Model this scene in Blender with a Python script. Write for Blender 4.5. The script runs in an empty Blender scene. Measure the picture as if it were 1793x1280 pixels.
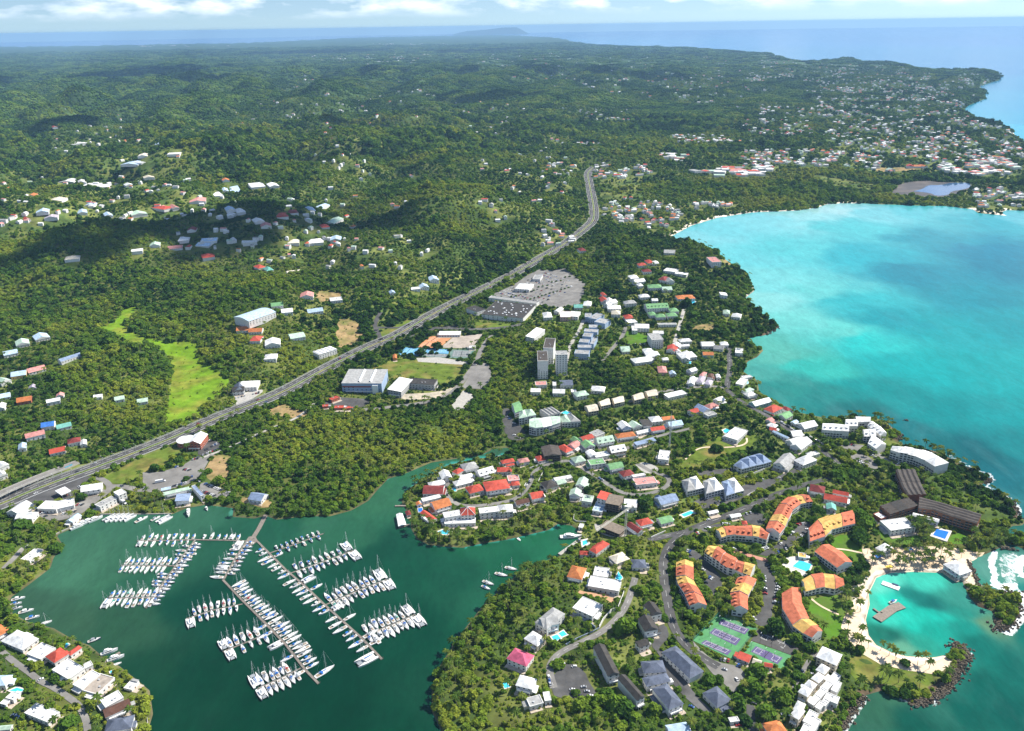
import bpy, math, random
import numpy as np
from mathutils import Matrix, Vector

# ---------------------------------------------------------------- camera, sky, sun, exposure
SC = bpy.context.scene
COL = SC.collection
R = math.radians
random.seed(7)
RNG = np.random.default_rng(7)

W0, H0 = 1793.0, 1280.0            # size of the photograph that the coordinates below were read from
LENS, SENSOR = 28.0, 36.0
FPX = LENS / SENSOR * W0
CAMZ = 480.0
PITCH = math.atan((H0 / 2 - 45.0) / FPX)
ROLL = R(-0.93)
f0 = Vector((0, math.cos(PITCH), -math.sin(PITCH)))
r0 = Vector((1, 0, 0))
u0 = Vector((0, math.sin(PITCH), math.cos(PITCH)))
CR = r0 * math.cos(ROLL) + u0 * math.sin(ROLL)
CU = u0 * math.cos(ROLL) - r0 * math.sin(ROLL)
cam_data = bpy.data.cameras.new('camera')
cam = bpy.data.objects.new('camera', cam_data)
COL.objects.link(cam)
cam.matrix_world = Matrix(((CR.x, CU.x, -f0.x, 0), (CR.y, CU.y, -f0.y, 0), (CR.z, CU.z, -f0.z, CAMZ), (0, 0, 0, 1)))
cam_data.lens = LENS
cam_data.sensor_width = SENSOR
cam_data.sensor_fit = 'HORIZONTAL'
cam_data.clip_start = 1.0
cam_data.clip_end = 200000.0
SC.camera = cam

SUN_EL, SUN_AZ = R(46), R(66)       # azimuth: clockwise from the view direction (+Y)
SUN_STRENGTH, SKY_STRENGTH, EXPOSURE = 5.0, 0.085, 0.70
HAZE_DENSITY = 3.0e-5
sun_dir = Vector((math.sin(SUN_AZ) * math.cos(SUN_EL), math.cos(SUN_AZ) * math.cos(SUN_EL), math.sin(SUN_EL)))
sl = bpy.data.lights.new('sun', 'SUN')
sl.energy = SUN_STRENGTH
sl.angle = R(0.5)
sl.color = (1.0, 0.95, 0.86)
so = bpy.data.objects.new('sun', sl)
COL.objects.link(so)
so.rotation_euler = sun_dir.to_track_quat('Z', 'Y').to_euler()

world = bpy.data.worlds.new('World')
SC.world = world
world.use_nodes = True
wn, wl = world.node_tree.nodes, world.node_tree.links
wn.clear()


def N(nodes, kind, **kw):
 n = nodes.new(kind)
 for k, v in kw.items():
  setattr(n, k, v)
 return n


def build_world():
 out = N(wn, 'ShaderNodeOutputWorld')
 bg = N(wn, 'ShaderNodeBackground')
 bg.inputs[1].default_value = SKY_STRENGTH
 sky = N(wn, 'ShaderNodeTexSky', sky_type='NISHITA')
 sky.sun_disc = False
 sky.sun_elevation = SUN_EL
 sky.sun_rotation = SUN_AZ
 sky.altitude = 400
 sky.air_density = 1.0
 sky.dust_density = 0.2
 sky.ozone_density = 4.0
 tc = N(wn, 'ShaderNodeTexCoord')
 sep = N(wn, 'ShaderNodeSeparateXYZ')
 wl.new(tc.outputs['Generated'], sep.inputs[0])
 m0 = N(wn, 'ShaderNodeMath', operation='MAXIMUM')
 m0.inputs[1].default_value = 0.0
 mx = N(wn, 'ShaderNodeMath', operation='MULTIPLY_ADD')
 mx.inputs[1].default_value = 0.93
 mx.inputs[2].default_value = 0.07
 wl.new(sep.outputs[2], m0.inputs[0])
 wl.new(m0.outputs[0], mx.inputs[0])
 cmb = N(wn, 'ShaderNodeCombineXYZ')
 wl.new(sep.outputs[0], cmb.inputs[0])
 wl.new(sep.outputs[1], cmb.inputs[1])
 wl.new(mx.outputs[0], cmb.inputs[2])
 wl.new(cmb.outputs[0], sky.inputs[0])
 # banks of cumulus low over the horizon: noise in azimuth and elevation
 az = N(wn, 'ShaderNodeMath', operation='ARCTAN2')
 wl.new(sep.outputs[0], az.inputs[0])
 wl.new(sep.outputs[1], az.inputs[1])
 cc = N(wn, 'ShaderNodeCombineXYZ')
 wl.new(az.outputs[0], cc.inputs[0])
 el = N(wn, 'ShaderNodeMath', operation='MULTIPLY')
 el.inputs[1].default_value = 3.2
 wl.new(sep.outputs[2], el.inputs[0])
 wl.new(el.outputs[0], cc.inputs[1])
 no = N(wn, 'ShaderNodeTexNoise')
 no.inputs['Scale'].default_value = 11.0
 no.inputs['Detail'].default_value = 7.0
 no.inputs['Roughness'].default_value = 0.55
 wl.new(cc.outputs[0], no.inputs['Vector'])
 rp = N(wn, 'ShaderNodeMapRange')
 rp.inputs[1].default_value = 0.46
 rp.inputs[2].default_value = 0.66
 wl.new(no.outputs[0], rp.inputs[0])
 er = N(wn, 'ShaderNodeMapRange', interpolation_type='SMOOTHSTEP')
 er.inputs[1].default_value = 0.008
 er.inputs[2].default_value = 0.024
 wl.new(sep.outputs[2], er.inputs[0])
 top = N(wn, 'ShaderNodeMapRange')
 top.inputs[1].default_value = 0.10
 top.inputs[2].default_value = 0.40
 top.inputs[3].default_value = 1.0
 top.inputs[4].default_value = 0.25
 wl.new(sep.outputs[2], top.inputs[0])
 m1 = N(wn, 'ShaderNodeMath', operation='MULTIPLY')
 wl.new(rp.outputs[0], m1.inputs[0])
 wl.new(er.outputs[0], m1.inputs[1])
 m2 = N(wn, 'ShaderNodeMath', operation='MULTIPLY')
 wl.new(m1.outputs[0], m2.inputs[0])
 wl.new(top.outputs[0], m2.inputs[1])
 n2 = N(wn, 'ShaderNodeTexNoise')
 n2.inputs['Scale'].default_value = 19.0
 n2.inputs['Detail'].default_value = 5.0
 wl.new(cc.outputs[0], n2.inputs['Vector'])
 cr = N(wn, 'ShaderNodeValToRGB')
 cr.color_ramp.elements[0].position = 0.35
 cr.color_ramp.elements[0].color = (7.0, 8.2, 9.8, 1)
 cr.color_ramp.elements[1].position = 0.60
 cr.color_ramp.elements[1].color = (11.5, 11.8, 12.0, 1)
 wl.new(n2.outputs[0], cr.inputs[0])
 mix = N(wn, 'ShaderNodeMix', data_type='RGBA')
 wl.new(m2.outputs[0], mix.inputs[0])
 wl.new(sky.outputs[0], mix.inputs[6])
 wl.new(cr.outputs[0], mix.inputs[7])
 wl.new(mix.outputs[2], bg.inputs[0])
 wl.new(bg.outputs[0], out.inputs[0])


build_world()
SC.view_settings.view_transform = 'Standard'
SC.view_settings.look = 'None'
SC.view_settings.gamma = 1.0
SC.view_settings.use_curve_mapping = False
SC.view_settings.exposure = EXPOSURE
cy = SC.cycles
cy.max_bounces = 5
cy.diffuse_bounces = 2
cy.glossy_bounces = 2
cy.transmission_bounces = 2
cy.transparent_max_bounces = 6
cy.volume_bounces = 0
cy.sample_clamp_indirect = 4.0
cy.use_denoising = True
cy.caustics_reflective = False
cy.caustics_refractive = False

# ---------------------------------------------------------------- helpers: places


def domes(x, y, cell, seed):
 """rounded steep hills, one to a cell"""
 gx, gy = np.floor(x / cell).astype(np.int64), np.floor(y / cell).astype(np.int64)
 out = np.zeros(np.shape(x))
 for i in (-1, 0, 1):
  for j in (-1, 0, 1):
   a, b = gx + i, gy + j
   q = (a * 374761393 + b * 668265263 + seed * 1274126177) & 0x7fffffff
   q = ((q ^ (q >> 13)) * 1274126177) & 0x7fffffff
   q = q ^ (q >> 15)
   cx = (a + .5 + ((q & 255) / 255.0 - .5) * .9) * cell
   cy_ = (b + .5 + (((q >> 8) & 255) / 255.0 - .5) * .9) * cell
   r = cell * (.42 + .33 * ((q >> 16) & 63) / 63.0)
   h = .35 + .65 * ((q >> 22) & 63) / 63.0
   d = np.hypot(x - cx, (y - cy_) * .9) / r
   np.maximum(out, h * np.clip(1 - d * d, 0, 1) ** 1.15, out=out)
 return out


def ray(u, v):
 u = np.asarray(u, float)
 v = np.asarray(v, float)
 a = (u - W0 / 2) / FPX
 b = -(v - H0 / 2) / FPX
 return tuple(f0[k] + CR[k] * a + CU[k] * b for k in range(3))


def at(u, v, z=0.0):
 """the place on the level z that the photograph shows at pixel (u, v)"""
 dx, dy, dz = ray(u, v)
 dz = np.minimum(dz, -0.0035)
 t = (CAMZ - z) / -dz
 return dx * t, dy * t


def pix(x, y, z=0.0):
 d = (np.asarray(x, float), np.asarray(y, float), np.asarray(z, float) - CAMZ)
 w = np.maximum(d[0] * f0.x + d[1] * f0.y + d[2] * f0.z, 1.0)
 a = (d[0] * CR.x + d[1] * CR.y + d[2] * CR.z) / w
 b = (d[0] * CU.x + d[1] * CU.y + d[2] * CU.z) / w
 return a * FPX + W0 / 2, H0 / 2 - b * FPX


REG = {  # enlargements of the photograph in which coordinates were read: x, y of the corner, scale
 '0': (0, 0, 1.0), 'A': (690, 760, 5.977), 'B': (940, 720, 5.977), 'C': (860, 930, 5.977), 'D': (900, 1066, 5.977),
 'E': (1140, 860, 5.977), 'F': (1200, 640, 5.977), 'G': (1200, 1066, 5.977), 'J': (0, 1066, 5.977),
 'R': (1000, 420, 5.977), 'Q': (860, 600, 5.977), 'O': (560, 540, 5.977), 'P': (780, 440, 5.977),
 'K': (0, 780, 5.977), 'L': (250, 680, 5.977), 'H': (1400, 720, 5.977), 'I': (1493, 860, 5.977),
 'Z1': (0, 800, 2.667), 'Z2': (400, 850, 2.978), 'Z3': (850, 850, 2.977), 'Z4': (1150, 800, 3.2), 'Z5': (1400, 850, 2.977),
 'Z6': (680, 680, 3.984), 'Z7': (1050, 600, 3.984), 'Z8': (1350, 650, 4.047), 'M': (0, 500, 3.658), 'NN': (400, 480, 3.586),
 'c': (780, 420, 3.26), 'd': (950, 180, 3.26), 'e': (1300, 60, 3.637), 'S': (0, 200, 2.988), 'g7': (850, 0, 1.901),
}


def zp(reg, pts):
 ox, oy, s = REG[reg]
 return [(ox + x / s, oy + y / s) for x, y in pts]


def P(s):
 v = [float(t) for t in s.split()]
 return list(zip(v[0::2], v[1::2]))


def in_poly(x, y, poly):
 x = np.asarray(x, float)
 y = np.asarray(y, float)
 c = np.zeros(x.shape, bool)
 n = len(poly)
 for i in range(n):
  x1, y1 = poly[i]
  x2, y2 = poly[(i + 1) % n]
  if y1 == y2:
   continue
  k = ((y1 > y) != (y2 > y)) & (x < (x2 - x1) * (y - y1) / (y2 - y1) + x1)
  c ^= k
 return c


def seg_dist(x, y, pts, closed=False):
 """distance from each (x, y) to a polyline of places"""
 d = np.full(np.shape(x), 1e12)
 n = len(pts)
 for i in range(n if closed else n - 1):
  ax, ay = pts[i]
  bx, by = pts[(i + 1) % n]
  ex, ey = bx - ax, by - ay
  L = ex * ex + ey * ey + 1e-9
  t = np.clip(((x - ax) * ex + (y - ay) * ey) / L, 0, 1)
  dx = x - ax - t * ex
  dy = y - ay - t * ey
  np.minimum(d, dx * dx + dy * dy, out=d)
 return np.sqrt(d)


def sstep(a, b, x):
 t = np.clip((x - a) / (b - a), 0, 1)
 return t * t * (3 - 2 * t)


def vnoise(x, y, seed=0):
 xi = np.floor(x).astype(np.int64)
 yi = np.floor(y).astype(np.int64)
 fx = x - xi
 fy = y - yi
 fx = fx * fx * fx * (fx * (fx * 6 - 15) + 10)
 fy = fy * fy * fy * (fy * (fy * 6 - 15) + 10)

 def h(a, b):
  n = (a * 374761393 + b * 668265263 + seed * 1274126177) & 0x7fffffff
  n = ((n ^ (n >> 13)) * 1274126177) & 0x7fffffff
  n = ((n ^ (n >> 16)) * 668265263) & 0x7fffffff
  return ((n ^ (n >> 15)) & 0xffff) / 65535.0
 a = h(xi, yi)
 b = h(xi + 1, yi)
 c = h(xi, yi + 1)
 d = h(xi + 1, yi + 1)
 return (a + (b - a) * fx) * (1 - fy) + (c + (d - c) * fx) * fy


def fbm(x, y, seed=0, oct=3):
 s, a, t = 0.0, 1.0, 0.0
 for k in range(oct):
  s = s + a * vnoise(x * 2 ** k + 17.3 * k, y * 2 ** k - 9.1 * k, seed + k)
  t += a
  a *= 0.5
 return s / t


# ---------------------------------------------------------------- coastline (read from the photograph)
COAST = P('1472 1310 1473 1280 1491 1250 1514 1218 1544 1209 1568 1216 1602 1236 1632 1228 1655 1203 1679 1172 1697 1142 1689 1127 1669 1129 1659 1146 1635 1151 '
          '1588 1149 1561 1142 1534 1129 1521 1112 1516 1085 1518 1072 1523 1058 1521 1038 1534 1011 1558 1003 1598 1001 1655 1003 1669 1008 1684 1016 1690 1030 1697 1045 1712 1062 '
          '1736 1070 1744 1082 1746 1099 1763 1104 1780 1085 1786 1055 1783 1041 1763 1036 1736 1030 1712 1022 1704 1004 1699 984 1716 974 1736 966 1756 957 1773 953 '
          '1800 965 1850 960 1850 940 1800 938 1788 935 1770 937 1764 930 1772 921 1790 920 1797 912 1782 904 1780 887 1755 867 1735 860 1718 848 1735 841 1728 833 1696 820 1671 806 1646 793 1612 783 1580 778 1572 771 '
          '1582 761 1565 751 1548 736 1520 729 1478 731 1459 734 1431 729 1399 722 1382 717 1365 707 1350 700 1329 685 1327 672 1323 663 1312 658 1301 650 1309 633 1326 625 '
          '1337 613 1324 607 1311 600 1308 592 1340 587 1366 572 1340 556 1320 535 1305 522 1322 508 1310 484 1285 464 1257 446 1195 431 1171 416 1211 395 1257 381 1318 372 1395 369 '
          '1428 364 1447 358 1471 356 1500 356 1547 358 1602 360 1657 361 1704 367 1712 373 1765 378 1751 373 1762 368 1800 369 1900 360 1950 300 1793 247 1781 241 1772 228 1745 219 1712 208 1688 193 1696 185 1726 173 1726 160 '
          '1712 153 1734 145 1750 141 1751 133 1729 126 1666 125 1624 126 1591 119 1564 112 1465 109 1399 111 1377 104 1349 98 1271 89 1176 84 1050 81 1008 75 981 68 900 63 780 62 600 68 '
          '450 76 250 80 0 84 -400 92')
LAND = [at(u, v) for u, v in COAST]
LAND = [(float(a), float(b)) for a, b in LAND] + [(-30000.0, 9000.0), (-9000.0, 1500.0), (-3000.0, 100.0), (-1500.0, -100.0), (700.0, -100.0)]
MARINA = P('262 1310 259 1280 268 1250 262 1209 244 1194 210 1167 180 1150 157 1130 127 1119 94 1100 49 1089 22 1074 17 1059 19 1046 49 1025 88 995 94 976 112 957 99 937 127 925 172 903 '
           '225 899 300 901 326 890 360 884 409 890 407 905 446 908 464 903 484 910 534 904 578 904 615 894 645 877 659 860 680 838 705 831 755 810 800 803 843 797 866 785 898 784 '
           '897 791 871 799 831 804 785 814 765 824 735 842 708 861 703 878 718 906 720 926 730 944 750 954 775 957 810 959 843 952 888 945 931 935 961 928 976 918 999 920 1014 928 '
           '1016 940 1001 954 978 974 937 988 907 1005 870 1038 848 1057 803 1115 766 1172 756 1206 756 1246 775 1285 785 1310')
MARINA_W = [tuple(map(float, at(u, v))) for u, v in MARINA]
FERRY_POND = None


def coast_sd(x, y):
 """signed distance to the shore in metres, positive on land"""
 x = np.asarray(x, float)
 y = np.asarray(y, float)
 d = np.minimum(seg_dist(x, y, LAND, True), seg_dist(x, y, MARINA_W, True))
 land = in_poly(x, y, LAND) & ~in_poly(x, y, MARINA_W)
 return np.where(land, d, -d)


# heights: photograph x, y, mean height, height of the small hills
CTRL = P('')
_c = ('0 880 4 1|200 800 4 0|350 730 5 1|200 650 9 8|100 560 16 14|0 700 10 8|330 640 3 1|310 570 4 3|180 500 25 22|450 560 18 14|430 640 12 8|500 430 35 30|620 460 26 22|760 440 24 16|800 400 32 24|300 350 50 34|0 350 50 34|'
      '600 300 50 34|900 250 45 28|0 200 60 40|400 180 60 40|800 150 50 30|960 330 26 16|1000 300 14 8|1100 240 5 3|1200 200 8 5|1000 180 40 22|1400 200 12 8|1600 180 15 12|1700 150 22 12|1300 110 25 14|700 740 1.5 0|550 800 1.5 0|680 620 4 0|'
      '740 600 4 0|880 540 5 0|960 500 6 1|980 440 8 2|1060 420 26 4|1100 440 36 5|1200 450 42 4|1260 465 45 3|1130 490 28 3|1030 490 10 1|1050 560 12 2|1000 640 8 1|1200 540 22 2|1240 620 6 1|1320 570 10 1|1120 340 4 1|1150 400 4 1|1400 320 2 .5|1600 340 2 .5|1300 370 2 0|'
      '870 720 2 0|950 740 5 .5|1150 730 6 .5|1200 700 6 .5|1260 775 18 1|1290 760 22 1|1200 800 13 1|1330 820 9 .5|1100 830 8 .5|1000 850 6 .5|840 860 4 0|760 870 3 0|880 935 2 0|1000 930 3 0|1060 1000 10 .5|1000 1050 13 .5|'
      '950 1000 5 .5|900 1080 8 .5|850 1200 6 .5|1000 1200 13 .5|1100 1150 10 .5|1200 1000 5 0|1300 950 5 0|1400 1000 4 0|1270 1110 4 0|1500 1050 2 0|1450 900 6 0|1550 850 8 0|1650 870 6 0|1500 780 6 0|100 1150 3 0|0 1000 8 1|'
      '50 1230 4 0|200 870 2 0|1450 1180 4 0|600 90 20 10|1000 90 20 10|200 100 30 16')
_c = np.array([[float(t) for t in q.split()] for q in _c.split('|')])
_cx, _cy = at(_c[:, 0], _c[:, 1])
CT_A, CT_L = np.arctan2(_cx, _cy), np.log(np.hypot(_cx, _cy))
HIGHWAY = P('-60 905 0 884 50 862 100 843 170 818 250 788 300 768 357 742 417 717 489 691 567 647 623 619 651 605 695 588 762 547 846 506 900 480 933 460 980 433 1010 412 1027 398 1040 386 1040 364 1034 333 1031 316 1028 303 1040 292')
HW = [tuple(map(float, at(u, v, 4))) for u, v in HIGHWAY]


def terrain(x, y):
 x = np.atleast_1d(np.asarray(x, float)).ravel()
 y = np.atleast_1d(np.asarray(y, float)).ravel()
 out = np.empty(len(x))
 for k in range(0, len(x), 40000):
  out[k:k + 40000] = _terrain(x[k:k + 40000], y[k:k + 40000])
 return out


def _terrain(x, y):
 sd = coast_sd(x, y)
 a = np.arctan2(x, y)
 l = np.log(np.maximum(np.hypot(x, y), 50))
 w = 1.0 / ((a[:, None] - CT_A) ** 2 + (l[:, None] - CT_L) ** 2 + 2e-4) ** 1.6
 s = w.sum(1)
 mean = (w * _c[:, 2]).sum(1) / s
 amp = (w * _c[:, 3]).sum(1) / s
 n = fbm(x / 210.0, y / 260.0, 3, 3)
 rid = 1 - np.abs(fbm(x / 420.0 + 5, y / 420.0, 11, 2) * 2 - 1)
 qx, qy = x + 60 * (n - .5), y + 60 * (rid - .5)
 hill = mean * 0.55 + amp * (3.3 * domes(qx, qy, 430.0, 101) + .8 * domes(qx, qy, 200.0, 55) + 1.0 * (n - .5) - .35)
 hill = np.maximum(hill, 0.0)
 hd = seg_dist(x, y, HW)
 hill = 3.2 + (hill - 3.2) * sstep(22, 95, hd)
 base = np.clip(sd * 0.45, -5, 1.1)
 return np.where(sd > 0, base + hill * sstep(2, 55, sd), base)


def ground(u, v, up=0.0, it=7):
 """where the line of sight through pixel (u, v) is `up` metres above the ground"""
 z = 4.0
 for k in range(it):
  x, y = at(u, v, z + up)
  z = 0.5 * z + 0.5 * float(terrain([float(x)], [float(y)])[0]) if k else float(terrain([float(x)], [float(y)])[0])
 return float(x), float(y), z


def ground_many(uv, up=0.0, it=6):
 u = np.array([p[0] for p in uv], float)
 v = np.array([p[1] for p in uv], float)
 z = np.full(len(u), 4.0)
 for k in range(it):
  x, y = at(u, v, z + up)
  t = terrain(x, y)
  z = t if k == 0 else 0.5 * z + 0.5 * t
 return x, y, z


# ---------------------------------------------------------------- helpers: names, meshes, materials
ORD = ('first second third fourth fifth sixth seventh eighth ninth tenth eleventh twelfth thirteenth fourteenth fifteenth sixteenth seventeenth eighteenth nineteenth twentieth').split()
TENS = {2: 'twenty', 3: 'thirty', 4: 'forty', 5: 'fifty', 6: 'sixty', 7: 'seventy', 8: 'eighty', 9: 'ninety'}
TENTH = {2: 'twentieth', 3: 'thirtieth', 4: 'fortieth', 5: 'fiftieth', 6: 'sixtieth', 7: 'seventieth', 8: 'eightieth', 9: 'ninetieth'}


def ordinal(n):
 if n <= 20:
  return ORD[n - 1]
 if n % 10 == 0:
  return TENTH[n // 10]
 return TENS[n // 10] + '-' + ORD[n % 10 - 1]


CARD = 'one two three four five six seven eight nine ten eleven twelve thirteen fourteen fifteen sixteen seventeen eighteen nineteen twenty'.split()
PENDING = []      # (object, look, place, x in the photograph): labels are finished at the end


def pend(o, look, place, u):
 PENDING.append((o, look, place, u))


def finish_labels():
 by = {}
 for o, look, place, u in PENDING:
  by.setdefault((look, place), []).append((u, o))
 for (look, place), rows in by.items():
  rows.sort(key=lambda t: t[0])
  n = len(rows)
  for k, (u, o) in enumerate(rows):
   if n == 1:
    t = look + ' ' + place
   elif n == 2:
    t = look + ' ' + place + ', ' + ('left' if k == 0 else 'right') + ' of two'
   else:
    e = k + 1
    side = 'left'
    if e > (n + 1) // 2:
     e = n - k
     side = 'right'
    t = look + ' ' + place + ', ' + (side + 'most' if e == 1 else ordinal(e) + ' from ' + side)
    if n <= 20 and len(t.split()) <= 13:
     t += ' of ' + CARD[n - 1]
   o['label'] = t


def tag(o, cat=None, label=None, group=None, kind=None):
 if cat:
  o['category'] = cat
 if label:
  o['label'] = label
 if group:
  o['group'] = group
 if kind:
  o['kind'] = kind
 return o


class MB:
 def __init__(self):
  self.v, self.f, self.m = [], [], []

 def face(self, pts, mi=0):
  k = len(self.v)
  self.v.extend(pts)
  self.f.append(tuple(range(k, k + len(pts))))
  self.m.append(mi)

 def box(self, c, s, mi=0, rot=0.0, bottom=True, taper=1.0):
  cx, cy, cz = c
  sx, sy, sz = s[0] / 2, s[1] / 2, s[2] / 2
  ca, sa = math.cos(rot), math.sin(rot)
  q = []
  for dz, t in ((-sz, 1.0), (sz, taper)):
   for dx, dy in ((-sx, -sy), (sx, -sy), (sx, sy), (-sx, sy)):
    dx *= t
    dy *= t
    q.append((cx + dx * ca - dy * sa, cy + dx * sa + dy * ca, cz + dz))
  k = len(self.v)
  self.v.extend(q)
  fs = [(4, 5, 6, 7), (0, 1, 5, 4), (1, 2, 6, 5), (2, 3, 7, 6), (3, 0, 4, 7)]
  if bottom:
   fs.append((3, 2, 1, 0))
  for f in fs:
   self.f.append(tuple(k + i for i in f))
   self.m.append(mi)

 def prism(self, poly, z0, z1, mi=0, top=True, ti=None):
  n = len(poly)
  k = len(self.v)
  z0s = z0 if isinstance(z0, (list, tuple)) else [z0] * n
  z1s = z1 if isinstance(z1, (list, tuple)) else [z1] * n
  self.v.extend([(p[0], p[1], z0s[i]) for i, p in enumerate(poly)])
  self.v.extend([(p[0], p[1], z1s[i]) for i, p in enumerate(poly)])
  for i in range(n):
   j = (i + 1) % n
   self.f.append((k + i, k + j, k + n + j, k + n + i))
   self.m.append(mi)
  if top:
   self.f.append(tuple(k + n + i for i in range(n)))
   self.m.append(mi if ti is None else ti)

 def tube(self, pts, rads, seg=6, mi=0, cap=True):
  k = len(self.v)
  n = len(pts)
  for i, (p, r) in enumerate(zip(pts, rads)):
   p = Vector(p)
   d = (Vector(pts[min(i + 1, n - 1)]) - Vector(pts[max(i - 1, 0)])).normalized()
   a = d.cross(Vector((0, 0, 1)))
   if a.length < 1e-3:
    a = Vector((1, 0, 0))
   a.normalize()
   b = d.cross(a)
   for s in range(seg):
    t = 2 * math.pi * s / seg
    self.v.append(tuple(p + a * (math.cos(t) * r) + b * (math.sin(t) * r)))
  for i in range(n - 1):
   for s in range(seg):
    s2 = (s + 1) % seg
    self.f.append((k + i * seg + s, k + i * seg + s2, k + (i + 1) * seg + s2, k + (i + 1) * seg + s))
    self.m.append(mi)
  if cap:
   self.f.append(tuple(k + (n - 1) * seg + s for s in range(seg)))
   self.m.append(mi)
   self.f.append(tuple(k + s for s in reversed(range(seg))))
   self.m.append(mi)

 def mesh(self, name, mats):
  me = bpy.data.meshes.new(name)
  me.from_pydata(self.v, [], self.f)
  for m in mats if isinstance(mats, (list, tuple)) else [mats]:
   me.materials.append(m)
  if any(self.m):
   me.polygons.foreach_set('material_index', self.m)
  me.update()
  return me

 def build(self, name, mats, parent=None, loc=None, rot=None):
  return link(name, self.mesh(name, mats), parent, loc, rot)


def link(name, me, parent=None, loc=None, rot=None):
 o = bpy.data.objects.new(name, me)
 COL.objects.link(o)
 if parent is not None:
  o.parent = parent
 if loc is not None:
  o.location = loc
 if rot is not None:
  o.rotation_euler = (0, 0, rot) if isinstance(rot, (int, float)) else rot
 return o


def thing(name, loc=(0, 0, 0), rot=0.0, cat=None, group=None):
 o = link(name, None, None, loc, rot)
 o.empty_display_size = 1.0
 tag(o, cat or name.replace('_', ' '), None, group)
 return o


def dup(root, loc, rot, kids=None):
 r = root.copy()
 COL.objects.link(r)
 r.location = loc
 r.rotation_euler = (0, 0, rot)
 for ch in kids if kids is not None else root.children:
  c = ch.copy()
  COL.objects.link(c)
  c.parent = r
 return r


def np_mesh(name, V, F, mats=(), midx=None, smooth=False):
 """mesh from numpy arrays; F has shape (n, 3) or (n, 4)"""
 me = bpy.data.meshes.new(name)
 n, k = F.shape
 me.vertices.add(len(V))
 me.vertices.foreach_set('co', np.ascontiguousarray(V, np.float32).ravel())
 me.loops.add(n * k)
 me.loops.foreach_set('vertex_index', np.ascontiguousarray(F, np.int32).ravel())
 me.polygons.add(n)
 me.polygons.foreach_set('loop_start', np.arange(0, n * k, k, dtype=np.int32))
 if midx is not None:
  me.polygons.foreach_set('material_index', np.ascontiguousarray(midx, np.int32))
 me.polygons.foreach_set('use_smooth', np.full(n, smooth))
 for m in mats:
  me.materials.append(m)
 me.update(calc_edges=True)
 return me


def srgb(r, g, b):
 def f(c):
  c /= 255.0
  return c / 12.92 if c <= 0.04045 else ((c + 0.055) / 1.055) ** 2.4
 return (f(r), f(g), f(b))


MATS = {}


def mat(name, col, rough=0.8, var=0.16, scale=0.35, spec=0.2, per=0.0, metal=0.0, col2=None, cover=0.5):
 """rough surface with weathered patches (object coordinates); per: how much each object's tone differs"""
 if name in MATS:
  return MATS[name]
 m = bpy.data.materials.new(name)
 m.use_nodes = True
 n, l = m.node_tree.nodes, m.node_tree.links
 b = n['Principled BSDF']
 b.inputs['Roughness'].default_value = rough
 b.inputs['Specular IOR Level'].default_value = spec
 b.inputs['Metallic'].default_value = metal
 geo = n.new('ShaderNodeNewGeometry')
 no = n.new('ShaderNodeTexNoise')
 no.inputs['Scale'].default_value = scale
 no.inputs['Detail'].default_value = 4.0
 no.inputs['Roughness'].default_value = 0.6
 l.new(geo.outputs['Position'], no.inputs['Vector'])
 mr = n.new('ShaderNodeMapRange')
 mr.inputs[1].default_value = 0.3
 mr.inputs[2].default_value = 0.7
 mr.inputs[3].default_value = 1.0 - var
 mr.inputs[4].default_value = 1.0 + var * 0.6
 l.new(no.outputs[0], mr.inputs[0])
 src = mr.outputs[0]
 if per:
  oi = n.new('ShaderNodeObjectInfo')
  m2 = n.new('ShaderNodeMapRange')
  m2.inputs[3].default_value = 1.0 - per
  m2.inputs[4].default_value = 1.0 + per * 0.5
  l.new(oi.outputs['Random'], m2.inputs[0])
  mu = n.new('ShaderNodeMath')
  mu.operation = 'MULTIPLY'
  l.new(src, mu.inputs[0])
  l.new(m2.outputs[0], mu.inputs[1])
  src = mu.outputs[0]
 vm = n.new('ShaderNodeVectorMath')
 vm.operation = 'SCALE'
 vm.inputs[0].default_value = col
 if col2 is not None:
  n2 = n.new('ShaderNodeTexNoise')
  n2.inputs['Scale'].default_value = scale * 0.37
  n2.inputs['Detail'].default_value = 5.0
  l.new(geo.outputs['Position'], n2.inputs['Vector'])
  r2 = n.new('ShaderNodeMapRange')
  r2.inputs[1].default_value = 1.0 - cover - 0.1
  r2.inputs[2].default_value = 1.0 - cover + 0.1
  l.new(n2.outputs[0], r2.inputs[0])
  mx = n.new('ShaderNodeMix')
  mx.data_type = 'RGBA'
  mx.inputs[6].default_value = (*col, 1)
  mx.inputs[7].default_value = (*col2, 1)
  l.new(r2.outputs[0], mx.inputs[0])
  l.new(mx.outputs[2], vm.inputs[0])
 l.new(src, vm.inputs['Scale'])
 l.new(vm.outputs[0], b.inputs['Base Color'])
 MATS[name] = m
 return m


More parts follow.
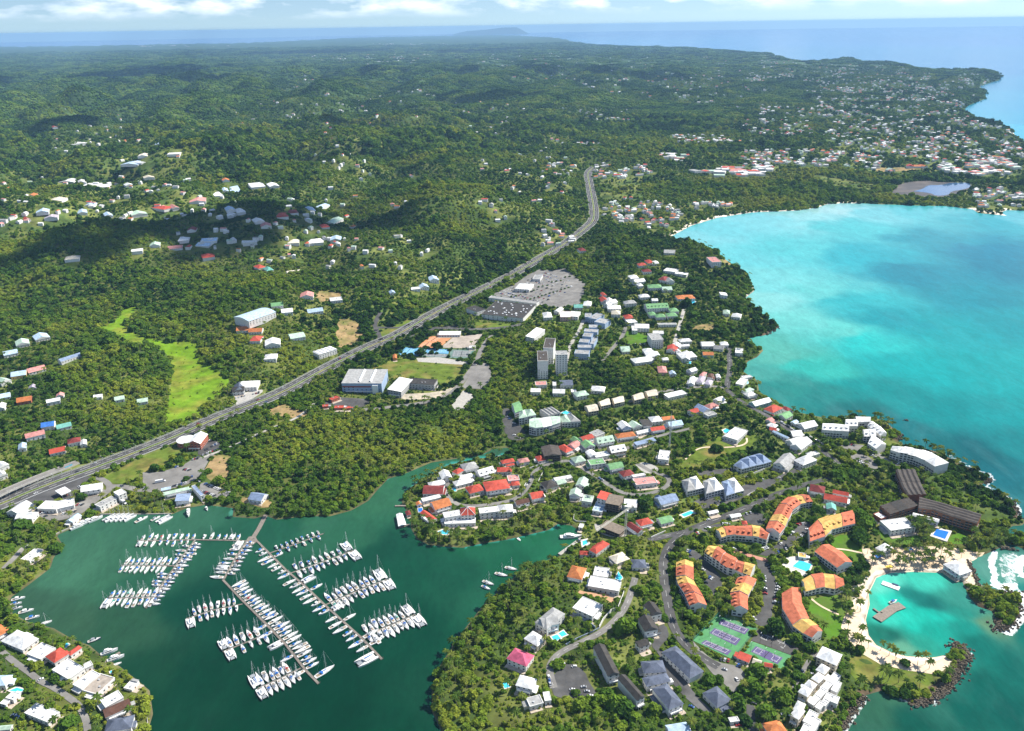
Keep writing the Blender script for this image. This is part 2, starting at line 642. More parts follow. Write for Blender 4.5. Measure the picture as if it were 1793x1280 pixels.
PAL = {'R': ((.50, .085, .055), 'red'), 'r': ((.22, .045, .04), 'dark red'), 'O': ((.58, .20, .07), 'orange'), 'P': ((.60, .27, .24), 'pink'), 'W': ((.80, .80, .78), 'white'),
       'G': ((.20, .40, .18), 'green'), 'g': ((.46, .60, .47), 'pale green'), 'B': ((.24, .31, .44), 'blue-grey'), 'b': ((.48, .62, .76), 'light blue'), 'K': ((.06, .055, .05), 'blackish'),
       'S': ((.12, .14, .19), 'slate'), 'E': ((.36, .36, .35), 'grey'), 'N': ((.13, .065, .045), 'brown'), 'T': ((.36, .31, .26), 'taupe'), 'Y': ((.66, .41, .12), 'yellow'), 'C': ((.70, .63, .50), 'cream'),
       'M': ((.55, .11, .19), 'raspberry pink'), 'A': ((.20, .50, .42), 'teal'), 'U': ((.06, .20, .60), 'blue'), 'V': ((.50, .45, .52), 'mauve'), 'D': ((.085, .072, .062), 'charcoal'), 'L': ((.56, .165, .085), 'salmon')}


def roof_mat(c):
 return mat('roof_' + PAL[c][1].replace(' ', '_').replace('-', '_'), PAL[c][0], 0.75, 0.34, 0.28, 0.15, per=0.16, col2=tuple(q * .74 + .035 for q in PAL[c][0]), cover=.30)


def wall_mat(c='W'):
 k = {'W': (.72, .71, .68), 'Y': (.70, .48, .20), 'C': (.66, .58, .44), 'B': (.35, .45, .6), 'E': (.42, .42, .41), 'P': (.62, .40, .34), 'T': (.40, .33, .27), 'R': (.40, .14, .09), 'A': (.35, .55, .5), 'O': (.55, .25, .1), 'N': (.24, .11, .06)}.get(c, (.72, .71, .68))
 return mat('wall_' + PAL[c][1].replace(' ', '_').replace('-', '_'), k, 0.85, 0.14, 0.45, 0.1, per=0.10)


WINDOW_GLASS = mat('window_glass', (.035, .045, .06), 0.15, 0.3, 0.8, 0.5)
ASPHALT = mat('asphalt', (.088, .086, .084), 0.9, 0.30, 0.11, 0.1, col2=(.14, .135, .13), cover=0.4)
ASPHALT_LIGHT = mat('worn_asphalt', (.21, .20, .185), 0.9, 0.25, 0.09, 0.1, col2=(.28, .265, .24), cover=0.4)
PAINT = mat('road_paint', (.75, .75, .72), 0.7, 0.15, 0.4)
CONCRETE = mat('concrete', (.42, .40, .36), 0.9, 0.22, 0.3)
LAWN = mat('lawn_grass', (.085, .19, .016), 0.95, 0.22, 0.12, 0.05, col2=(.10, .15, .028), cover=0.45)
FIELD = mat('field_grass', (.12, .17, .025), 0.95, 0.40, 0.09, 0.05, col2=(.24, .19, .06), cover=0.42)
BRIGHT_FIELD = mat('meadow_grass', (.15, .27, .014), 0.95, 0.42, 0.07, 0.05, col2=(.23, .25, .035), cover=0.45)
DRY = mat('dry_earth', (.36, .25, .12), 0.95, 0.40, 0.10, 0.05, col2=(.17, .17, .05), cover=0.45)
SAND = mat('sand', (.72, .58, .42), 0.95, 0.16, 0.12, 0.05, col2=(.58, .44, .28), cover=0.42)
WOOD = mat('weathered_timber', (.26, .22, .18), 0.85, 0.25, 0.6)
WHITE_PAINT = mat('white_paint', (.80, .80, .79), 0.45, 0.06, 0.8, 0.4)
METAL = mat('grey_metal', (.45, .46, .47), 0.45, 0.12, 0.8, 0.4)
POOL = mat('pool_water', (.06, .52, .70), 0.08, 0.10, 0.5, 0.5)
POOL_BLUE = mat('deep_pool_water', (.02, .17, .62), 0.08, 0.10, 0.5, 0.5)

# ---------------------------------------------------------------- what grows where: a 2 m raster of the near ground
GX0, GY0, GS, GNX, GNY = -1350.0, 250.0, 2.0, 1550, 1500
BLOCK = np.zeros((GNY, GNX), np.uint8)      # 1: nothing grows, 2: low shrubs only
from mathutils.geometry import delaunay_2d_cdt


def mark(poly, val=1):
 xs = [p[0] for p in poly]
 ys = [p[1] for p in poly]
 i0, i1 = max(0, int((min(xs) - GX0) / GS)), min(GNX, int((max(xs) - GX0) / GS) + 2)
 j0, j1 = max(0, int((min(ys) - GY0) / GS)), min(GNY, int((max(ys) - GY0) / GS) + 2)
 if i0 >= i1 or j0 >= j1:
  return
 X, Y = np.meshgrid(GX0 + (np.arange(i0, i1) + .5) * GS, GY0 + (np.arange(j0, j1) + .5) * GS)
 k = in_poly(X, Y, poly)
 sub = BLOCK[j0:j1, i0:i1]
 if val == 1:
  sub[k] = 1
 else:
  sub[k & (sub == 0)] = val


def blocked(x, y):
 i = ((np.asarray(x) - GX0) / GS).astype(int)
 j = ((np.asarray(y) - GY0) / GS).astype(int)
 ok = (i >= 0) & (i < GNX) & (j >= 0) & (j < GNY)
 r = np.zeros(np.shape(x), np.uint8)
 r[ok] = BLOCK[j[ok], i[ok]]
 return r


def hull_shift(q, back):
 """footprint q stretched towards the camera by `back` metres"""
 cx = sum(p[0] for p in q) / len(q)
 cy_ = sum(p[1] for p in q) / len(q)
 L = math.hypot(cx, cy_)
 sx, sy = -cx / L * back, -cy_ / L * back
 pts = sorted(set([(round(a, 2), round(b, 2)) for a, b in q] + [(round(a + sx, 2), round(b + sy, 2)) for a, b in q]))

 def half(ps):
  h = []
  for p in ps:
   while len(h) > 1 and (h[-1][0] - h[-2][0]) * (p[1] - h[-2][1]) - (h[-1][1] - h[-2][1]) * (p[0] - h[-2][0]) <= 0:
    h.pop()
   h.append(p)
  return h[:-1]
 return half(pts) + half(pts[::-1])


def grow(q, d):
 cx = sum(p[0] for p in q) / len(q)
 cy_ = sum(p[1] for p in q) / len(q)
 o = []
 for a, b in q:
  L = math.hypot(a - cx, b - cy_) + 1e-6
  o.append((a + (a - cx) / L * d, b + (b - cy_) / L * d))
 return o


# ---------------------------------------------------------------- ground and water, sheets that fan out from below the camera
FAN_LAST = []
GRID = []


def ground_z(x, y):
 """height of the ground sheet itself (bilinear between its corners)"""
 an, rs, z = GRID
 a = np.arctan2(x, y)
 r = np.hypot(x, y)
 i = np.clip(np.searchsorted(rs, r) - 1, 0, len(rs) - 2)
 fa = np.clip((a - an[0]) / (an[1] - an[0]), 0, len(an) - 1.001)
 j = fa.astype(int)
 fa = fa - j
 fr = np.clip((r - rs[i]) / (rs[i + 1] - rs[i]), 0, 1)
 return (z[i, j] * (1 - fa) + z[i, j + 1] * fa) * (1 - fr) + (z[i + 1, j] * (1 - fa) + z[i + 1, j + 1] * fa) * fr


def tilted(x, y, f):
 """rotations that turn about the upright and lean with the slope of the ground"""
 s = np.maximum(9.0, np.hypot(x, y) * .012)
 gx = (ground_z(x + s, y) - ground_z(x - s, y)) / (2 * s) * f
 gy = (ground_z(x, y + s) - ground_z(x, y - s)) / (2 * s) * f
 t = RNG.uniform(0, 6.28, len(x))
 lx, ly = gx * np.cos(t) + gy * np.sin(t), gy * np.cos(t) - gx * np.sin(t)
 return np.stack([np.arctan(ly), -np.arctan(lx), t], -1)


def fan(r0_, r1_, ratio_near, r_mid, ratio_far, half, ncol):
 rs = [r0_]
 while rs[-1] < r1_:
  rs.append(rs[-1] * (ratio_near if rs[-1] < r_mid else ratio_far))
 rs = np.array(rs)
 an = np.linspace(-R(half), R(half), ncol)
 A, RR = np.meshgrid(an, rs)
 x, y = (np.sin(A) * RR).ravel(), (np.cos(A) * RR).ravel()
 nr, nc = len(rs), ncol
 i = np.arange(nr * nc).reshape(nr, nc)
 F = np.stack([i[:-1, :-1], i[:-1, 1:], i[1:, 1:], i[1:, :-1]], -1).reshape(-1, 4)
 FAN_LAST[:] = [an, rs]
 return x, y, F


def color_attr(me, name, col):
 a = me.color_attributes.new(name, 'FLOAT_COLOR', 'POINT')
 c = np.ones((len(col), 4), np.float32)
 c[:, :3] = col
 a.data.foreach_set('color', c.ravel())


def float_attr(me, name, val):
 a = me.attributes.new(name, 'FLOAT', 'POINT')
 a.data.foreach_set('value', np.ascontiguousarray(val, np.float32))


SAND_LINES = [zp('0', P('1171 416 1211 395 1257 381 1318 372 1395 369 1428 364 1447 358 1471 356 1500 356')),
              zp('Z5', P('890 400 860 490 760 456 590 450 470 456 400 482 362 560 365 620 345 700 360 782 400 832 480 870 560 890 700 895')), zp('0', P('1704 367 1765 378 1762 368')), zp('0', P('1765 225 1781 241 1793 247')), zp('0', P('1300 520 1310 512 1322 508'))]
ROCK_LINES = [zp('0', P('1472 1290 1491 1250 1514 1218')), zp('0', P('1544 1209 1602 1236 1655 1203 1697 1142 1669 1129')),
              zp('0', P('1712 1062 1744 1082 1763 1104 1786 1055 1763 1036')), zp('0', P('1780 904 1780 887 1755 867 1735 860 1718 848 1735 841 1728 833 1696 820 1671 806 1646 793 1612 783 1572 771 1582 761 1565 751')),
              zp('0', P('1340 556 1366 572 1340 587'))]


def ground_material():
 m = bpy.data.materials.new('ground')
 m.use_nodes = True
 n, l = m.node_tree.nodes, m.node_tree.links
 b = n['Principled BSDF']
 b.inputs['Roughness'].default_value = 0.95
 b.inputs['Specular IOR Level'].default_value = 0.05
 at_ = n.new('ShaderNodeAttribute')
 at_.attribute_name = 'soil'
 geo = n.new('ShaderNodeNewGeometry')
 acc = None
 for sc, lo, hi, det in ((0.045, 0.55, 1.5, 6), (0.006, 0.7, 1.3, 4), (0.0011, 0.75, 1.25, 4)):
  no = n.new('ShaderNodeTexNoise')
  no.inputs['Scale'].default_value = sc
  no.inputs['Detail'].default_value = det
  no.inputs['Roughness'].default_value = 0.65
  l.new(geo.outputs['Position'], no.inputs['Vector'])
  mr = n.new('ShaderNodeMapRange')
  mr.inputs[1].default_value = 0.32
  mr.inputs[2].default_value = 0.68
  mr.inputs[3].default_value = lo
  mr.inputs[4].default_value = hi
  l.new(no.outputs[0], mr.inputs[0])
  if acc is None:
   acc = mr.outputs[0]
  else:
   mu = n.new('ShaderNodeMath')
   mu.operation = 'MULTIPLY'
   l.new(acc, mu.inputs[0])
   l.new(mr.outputs[0], mu.inputs[1])
   acc = mu.outputs[0]
 vm = n.new('ShaderNodeVectorMath')
 vm.operation = 'SCALE'
 l.new(at_.outputs['Color'], vm.inputs[0])
 l.new(acc, vm.inputs['Scale'])
 l.new(vm.outputs[0], b.inputs['Base Color'])
 return m


def build_ground():
 x, y, F = fan(330, 46000, 1.0042, 3200, 1.011, 52, 840)
 sd = coast_sd(x, y)
 z = terrain(x, y)
 GRID[:] = [FAN_LAST[0], FAN_LAST[1], z.reshape(len(FAN_LAST[1]), len(FAN_LAST[0]))]
 me = np_mesh('ground', np.stack([x, y, z], -1), F, [ground_material()], smooth=True)
 r = np.hypot(x, y)
 col = np.empty((len(x), 3))
 col[:] = (.060, .095, .022)
 far = sstep(2500, 6000, r)[:, None]
 col = col * (1 - far) + np.array((.045, .080, .022)) * far
 k = sstep(0.35, 0.65, fbm(x / 40, y / 40, 21, 3))[:, None] * (1 - far)
 col = col * (1 - 0.7 * k) + np.array((.16, .17, .045)) * 0.7 * k
 near = r < 4000
 for lines, c, w in ((SAND_LINES, (.78, .68, .55), 16.0), (ROCK_LINES, (.12, .085, .05), 7.0)):
  for L in lines:
   W = [tuple(map(float, at(u, v))) for u, v in L]
   d = seg_dist(x, y, W)
   t = (1 - sstep(w * 0.7, w, d))[:, None]
   col = col * (1 - t) + np.array(c) * t
 t = ((1 - sstep(1.0, 2.5, np.abs(sd))) * near)[:, None] * 0.7
 col = col * (1 - t) + np.array((.14, .11, .07)) * t
 color_attr(me, 'soil', col)
 o = link('ground', me)
 tag(o, None, 'green land rising inland from the marina and the bay', None, 'structure')
 return o


# colours of the water over its bed, by photograph x, y (the shade of the shallows, sand and weed below)
WCOL = ('60 1050 78 122 100|100 960 100 158 132|110 1000 92 150 125|200 1000 80 138 112|200 1100 62 112 88|130 1090 76 120 96|260 1180 34 98 74|330 1180 12 88 66|300 920 80 140 116|400 960 50 115 92|'
  '330 1260 22 92 70|450 1250 8 84 62|600 1250 8 84 62|700 1260 18 94 72|750 1230 30 102 80|560 1180 8 84 64|430 1100 16 92 72|250 1010 60 122 98|600 1000 28 106 84|620 930 64 132 104|700 1000 28 110 86|720 1100 16 98 76|800 1020 36 116 92|'
  '660 870 74 140 108|700 850 74 144 112|850 795 82 134 106|760 815 74 142 112|880 960 46 128 98|960 945 50 138 104|990 935 54 138 106|900 990 40 128 96|840 1040 46 120 96|560 915 70 134 108|350 1050 20 98 78|660 960 30 108 86|480 930 46 118 94|'
  '1200 412 150 215 218|1260 400 130 212 216|1330 385 150 220 222|1400 378 180 226 224|1460 366 208 232 228|1520 372 140 212 214|1600 372 110 205 208|1700 385 60 180 186|1793 380 120 200 205|1500 400 100 208 208|1640 420 40 172 184|1740 440 24 150 172|1793 470 22 145 165|'
  '1300 450 132 218 220|1400 440 110 214 214|1500 450 60 188 196|1600 480 26 158 174|1700 520 28 165 176|1793 560 36 176 180|1350 500 150 222 220|1330 520 170 226 220|1430 510 130 216 210|1500 530 70 190 192|1560 560 30 176 182|1640 580 30 186 186|'
  '1380 560 140 218 208|1460 580 120 212 200|1520 600 60 204 196|1600 640 14 190 186|1700 650 26 186 182|1793 660 38 190 186|1360 620 110 190 172|1420 640 80 192 176|1330 660 100 178 162|1370 690 62 146 134|1430 700 50 140 132|1500 680 30 170 164|1560 690 22 160 156|'
  '1650 720 16 160 158|1750 730 30 172 170|1600 750 24 130 132|1500 722 40 126 122|1690 790 26 118 122|1793 790 40 150 150|1750 840 44 122 128|1793 880 66 128 130|1640 780 34 124 124|'
  '1540 1020 120 200 176|1570 1015 110 205 180|1640 1015 96 196 170|1530 1055 96 186 160|1560 1050 74 200 172|1600 1050 50 184 160|1625 1040 40 128 116|1650 1055 36 116 106|1690 1045 80 140 122|1650 1080 44 176 154|1600 1080 54 184 160|1560 1085 80 190 166|1545 1110 40 120 100|1570 1120 30 106 90|1610 1100 44 172 150|'
  '1640 1105 40 168 146|1690 1070 56 134 116|1725 1085 118 136 100|1620 1125 60 150 128|1590 1138 110 160 130|1690 1100 40 150 132|1720 1120 26 128 112|1760 1150 20 122 106|1793 1100 26 128 112|1720 1200 16 112 96|1793 1250 12 106 92|1680 1250 16 106 90|1600 1270 24 98 80|1530 1240 74 106 80|1560 1222 90 118 90|1640 1245 60 110 92|'
  '1710 1010 92 150 126|1715 1030 74 138 118|1745 1000 110 160 140|1785 990 120 166 148|1793 1040 60 140 128|1785 928 60 112 96|'
  '1793 240 60 200 224|1793 190 14 176 216|1740 190 10 186 222|1700 195 30 190 220|1760 150 18 160 206|1740 165 14 176 214|1793 120 26 140 200|1680 105 30 138 196|1500 95 34 140 198|1400 95 40 150 205|1300 75 60 140 205|1150 75 70 150 210|1600 70 44 120 190|1793 70 60 125 200|1500 50 60 118 195|200 70 50 110 190|450 66 60 120 190|0 70 50 105 185')
_w = np.array([[float(t) for t in q.split()] for q in WCOL.split('|')])
FOAM = [(zp('I', P('1450 690 1500 620 1600 590 1793 640 1793 1000 1700 1040 1600 1050 1490 1010 1480 900 1455 790')), 0.64),
  (zp('I', P('1720 780 1793 670 1793 900 1740 850')), 1.0), (zp('I', P('1490 1000 1620 1040 1750 1100 1793 1050 1793 900 1600 930')), 0.9),
  (zp('Z8', P('925 335 950 325 990 335 985 352 935 352')), 1.0), (zp('I', P('1700 290 1740 230 1793 210 1793 310')), 1.0), (zp('I', P('1680 130 1720 230 1740 210 1700 140')), 0.8)]
FOAM_LINES = [(zp('I', P('1490 640 1450 720 1462 800 1485 880 1480 930 1500 990')), 3.2, .95), (zp('I', P('1793 690 1735 770 1740 850 1793 890')), 4, 1.0), (zp('I', P('1500 990 1600 1020 1720 1090 1760 1150')), 6, .85), (zp('0', P('1475 1285 1493 1254 1516 1222')), 3, .7), (zp('0', P('1580 1226 1632 1233 1660 1206 1682 1174 1700 1143')), 3.5, .62), (zp('0', P('1748 1102 1766 1108 1784 1086 1790 1056 1786 1038')), 5, .8),
              (zp('0', P('1782 905 1783 886 1758 865 1737 857 1722 846 1740 841 1732 831 1698 817 1673 803 1648 790')), 4, .7), (zp('e', P('520 160 620 163 700 158 850 152')), 60, .6), (zp('e', P('1000 184 1110 186 1215 184')), 30, .7)]


def water_material():
 m = bpy.data.materials.new('sea_water')
 m.use_nodes = True
 n, l = m.node_tree.nodes, m.node_tree.links
 b = n['Principled BSDF']
 b.inputs['IOR'].default_value = 1.333
 b.inputs['Specular IOR Level'].default_value = 0.22
 bed = n.new('ShaderNodeAttribute')
 bed.attribute_name = 'bed'
 foam = n.new('ShaderNodeAttribute')
 foam.attribute_name = 'foam'
 weed = n.new('ShaderNodeAttribute')
 weed.attribute_name = 'weed'
 geo = n.new('ShaderNodeNewGeometry')

 def noise(scale, det=4, dist=0.0, map_=None, rough=0.6):
  no = n.new('ShaderNodeTexNoise')
  no.inputs['Scale'].default_value = scale
  no.inputs['Detail'].default_value = det
  no.inputs['Distortion'].default_value = dist
  no.inputs['Roughness'].default_value = rough
  src = geo.outputs['Position']
  if map_:
   mp = n.new('ShaderNodeMapping')
   mp.inputs['Rotation'].default_value = (0, 0, map_[0])
   mp.inputs['Scale'].default_value = (map_[1], map_[2], 1)
   l.new(src, mp.inputs[0])
   src = mp.outputs[0]
  l.new(src, no.inputs['Vector'])
  return no.outputs[0]

 def rng(src, a, b_, c, d):
  r = n.new('ShaderNodeMapRange')
  for i, q in enumerate((a, b_, c, d)):
   r.inputs[i + 1].default_value = q
  l.new(src, r.inputs[0])
  return r.outputs[0]

 def mul(a, b_, op='MULTIPLY'):
  q = n.new('ShaderNodeMath')
  q.operation = op
  for i, s in enumerate((a, b_)):
   if isinstance(s, float):
    q.inputs[i].default_value = s
   else:
    l.new(s, q.inputs[i])
  return q.outputs[0]
 # beds of weed and drifting sand in the bay (weed attribute), fine ripples everywhere
 big = rng(noise(0.0075, 7, 0.35, (0.55, 1.0, 0.5)), 0.42, 0.66, 0.0, 1.0)
 fine = rng(noise(0.05, 5, 0.6, (0.4, 1.0, 0.5)), 0.3, 0.7, 0.87, 1.11)
 ripple = rng(noise(0.22, 3, 0.0, (1.1, 1.0, 0.5)), 0.3, 0.7, 0.90, 1.08)
 streak = rng(noise(0.010, 7, 2.5, (-0.75, 1.2, 0.45)), 0.50, 0.70, 0.0, 1.0)
 dark = n.new('ShaderNodeMix')
 dark.data_type = 'RGBA'
 l.new(bed.outputs['Color'], dark.inputs[6])
 dk = n.new('ShaderNodeVectorMath')
 dk.operation = 'MULTIPLY'
 dk.inputs[1].default_value = (0.30, 0.66, 0.70)
 l.new(bed.outputs['Color'], dk.inputs[0])
 l.new(dk.outputs[0], dark.inputs[7])
 l.new(mul(mul(big, weed.outputs['Fac']), 0.75), dark.inputs[0])
 lt = n.new('ShaderNodeMix')
 lt.data_type = 'RGBA'
 l.new(dark.outputs[2], lt.inputs[6])
 lt.inputs[7].default_value = (.42, .70, .66, 1)
 l.new(mul(mul(streak, weed.outputs['Fac']), 0.04), lt.inputs[0])
 sc = n.new('ShaderNodeVectorMath')
 sc.operation = 'SCALE'
 l.new(lt.outputs[2], sc.inputs[0])
 l.new(mul(fine, ripple), sc.inputs['Scale'])
 fn = noise(0.16, 8, 0.5, (0.9, 1.0, 0.7), 0.78)
 thr = mul(1.0, foam.outputs['Fac'], 'SUBTRACT')
 fm = n.new('ShaderNodeMapRange')
 l.new(fn, fm.inputs[0])
 l.new(mul(mul(thr, 0.75), 0.18, 'ADD'), fm.inputs[1])
 l.new(mul(mul(thr, 0.75), 0.34, 'ADD'), fm.inputs[2])
 fmask = mul(fm.outputs[0], rng(foam.outputs['Fac'], 0.05, 0.2, 0.0, 1.0))
 fx = n.new('ShaderNodeMix')
 fx.data_type = 'RGBA'
 l.new(fmask, fx.inputs[0])
 l.new(sc.outputs[0], fx.inputs[6])
 fx.inputs[7].default_value = (.82, .84, .84, 1)
 l.new(fx.outputs[2], b.inputs['Base Color'])
 l.new(rng(fmask, 0, 1, 0.16, 0.8), b.inputs['Roughness'])
 bp = n.new('ShaderNodeBump')
 bp.inputs['Strength'].default_value = 0.12
 bp.inputs['Distance'].default_value = 1.2
 l.new(noise(0.16, 4, 0.4, (1.1, 1.0, 0.6)), bp.inputs['Height'])
 l.new(bp.outputs[0], b.inputs['Normal'])
 return m


WATER_GAIN = 0.62


def build_water():
 x, y, F = fan(300, 61000, 1.006, 2600, 1.012, 58, 620)
 u, v = pix(x, y)
 a, l_ = np.arctan2(x, y), np.log(np.hypot(x, y))
 wx, wy = at(_w[:, 0], _w[:, 1])
 wa, wl_ = np.arctan2(wx, wy), np.log(np.hypot(wx, wy))
 lin = np.array([srgb(*q) for q in _w[:, 2:5]]) * WATER_GAIN
 lin[:, 0] *= np.where((_w[:, 2] < 100) & ~in_poly(_w[:, 0], _w[:, 1], grow(MARINA, 4)), .50, .74)
 lin[_w[:, 2] < 41] *= .84
 lin[in_poly(_w[:, 0], _w[:, 1], P('1510 995 1660 990 1735 1060 1740 1110 1640 1145 1510 1130'))] *= 1.3
 lin[in_poly(_w[:, 0], _w[:, 1], grow(MARINA, 4))] *= np.array((.72, .62, .50))
 ja = a + (fbm(x / 60, y / 60, 31, 3) - .5) * 0.05
 jl = l_ + (fbm(x / 60, y / 60, 37, 3) - .5) * 0.05
 # the marina takes its colours from samples in the marina, the sea from samples in the sea
 mar_s = in_poly(_w[:, 0], _w[:, 1], grow(MARINA, 4))
 mar_v = in_poly(u, v, grow(MARINA, 6)) & (np.hypot(x, y) < 1200)
 col = np.empty((len(x), 3))
 for sel, sm in ((mar_v, mar_s), (~mar_v, ~mar_s)):
  idx = np.nonzero(sel)[0]
  for k in range(0, len(idx), 40000):
   q = idx[k:k + 40000]
   w = 1.0 / ((ja[q][:, None] - wa[sm]) ** 2 + (jl[q][:, None] - wl_[sm]) ** 2 + 0.5e-4) ** 2.2
   col[q] = (w @ lin[sm]) / w.sum(1)[:, None]
 me = np_mesh('sea', np.stack([x, y, np.zeros_like(x)], -1), F, [water_material()], smooth=True)
 color_attr(me, 'bed', col)
 fo = np.zeros(len(x))
 for poly, s in FOAM:
  W = [tuple(map(float, at(*p))) for p in poly]
  ins = in_poly(x, y, W)
  d = seg_dist(x, y, W, True)
  fo = np.maximum(fo, np.where(ins, s * sstep(-1, 8, d), 0))
 for line, wd, s in FOAM_LINES:
  W = [tuple(map(float, at(*p))) for p in line]
  d = seg_dist(x, y, W)
  fo = np.maximum(fo, s * (1 - sstep(wd * 0.5, wd * 1.6, d)))
 float_attr(me, 'foam', fo)
 weed = np.where(mar_v, 0.06, 0.6) * (1 - sstep(3500, 9000, np.hypot(x, y)) * 0.7)
 bay = in_poly(u, v, P('1160 420 1450 340 1800 340 1800 900 1560 790 1300 720 1290 500'))
 reef = in_poly(u, v, P('1305 630 1400 655 1480 690 1600 735 1793 800 1793 900 1560 780 1440 735 1340 700'))
 float_attr(me, 'weed', np.where(reef, 1.0, np.where(bay, .38, weed * 0.8)))
 o = link('sea', me)
 tag(o, None, 'green marina water and turquoise bay out to the horizon', None, 'structure')


# ---------------------------------------------------------------- sheets that lie on the ground
def resample(W, step, closed=False):
 out = []
 n = len(W)
 for i in range(n if closed else n - 1):
  a, b = W[i], W[(i + 1) % n]
  L = math.hypot(b[0] - a[0], b[1] - a[1])
  k = max(1, int(L / step))
  for j in range(k):
   t = j / k
   out.append((a[0] + (b[0] - a[0]) * t, a[1] + (b[1] - a[1]) * t))
 if not closed:
  out.append(W[-1])
 return out


def smooth_line(W, it=2):
 for _ in range(it):
  o = [W[0]]
  for a, b in zip(W[:-1], W[1:]):
   o.append((a[0] * .75 + b[0] * .25, a[1] * .75 + b[1] * .25))
   o.append((a[0] * .25 + b[0] * .75, a[1] * .25 + b[1] * .75))
  o.append(W[-1])
  W = o
 return W


def to_ground(uv, up=0.0):
 x, y, z = ground_many(uv, up)
 return list(zip(x.tolist(), y.tolist()))


def drape(name, W, m, lift, step=9.0, smooth=0, grow_block=0.0, block=1):
 """a sheet over the polygon W (places), lying `lift` above the ground"""
 if smooth:
  c = W + [W[0]]
  c = smooth_line(c, smooth)
  W = c[:-1]
 b = resample(W, step, True)
 xs, ys = [p[0] for p in b], [p[1] for p in b]
 gx, gy = np.meshgrid(np.arange(min(xs), max(xs), step), np.arange(min(ys), max(ys), step))
 gx, gy = gx.ravel(), gy.ravel()
 k = in_poly(gx, gy, b)
 gx, gy = gx[k], gy[k]
 d = seg_dist(gx, gy, b, True) if len(gx) else np.zeros(0)
 k = d > step * 0.45
 pts = [Vector(p) for p in b] + [Vector((float(a), float(c))) for a, c in zip(gx[k], gy[k])]
 n = len(b)
 res = delaunay_2d_cdt(pts, [(i, (i + 1) % n) for i in range(n)], [list(range(n))], 1, 1e-4)
 vs, fs = res[0], res[2]
 z = terrain([p.x for p in vs], [p.y for p in vs]) + lift
 me = bpy.data.meshes.new(name)
 me.from_pydata([(p.x, p.y, float(q)) for p, q in zip(vs, z)], [], [tuple(f) for f in fs])
 me.materials.append(m)
 me.update()
 for p in me.polygons:
  if p.normal.z < 0:
   p.flip()
 o = link(name, me)
 if block:
  mark(grow(W, grow_block) if grow_block else W, block)
 return o


def strip(name, W, offs, m, lift, step=6.0, parent=None, dashes=None, clear=0.0):
 """strip along the line W between the sideways offsets offs = (a, b)"""
 L = resample(W, step)
 n = len(L)
 A, B = [], []
 for i in range(n):
  p, q = L[max(0, i - 1)], L[min(n - 1, i + 1)]
  dx, dy = q[0] - p[0], q[1] - p[1]
  k = math.hypot(dx, dy) + 1e-9
  nx, ny = dy / k, -dx / k
  A.append((L[i][0] + nx * offs[0], L[i][1] + ny * offs[0]))
  B.append((L[i][0] + nx * offs[1], L[i][1] + ny * offs[1]))
 M = [((a[0] + b[0]) / 2, (a[1] + b[1]) / 2) for a, b in zip(A, B)]
 z = terrain([p[0] for p in A + M + B], [p[1] for p in A + M + B]) + lift
 V = [(p[0], p[1], float(q)) for p, q in zip(A + M + B, z)]
 F = []
 for i in range(n - 1):
  if dashes and (i // dashes) % 2:
   continue
  F.append((i, n + i, n + i + 1, i + 1))
  F.append((n + i, 2 * n + i, 2 * n + i + 1, n + i + 1))
 me = bpy.data.meshes.new(name)
 me.from_pydata(V, [], F)
 me.materials.append(m)
 me.update()
 for p in me.polygons:
  if p.normal.z < 0:
   p.flip()
 o = link(name, me, parent)
 if clear:
  mark([(a[0], a[1]) for a in offset_line(L, min(offs) - clear)] + [(a[0], a[1]) for a in offset_line(L, max(offs) + clear)][::-1])
 return o


def offset_line(L, d):
 o = []
 n = len(L)
 for i in range(n):
  p, q = L[max(0, i - 1)], L[min(n - 1, i + 1)]
  dx, dy = q[0] - p[0], q[1] - p[1]
  k = math.hypot(dx, dy) + 1e-9
  o.append((L[i][0] + dy / k * d, L[i][1] - dx / k * d))
 return o


build_ground()
build_water()

